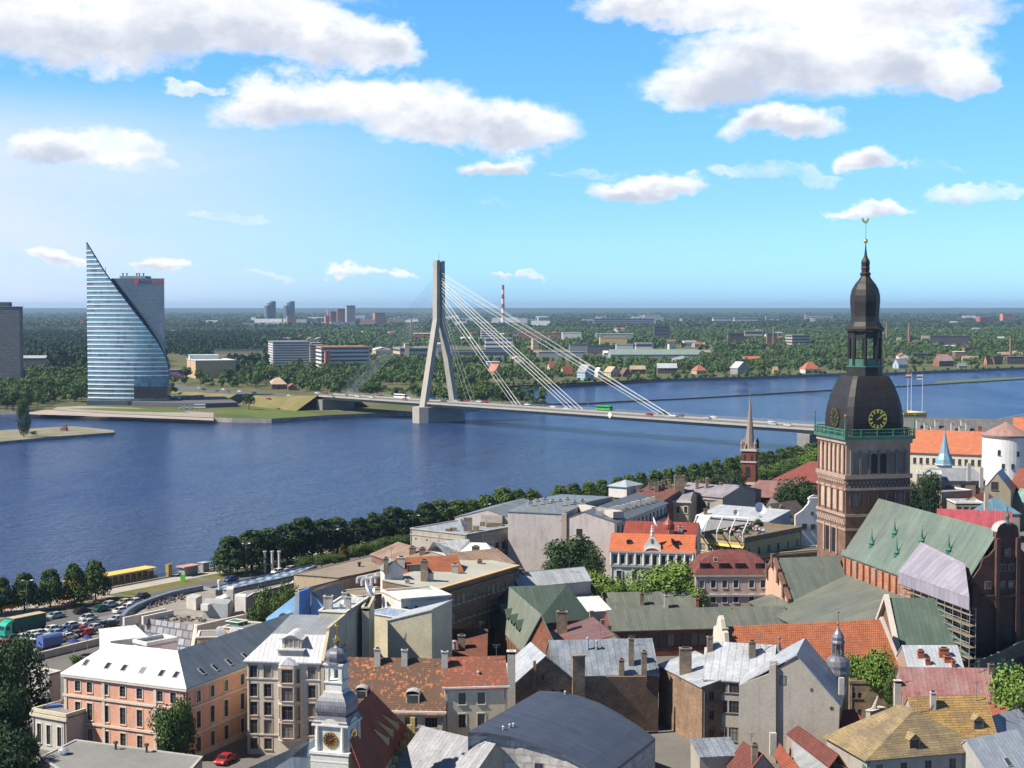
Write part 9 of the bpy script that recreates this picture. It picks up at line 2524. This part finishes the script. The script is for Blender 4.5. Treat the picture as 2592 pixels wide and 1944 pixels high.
mb=MB();pr=[(-1.25,.8),(-1.25,2.7),(-.8,3.1),(.8,3.1),(1.25,2.7),(1.25,.8)]
A,D=[T(-2.6,y,z)for y,z in pr],[T(2.6,y,z)for y,z in pr]
mb.poly(A);mb.poly(D[::-1])
for i in range(6):mb.poly([A[i],D[i],D[(i+1)%6],A[(i+1)%6]][::-1])
mb.build('cover',M('cover_blue',(.09,.14,.38),rough=.7),vt)
for x in(-1.6,1.6):
 for s_ in(-1.0,1.0):
  mb=MB();mb.tube(T(x,s_-.12,.42),T(x,s_+.12,.42),.42,n=10);mb.build('wheel',m_tyre,vt)
tbox(-2.5,2.5,.9,.45,.8,m_soot,'chassis',vt)
t0_,t1_=-11,16.5
bo=empty('river_boat',q(2,-3.2,0),'long yellow river boat with flat yellow roof moored at the quay','boat')
my,mo=M('boat_yellow',(.78,.50,.10),rough=.5,var=.06),M('boat_orange',(.46,.25,.05),rough=.5,var=.2)
mb=MB();hp=[(t0_-1.5,-3.2),(t0_,-1.2),(t1_,-1.2),(t1_+2.5,-3.2),(t1_,-5.4),(t0_,-5.4)]
P0_=[q(t,s,-.4)for t,s in hp];ar=sum(P0_[i].x*P0_[(i+1)%6].y-P0_[(i+1)%6].x*P0_[i].y for i in range(6));mb.prism(P0_ if ar>0 else P0_[::-1],5.9);mb.build('hull',mo,bo)
def qbox(t0,t1,s0,s1,z0,h,mat,name,par):
 P=[q(t0,s0,z0),q(t0,s1,z0),q(t1,s1,z0),q(t1,s0,z0)]
 mb=MB();ar=sum(P[i].x*P[(i+1)%4].y-P[(i+1)%4].x*P[i].y for i in range(4));mb.prism(P if ar>0 else P[::-1],h);return mb.build(name,mat,par)
qbox(t0_+.5,t1_-.5,-5.0,-1.6,5.52,1.5,M('saloon_dark',(.07,.05,.04),rough=.3),'saloon',bo);qbox(t0_-.6,t1_+.4,-5.5,-1.1,7.6,.28,my,'roof',bo)
for i in range(14):
 for s_ in(-5.2,-1.4):qbox(t0_+.2+i*2.05,t0_+.35+i*2.05,s_,s_+.15,5.5,2.1,my,'post',bo)
qbox(19,20.4,-.2,1.0,GZ,3.4,M('booth_ochre',(.36,.25,.05)),'booth',empty('ticket_booth',q(19.7,.5),'narrow ochre ticket booth at the bow of the yellow boat','booth'))
kk=empty('kiosk',q(25,2),'quay kiosk with faded pink canopy next to the boat','kiosk');qbox(21.6,27.5,1.0,4.2,GZ+2.4,.25,M('pink_canopy',(.55,.28,.24),rough=.8),'canopy',kk);qbox(22.2,27,1.4,3.8,GZ,2.3,M('kiosk_grey',(.30,.30,.30)),'booth',kk)
kk=empty('kiosk',q(31,1.6),'small grey kiosk on the quay right of the pink canopy','kiosk');qbox(30,32.2,.9,2.8,GZ,2.4,M('kiosk_grey',()),'booth',kk);qbox(29.8,32.4,.7,3.0,GZ+2.42,.15,m_zinc,'roof',kk)
def parasol(p,r,mat,label,group=None,h=2.7):
 root=empty('parasol',p,label,'parasol',group)
 mb=MB();mb.tube(p,p+Vector((0,0,h)),.04,n=5);mb.build('pole',m_zinc,root)
 mb=MB();z0=p.z+h-.1;n=8
 rim=[Vector((p.x+r*math.cos(6.2832*i/n),p.y+r*math.sin(6.2832*i/n),z0-.35))for i in range(n)]
 for i in range(n):mb.poly([rim[i],rim[(i+1)%n],Vector((p.x,p.y,z0+.35))]);mb.poly([rim[(i+1)%n],rim[i],Vector((p.x,p.y,z0+.25))])
 mb.build('canopy',mat,root)
m_or,m_ye,m_nv=M('parasol_orange',(.72,.20,.03),rough=.8,var=.2),M('parasol_yellow',(.80,.55,.05),rough=.8),M('parasol_navy',(.02,.03,.18),rough=.8)
for i,(x,y)in enumerate(((850,800),(930,775),(1000,760),(900,830),(980,805),(1080,745),(1130,735))):parasol(U(15,x,y+25,GZ),1.7,m_or,'orange parasol of the cafe under the lindens','orange parasols under the lindens',2.2)
for i,(x,y)in enumerate(((40,930),(110,915),(170,905),(230,900),(70,960),(150,945))):parasol(U(15,x,y+25,GZ),1.7,m_or,'orange parasol above the green lorry','orange parasols by the lorry',2.2)
for x in(985,1120):parasol(U(15,x,735,GZ),1.5,m_ye,('left' if x<1000 else 'right')+' yellow parasol between two lindens','yellow parasols',3.0)
parasol(U(15,1030,1545,GZ),1.5,m_nv,'larger navy blue parasol at the car park wall',None,3.4);parasol(U(15,1225,1490,GZ),1.2,m_nv,'smaller navy blue parasol at the car park wall',None,3.4)
gp=empty('advert_column',q(16.5,9),'small bright green sign standing on the promenade grass','sign');mb=MB();mb.box(q(16.5,9),(1.2,.3,1.9));mb.build('panel',M('bright_green',(.15,.6,.03)),gp)
ba=math.atan2(BD.y,BD.x)
for(k,x,y,col)in((10,85,903,'white'),(10,122,905,'red'),(10,385,922,'white'),(10,495,940,'white'),(10,580,950,'white'),(10,1090,990,'red'),(10,1203,978,'black'),(10,1243,996,'white'),(10,1290,998,'grey'),(10,1450,1010,'silver'),(10,1492,1004,'white'),(10,1855,1035,'white'),(10,1862,1047,'silver'),(10,1935,1056,'white'),(9,1365,1282,'white'),(9,1300,1296,'red'),(9,1140,1268,'red'),(9,960,1268,'white'),(9,1070,1276,'white'),(9,1575,1284,'blue'),(9,1735,1306,'silver'),(9,1835,1300,'red'),(9,855,1258,'silver')):
 p=U(k,x,y,DZ+.04)
 l=(p-n1).dot(BD);s_=(p-n1).dot(BP);s_=max(2.2,min(BW-2.2,s_));p=br(l,s_,DZ+.03)
 car(p,ba+(math.pi if s_>BW/2 else 0),col,{'silver':'silver grey','grey':'dark grey'}.get(col,col)+' car crossing the bridge deck','cars on the bridge',0,1.12)
def bus(p,rz,L_,mat,label,top=None):
 root=empty('bus',p,label,'bus');c,s=math.cos(rz),math.sin(rz)
 T_=lambda x,y,z:Vector((p.x+x*c-y*s,p.y+x*s+y*c,p.z+z))
 def bx(x0,x1,w_,z0,z1,m,nm):
  mb=MB();mb.prism([T_(x0,-w_,z0),T_(x1,-w_,z0),T_(x1,w_,z0),T_(x0,w_,z0)],z1-z0);mb.build(nm,m,root)
 bx(-L_/2,L_/2,1.25,.4,1.6,mat,'body');bx(-L_/2+.1,L_/2-.1,1.2,1.6,2.5,m_cglass,'windows');bx(-L_/2,L_/2,1.25,2.5,3.1,top or mat,'roof')
 for x in(-L_/2+2,L_/2-2):
  for y in(-1.05,1.05):
   mb=MB();mb.tube(T_(x,y-.15,.5),T_(x,y+.15,.5),.5,n=10);mb.build('wheel',m_tyre,root)
p=U(9,1295,1278,DZ+.04);p=br((p-n1).dot(BD),min(BW-2.5,max(2.5,(p-n1).dot(BP))),DZ+.03);bus(p,ba,12,PAINT['white'],'white bus on the bridge left of the tower')
p=U(10,862,953,DZ+.04);p=br((p-n1).dot(BD),min(BW-2.5,max(2.5,(p-n1).dot(BP))),DZ+.03);bus(p,ba,12,M('bus_green',(.05,.40,.05),rough=.4),'bright green bus at the foot of the middle stay cables')
for(x,y,col)in((90,585,'silver'),(310,598,'white'),(455,615,'white'),(585,632,'white'),(240,612,'grey'),(345,618,'grey'),(1155,632,'white'),(1230,642,'red'),(905,656,'white'),(130,600,'black'),(715,688,'red'),(1280,662,'silver')):
 p=U(13,x,y,7);p=Vector((p.x,p.y,4+max(0,min(1,x/1330))**.8*9.2));p=U(13,x,y,p.z)
 car(p,ba+math.pi,col,{'silver':'silver grey','grey':'dark grey'}.get(col,col)+' car on the approach road left of the bridge','cars on the approach road',.05,1.15)
for i in range(22):
 x=1810+(i%11)*36;y=545+(i//11)*14-(i%11)*1.5
 p=U(12,x,y,FZ+3.4);car(p,.1+rng.uniform(-.1,.1),rng.choice(('blue','black','grey','silver','blue','white','black')),'car on the parking deck beside the glass tower','cars on the tower parking deck',0,1.1)
mb=MB();dk=[U(12,x,y,FZ+3.3)for x,y in((1420,585),(2215,600),(2560,590),(2420,525),(1790,515),(1440,560))]
mb.prism([Vector((p.x,p.y,FZ))for p in dk],3.3);tag(mb.build('parking_deck',M('deck_asphalt',(.11,.11,.115))),'dark low parking deck beside the glass tower','parking deck')
for i,(x,y,col,sz)in enumerate(((1972,662,'white',1.3),(2045,660,'white',1.4))):
 p=U(12,x,y,FZ+.03);car(p,.2,col,('left' if i==0 else 'right')+' white car on the forecourt below the parking deck',None,0,sz)
p=U(12,2152,655,FZ+.03);bus(p,.1,8,PAINT['white'],'white minibus below the parking deck')
for i in range(26):
 x=240+(i%13)*50;y=282+(i//13)*22
 p=U(12,x,y,FZ+.05);car(p,.1,rng.choice(('white','silver','blue','black','white')),'car in the yard behind the park trees','cars in the yard behind the park',0,1.2)
sheet('car_yard',[U(12,*p,FZ)for p in((225,330),(940,320),(900,265),(240,270))],FZ+.02,M('pale_yard',(.36,.33,.30)))
for r_ in(CAR,):
 for ch in list(r_.children):
  for g_ in list(ch.children):bpy.data.objects.remove(g_)
  bpy.data.objects.remove(ch)
 bpy.data.objects.remove(r_)
for r_ in PROTO.values():
 for ch_ in list(r_.children):bpy.data.objects.remove(ch_)
 bpy.data.objects.remove(r_)
 # ---- the air
mb=MB()
mb.prism([(-22000,-300,-2.5-1),(22000,-300,-3.5),(22000,31000,-3.5),(-22000,31000,-3.5)],150+3.5)
hzm=bpy.data.materials.new('air')
hzm.use_nodes=True
ht=hzm.node_tree
ht.nodes.clear()
pv=N(ht,'ShaderNodeVolumePrincipled',ins={'Color':(0.50,0.72,1.0,1),'Density':HAZE,'Anisotropy':0.2})
ho=N(ht,'ShaderNodeOutputMaterial')
ht.links.new(pv.outputs[0],ho.inputs['Volume'])
tag(mb.build('haze',hzm),kind='stuff')
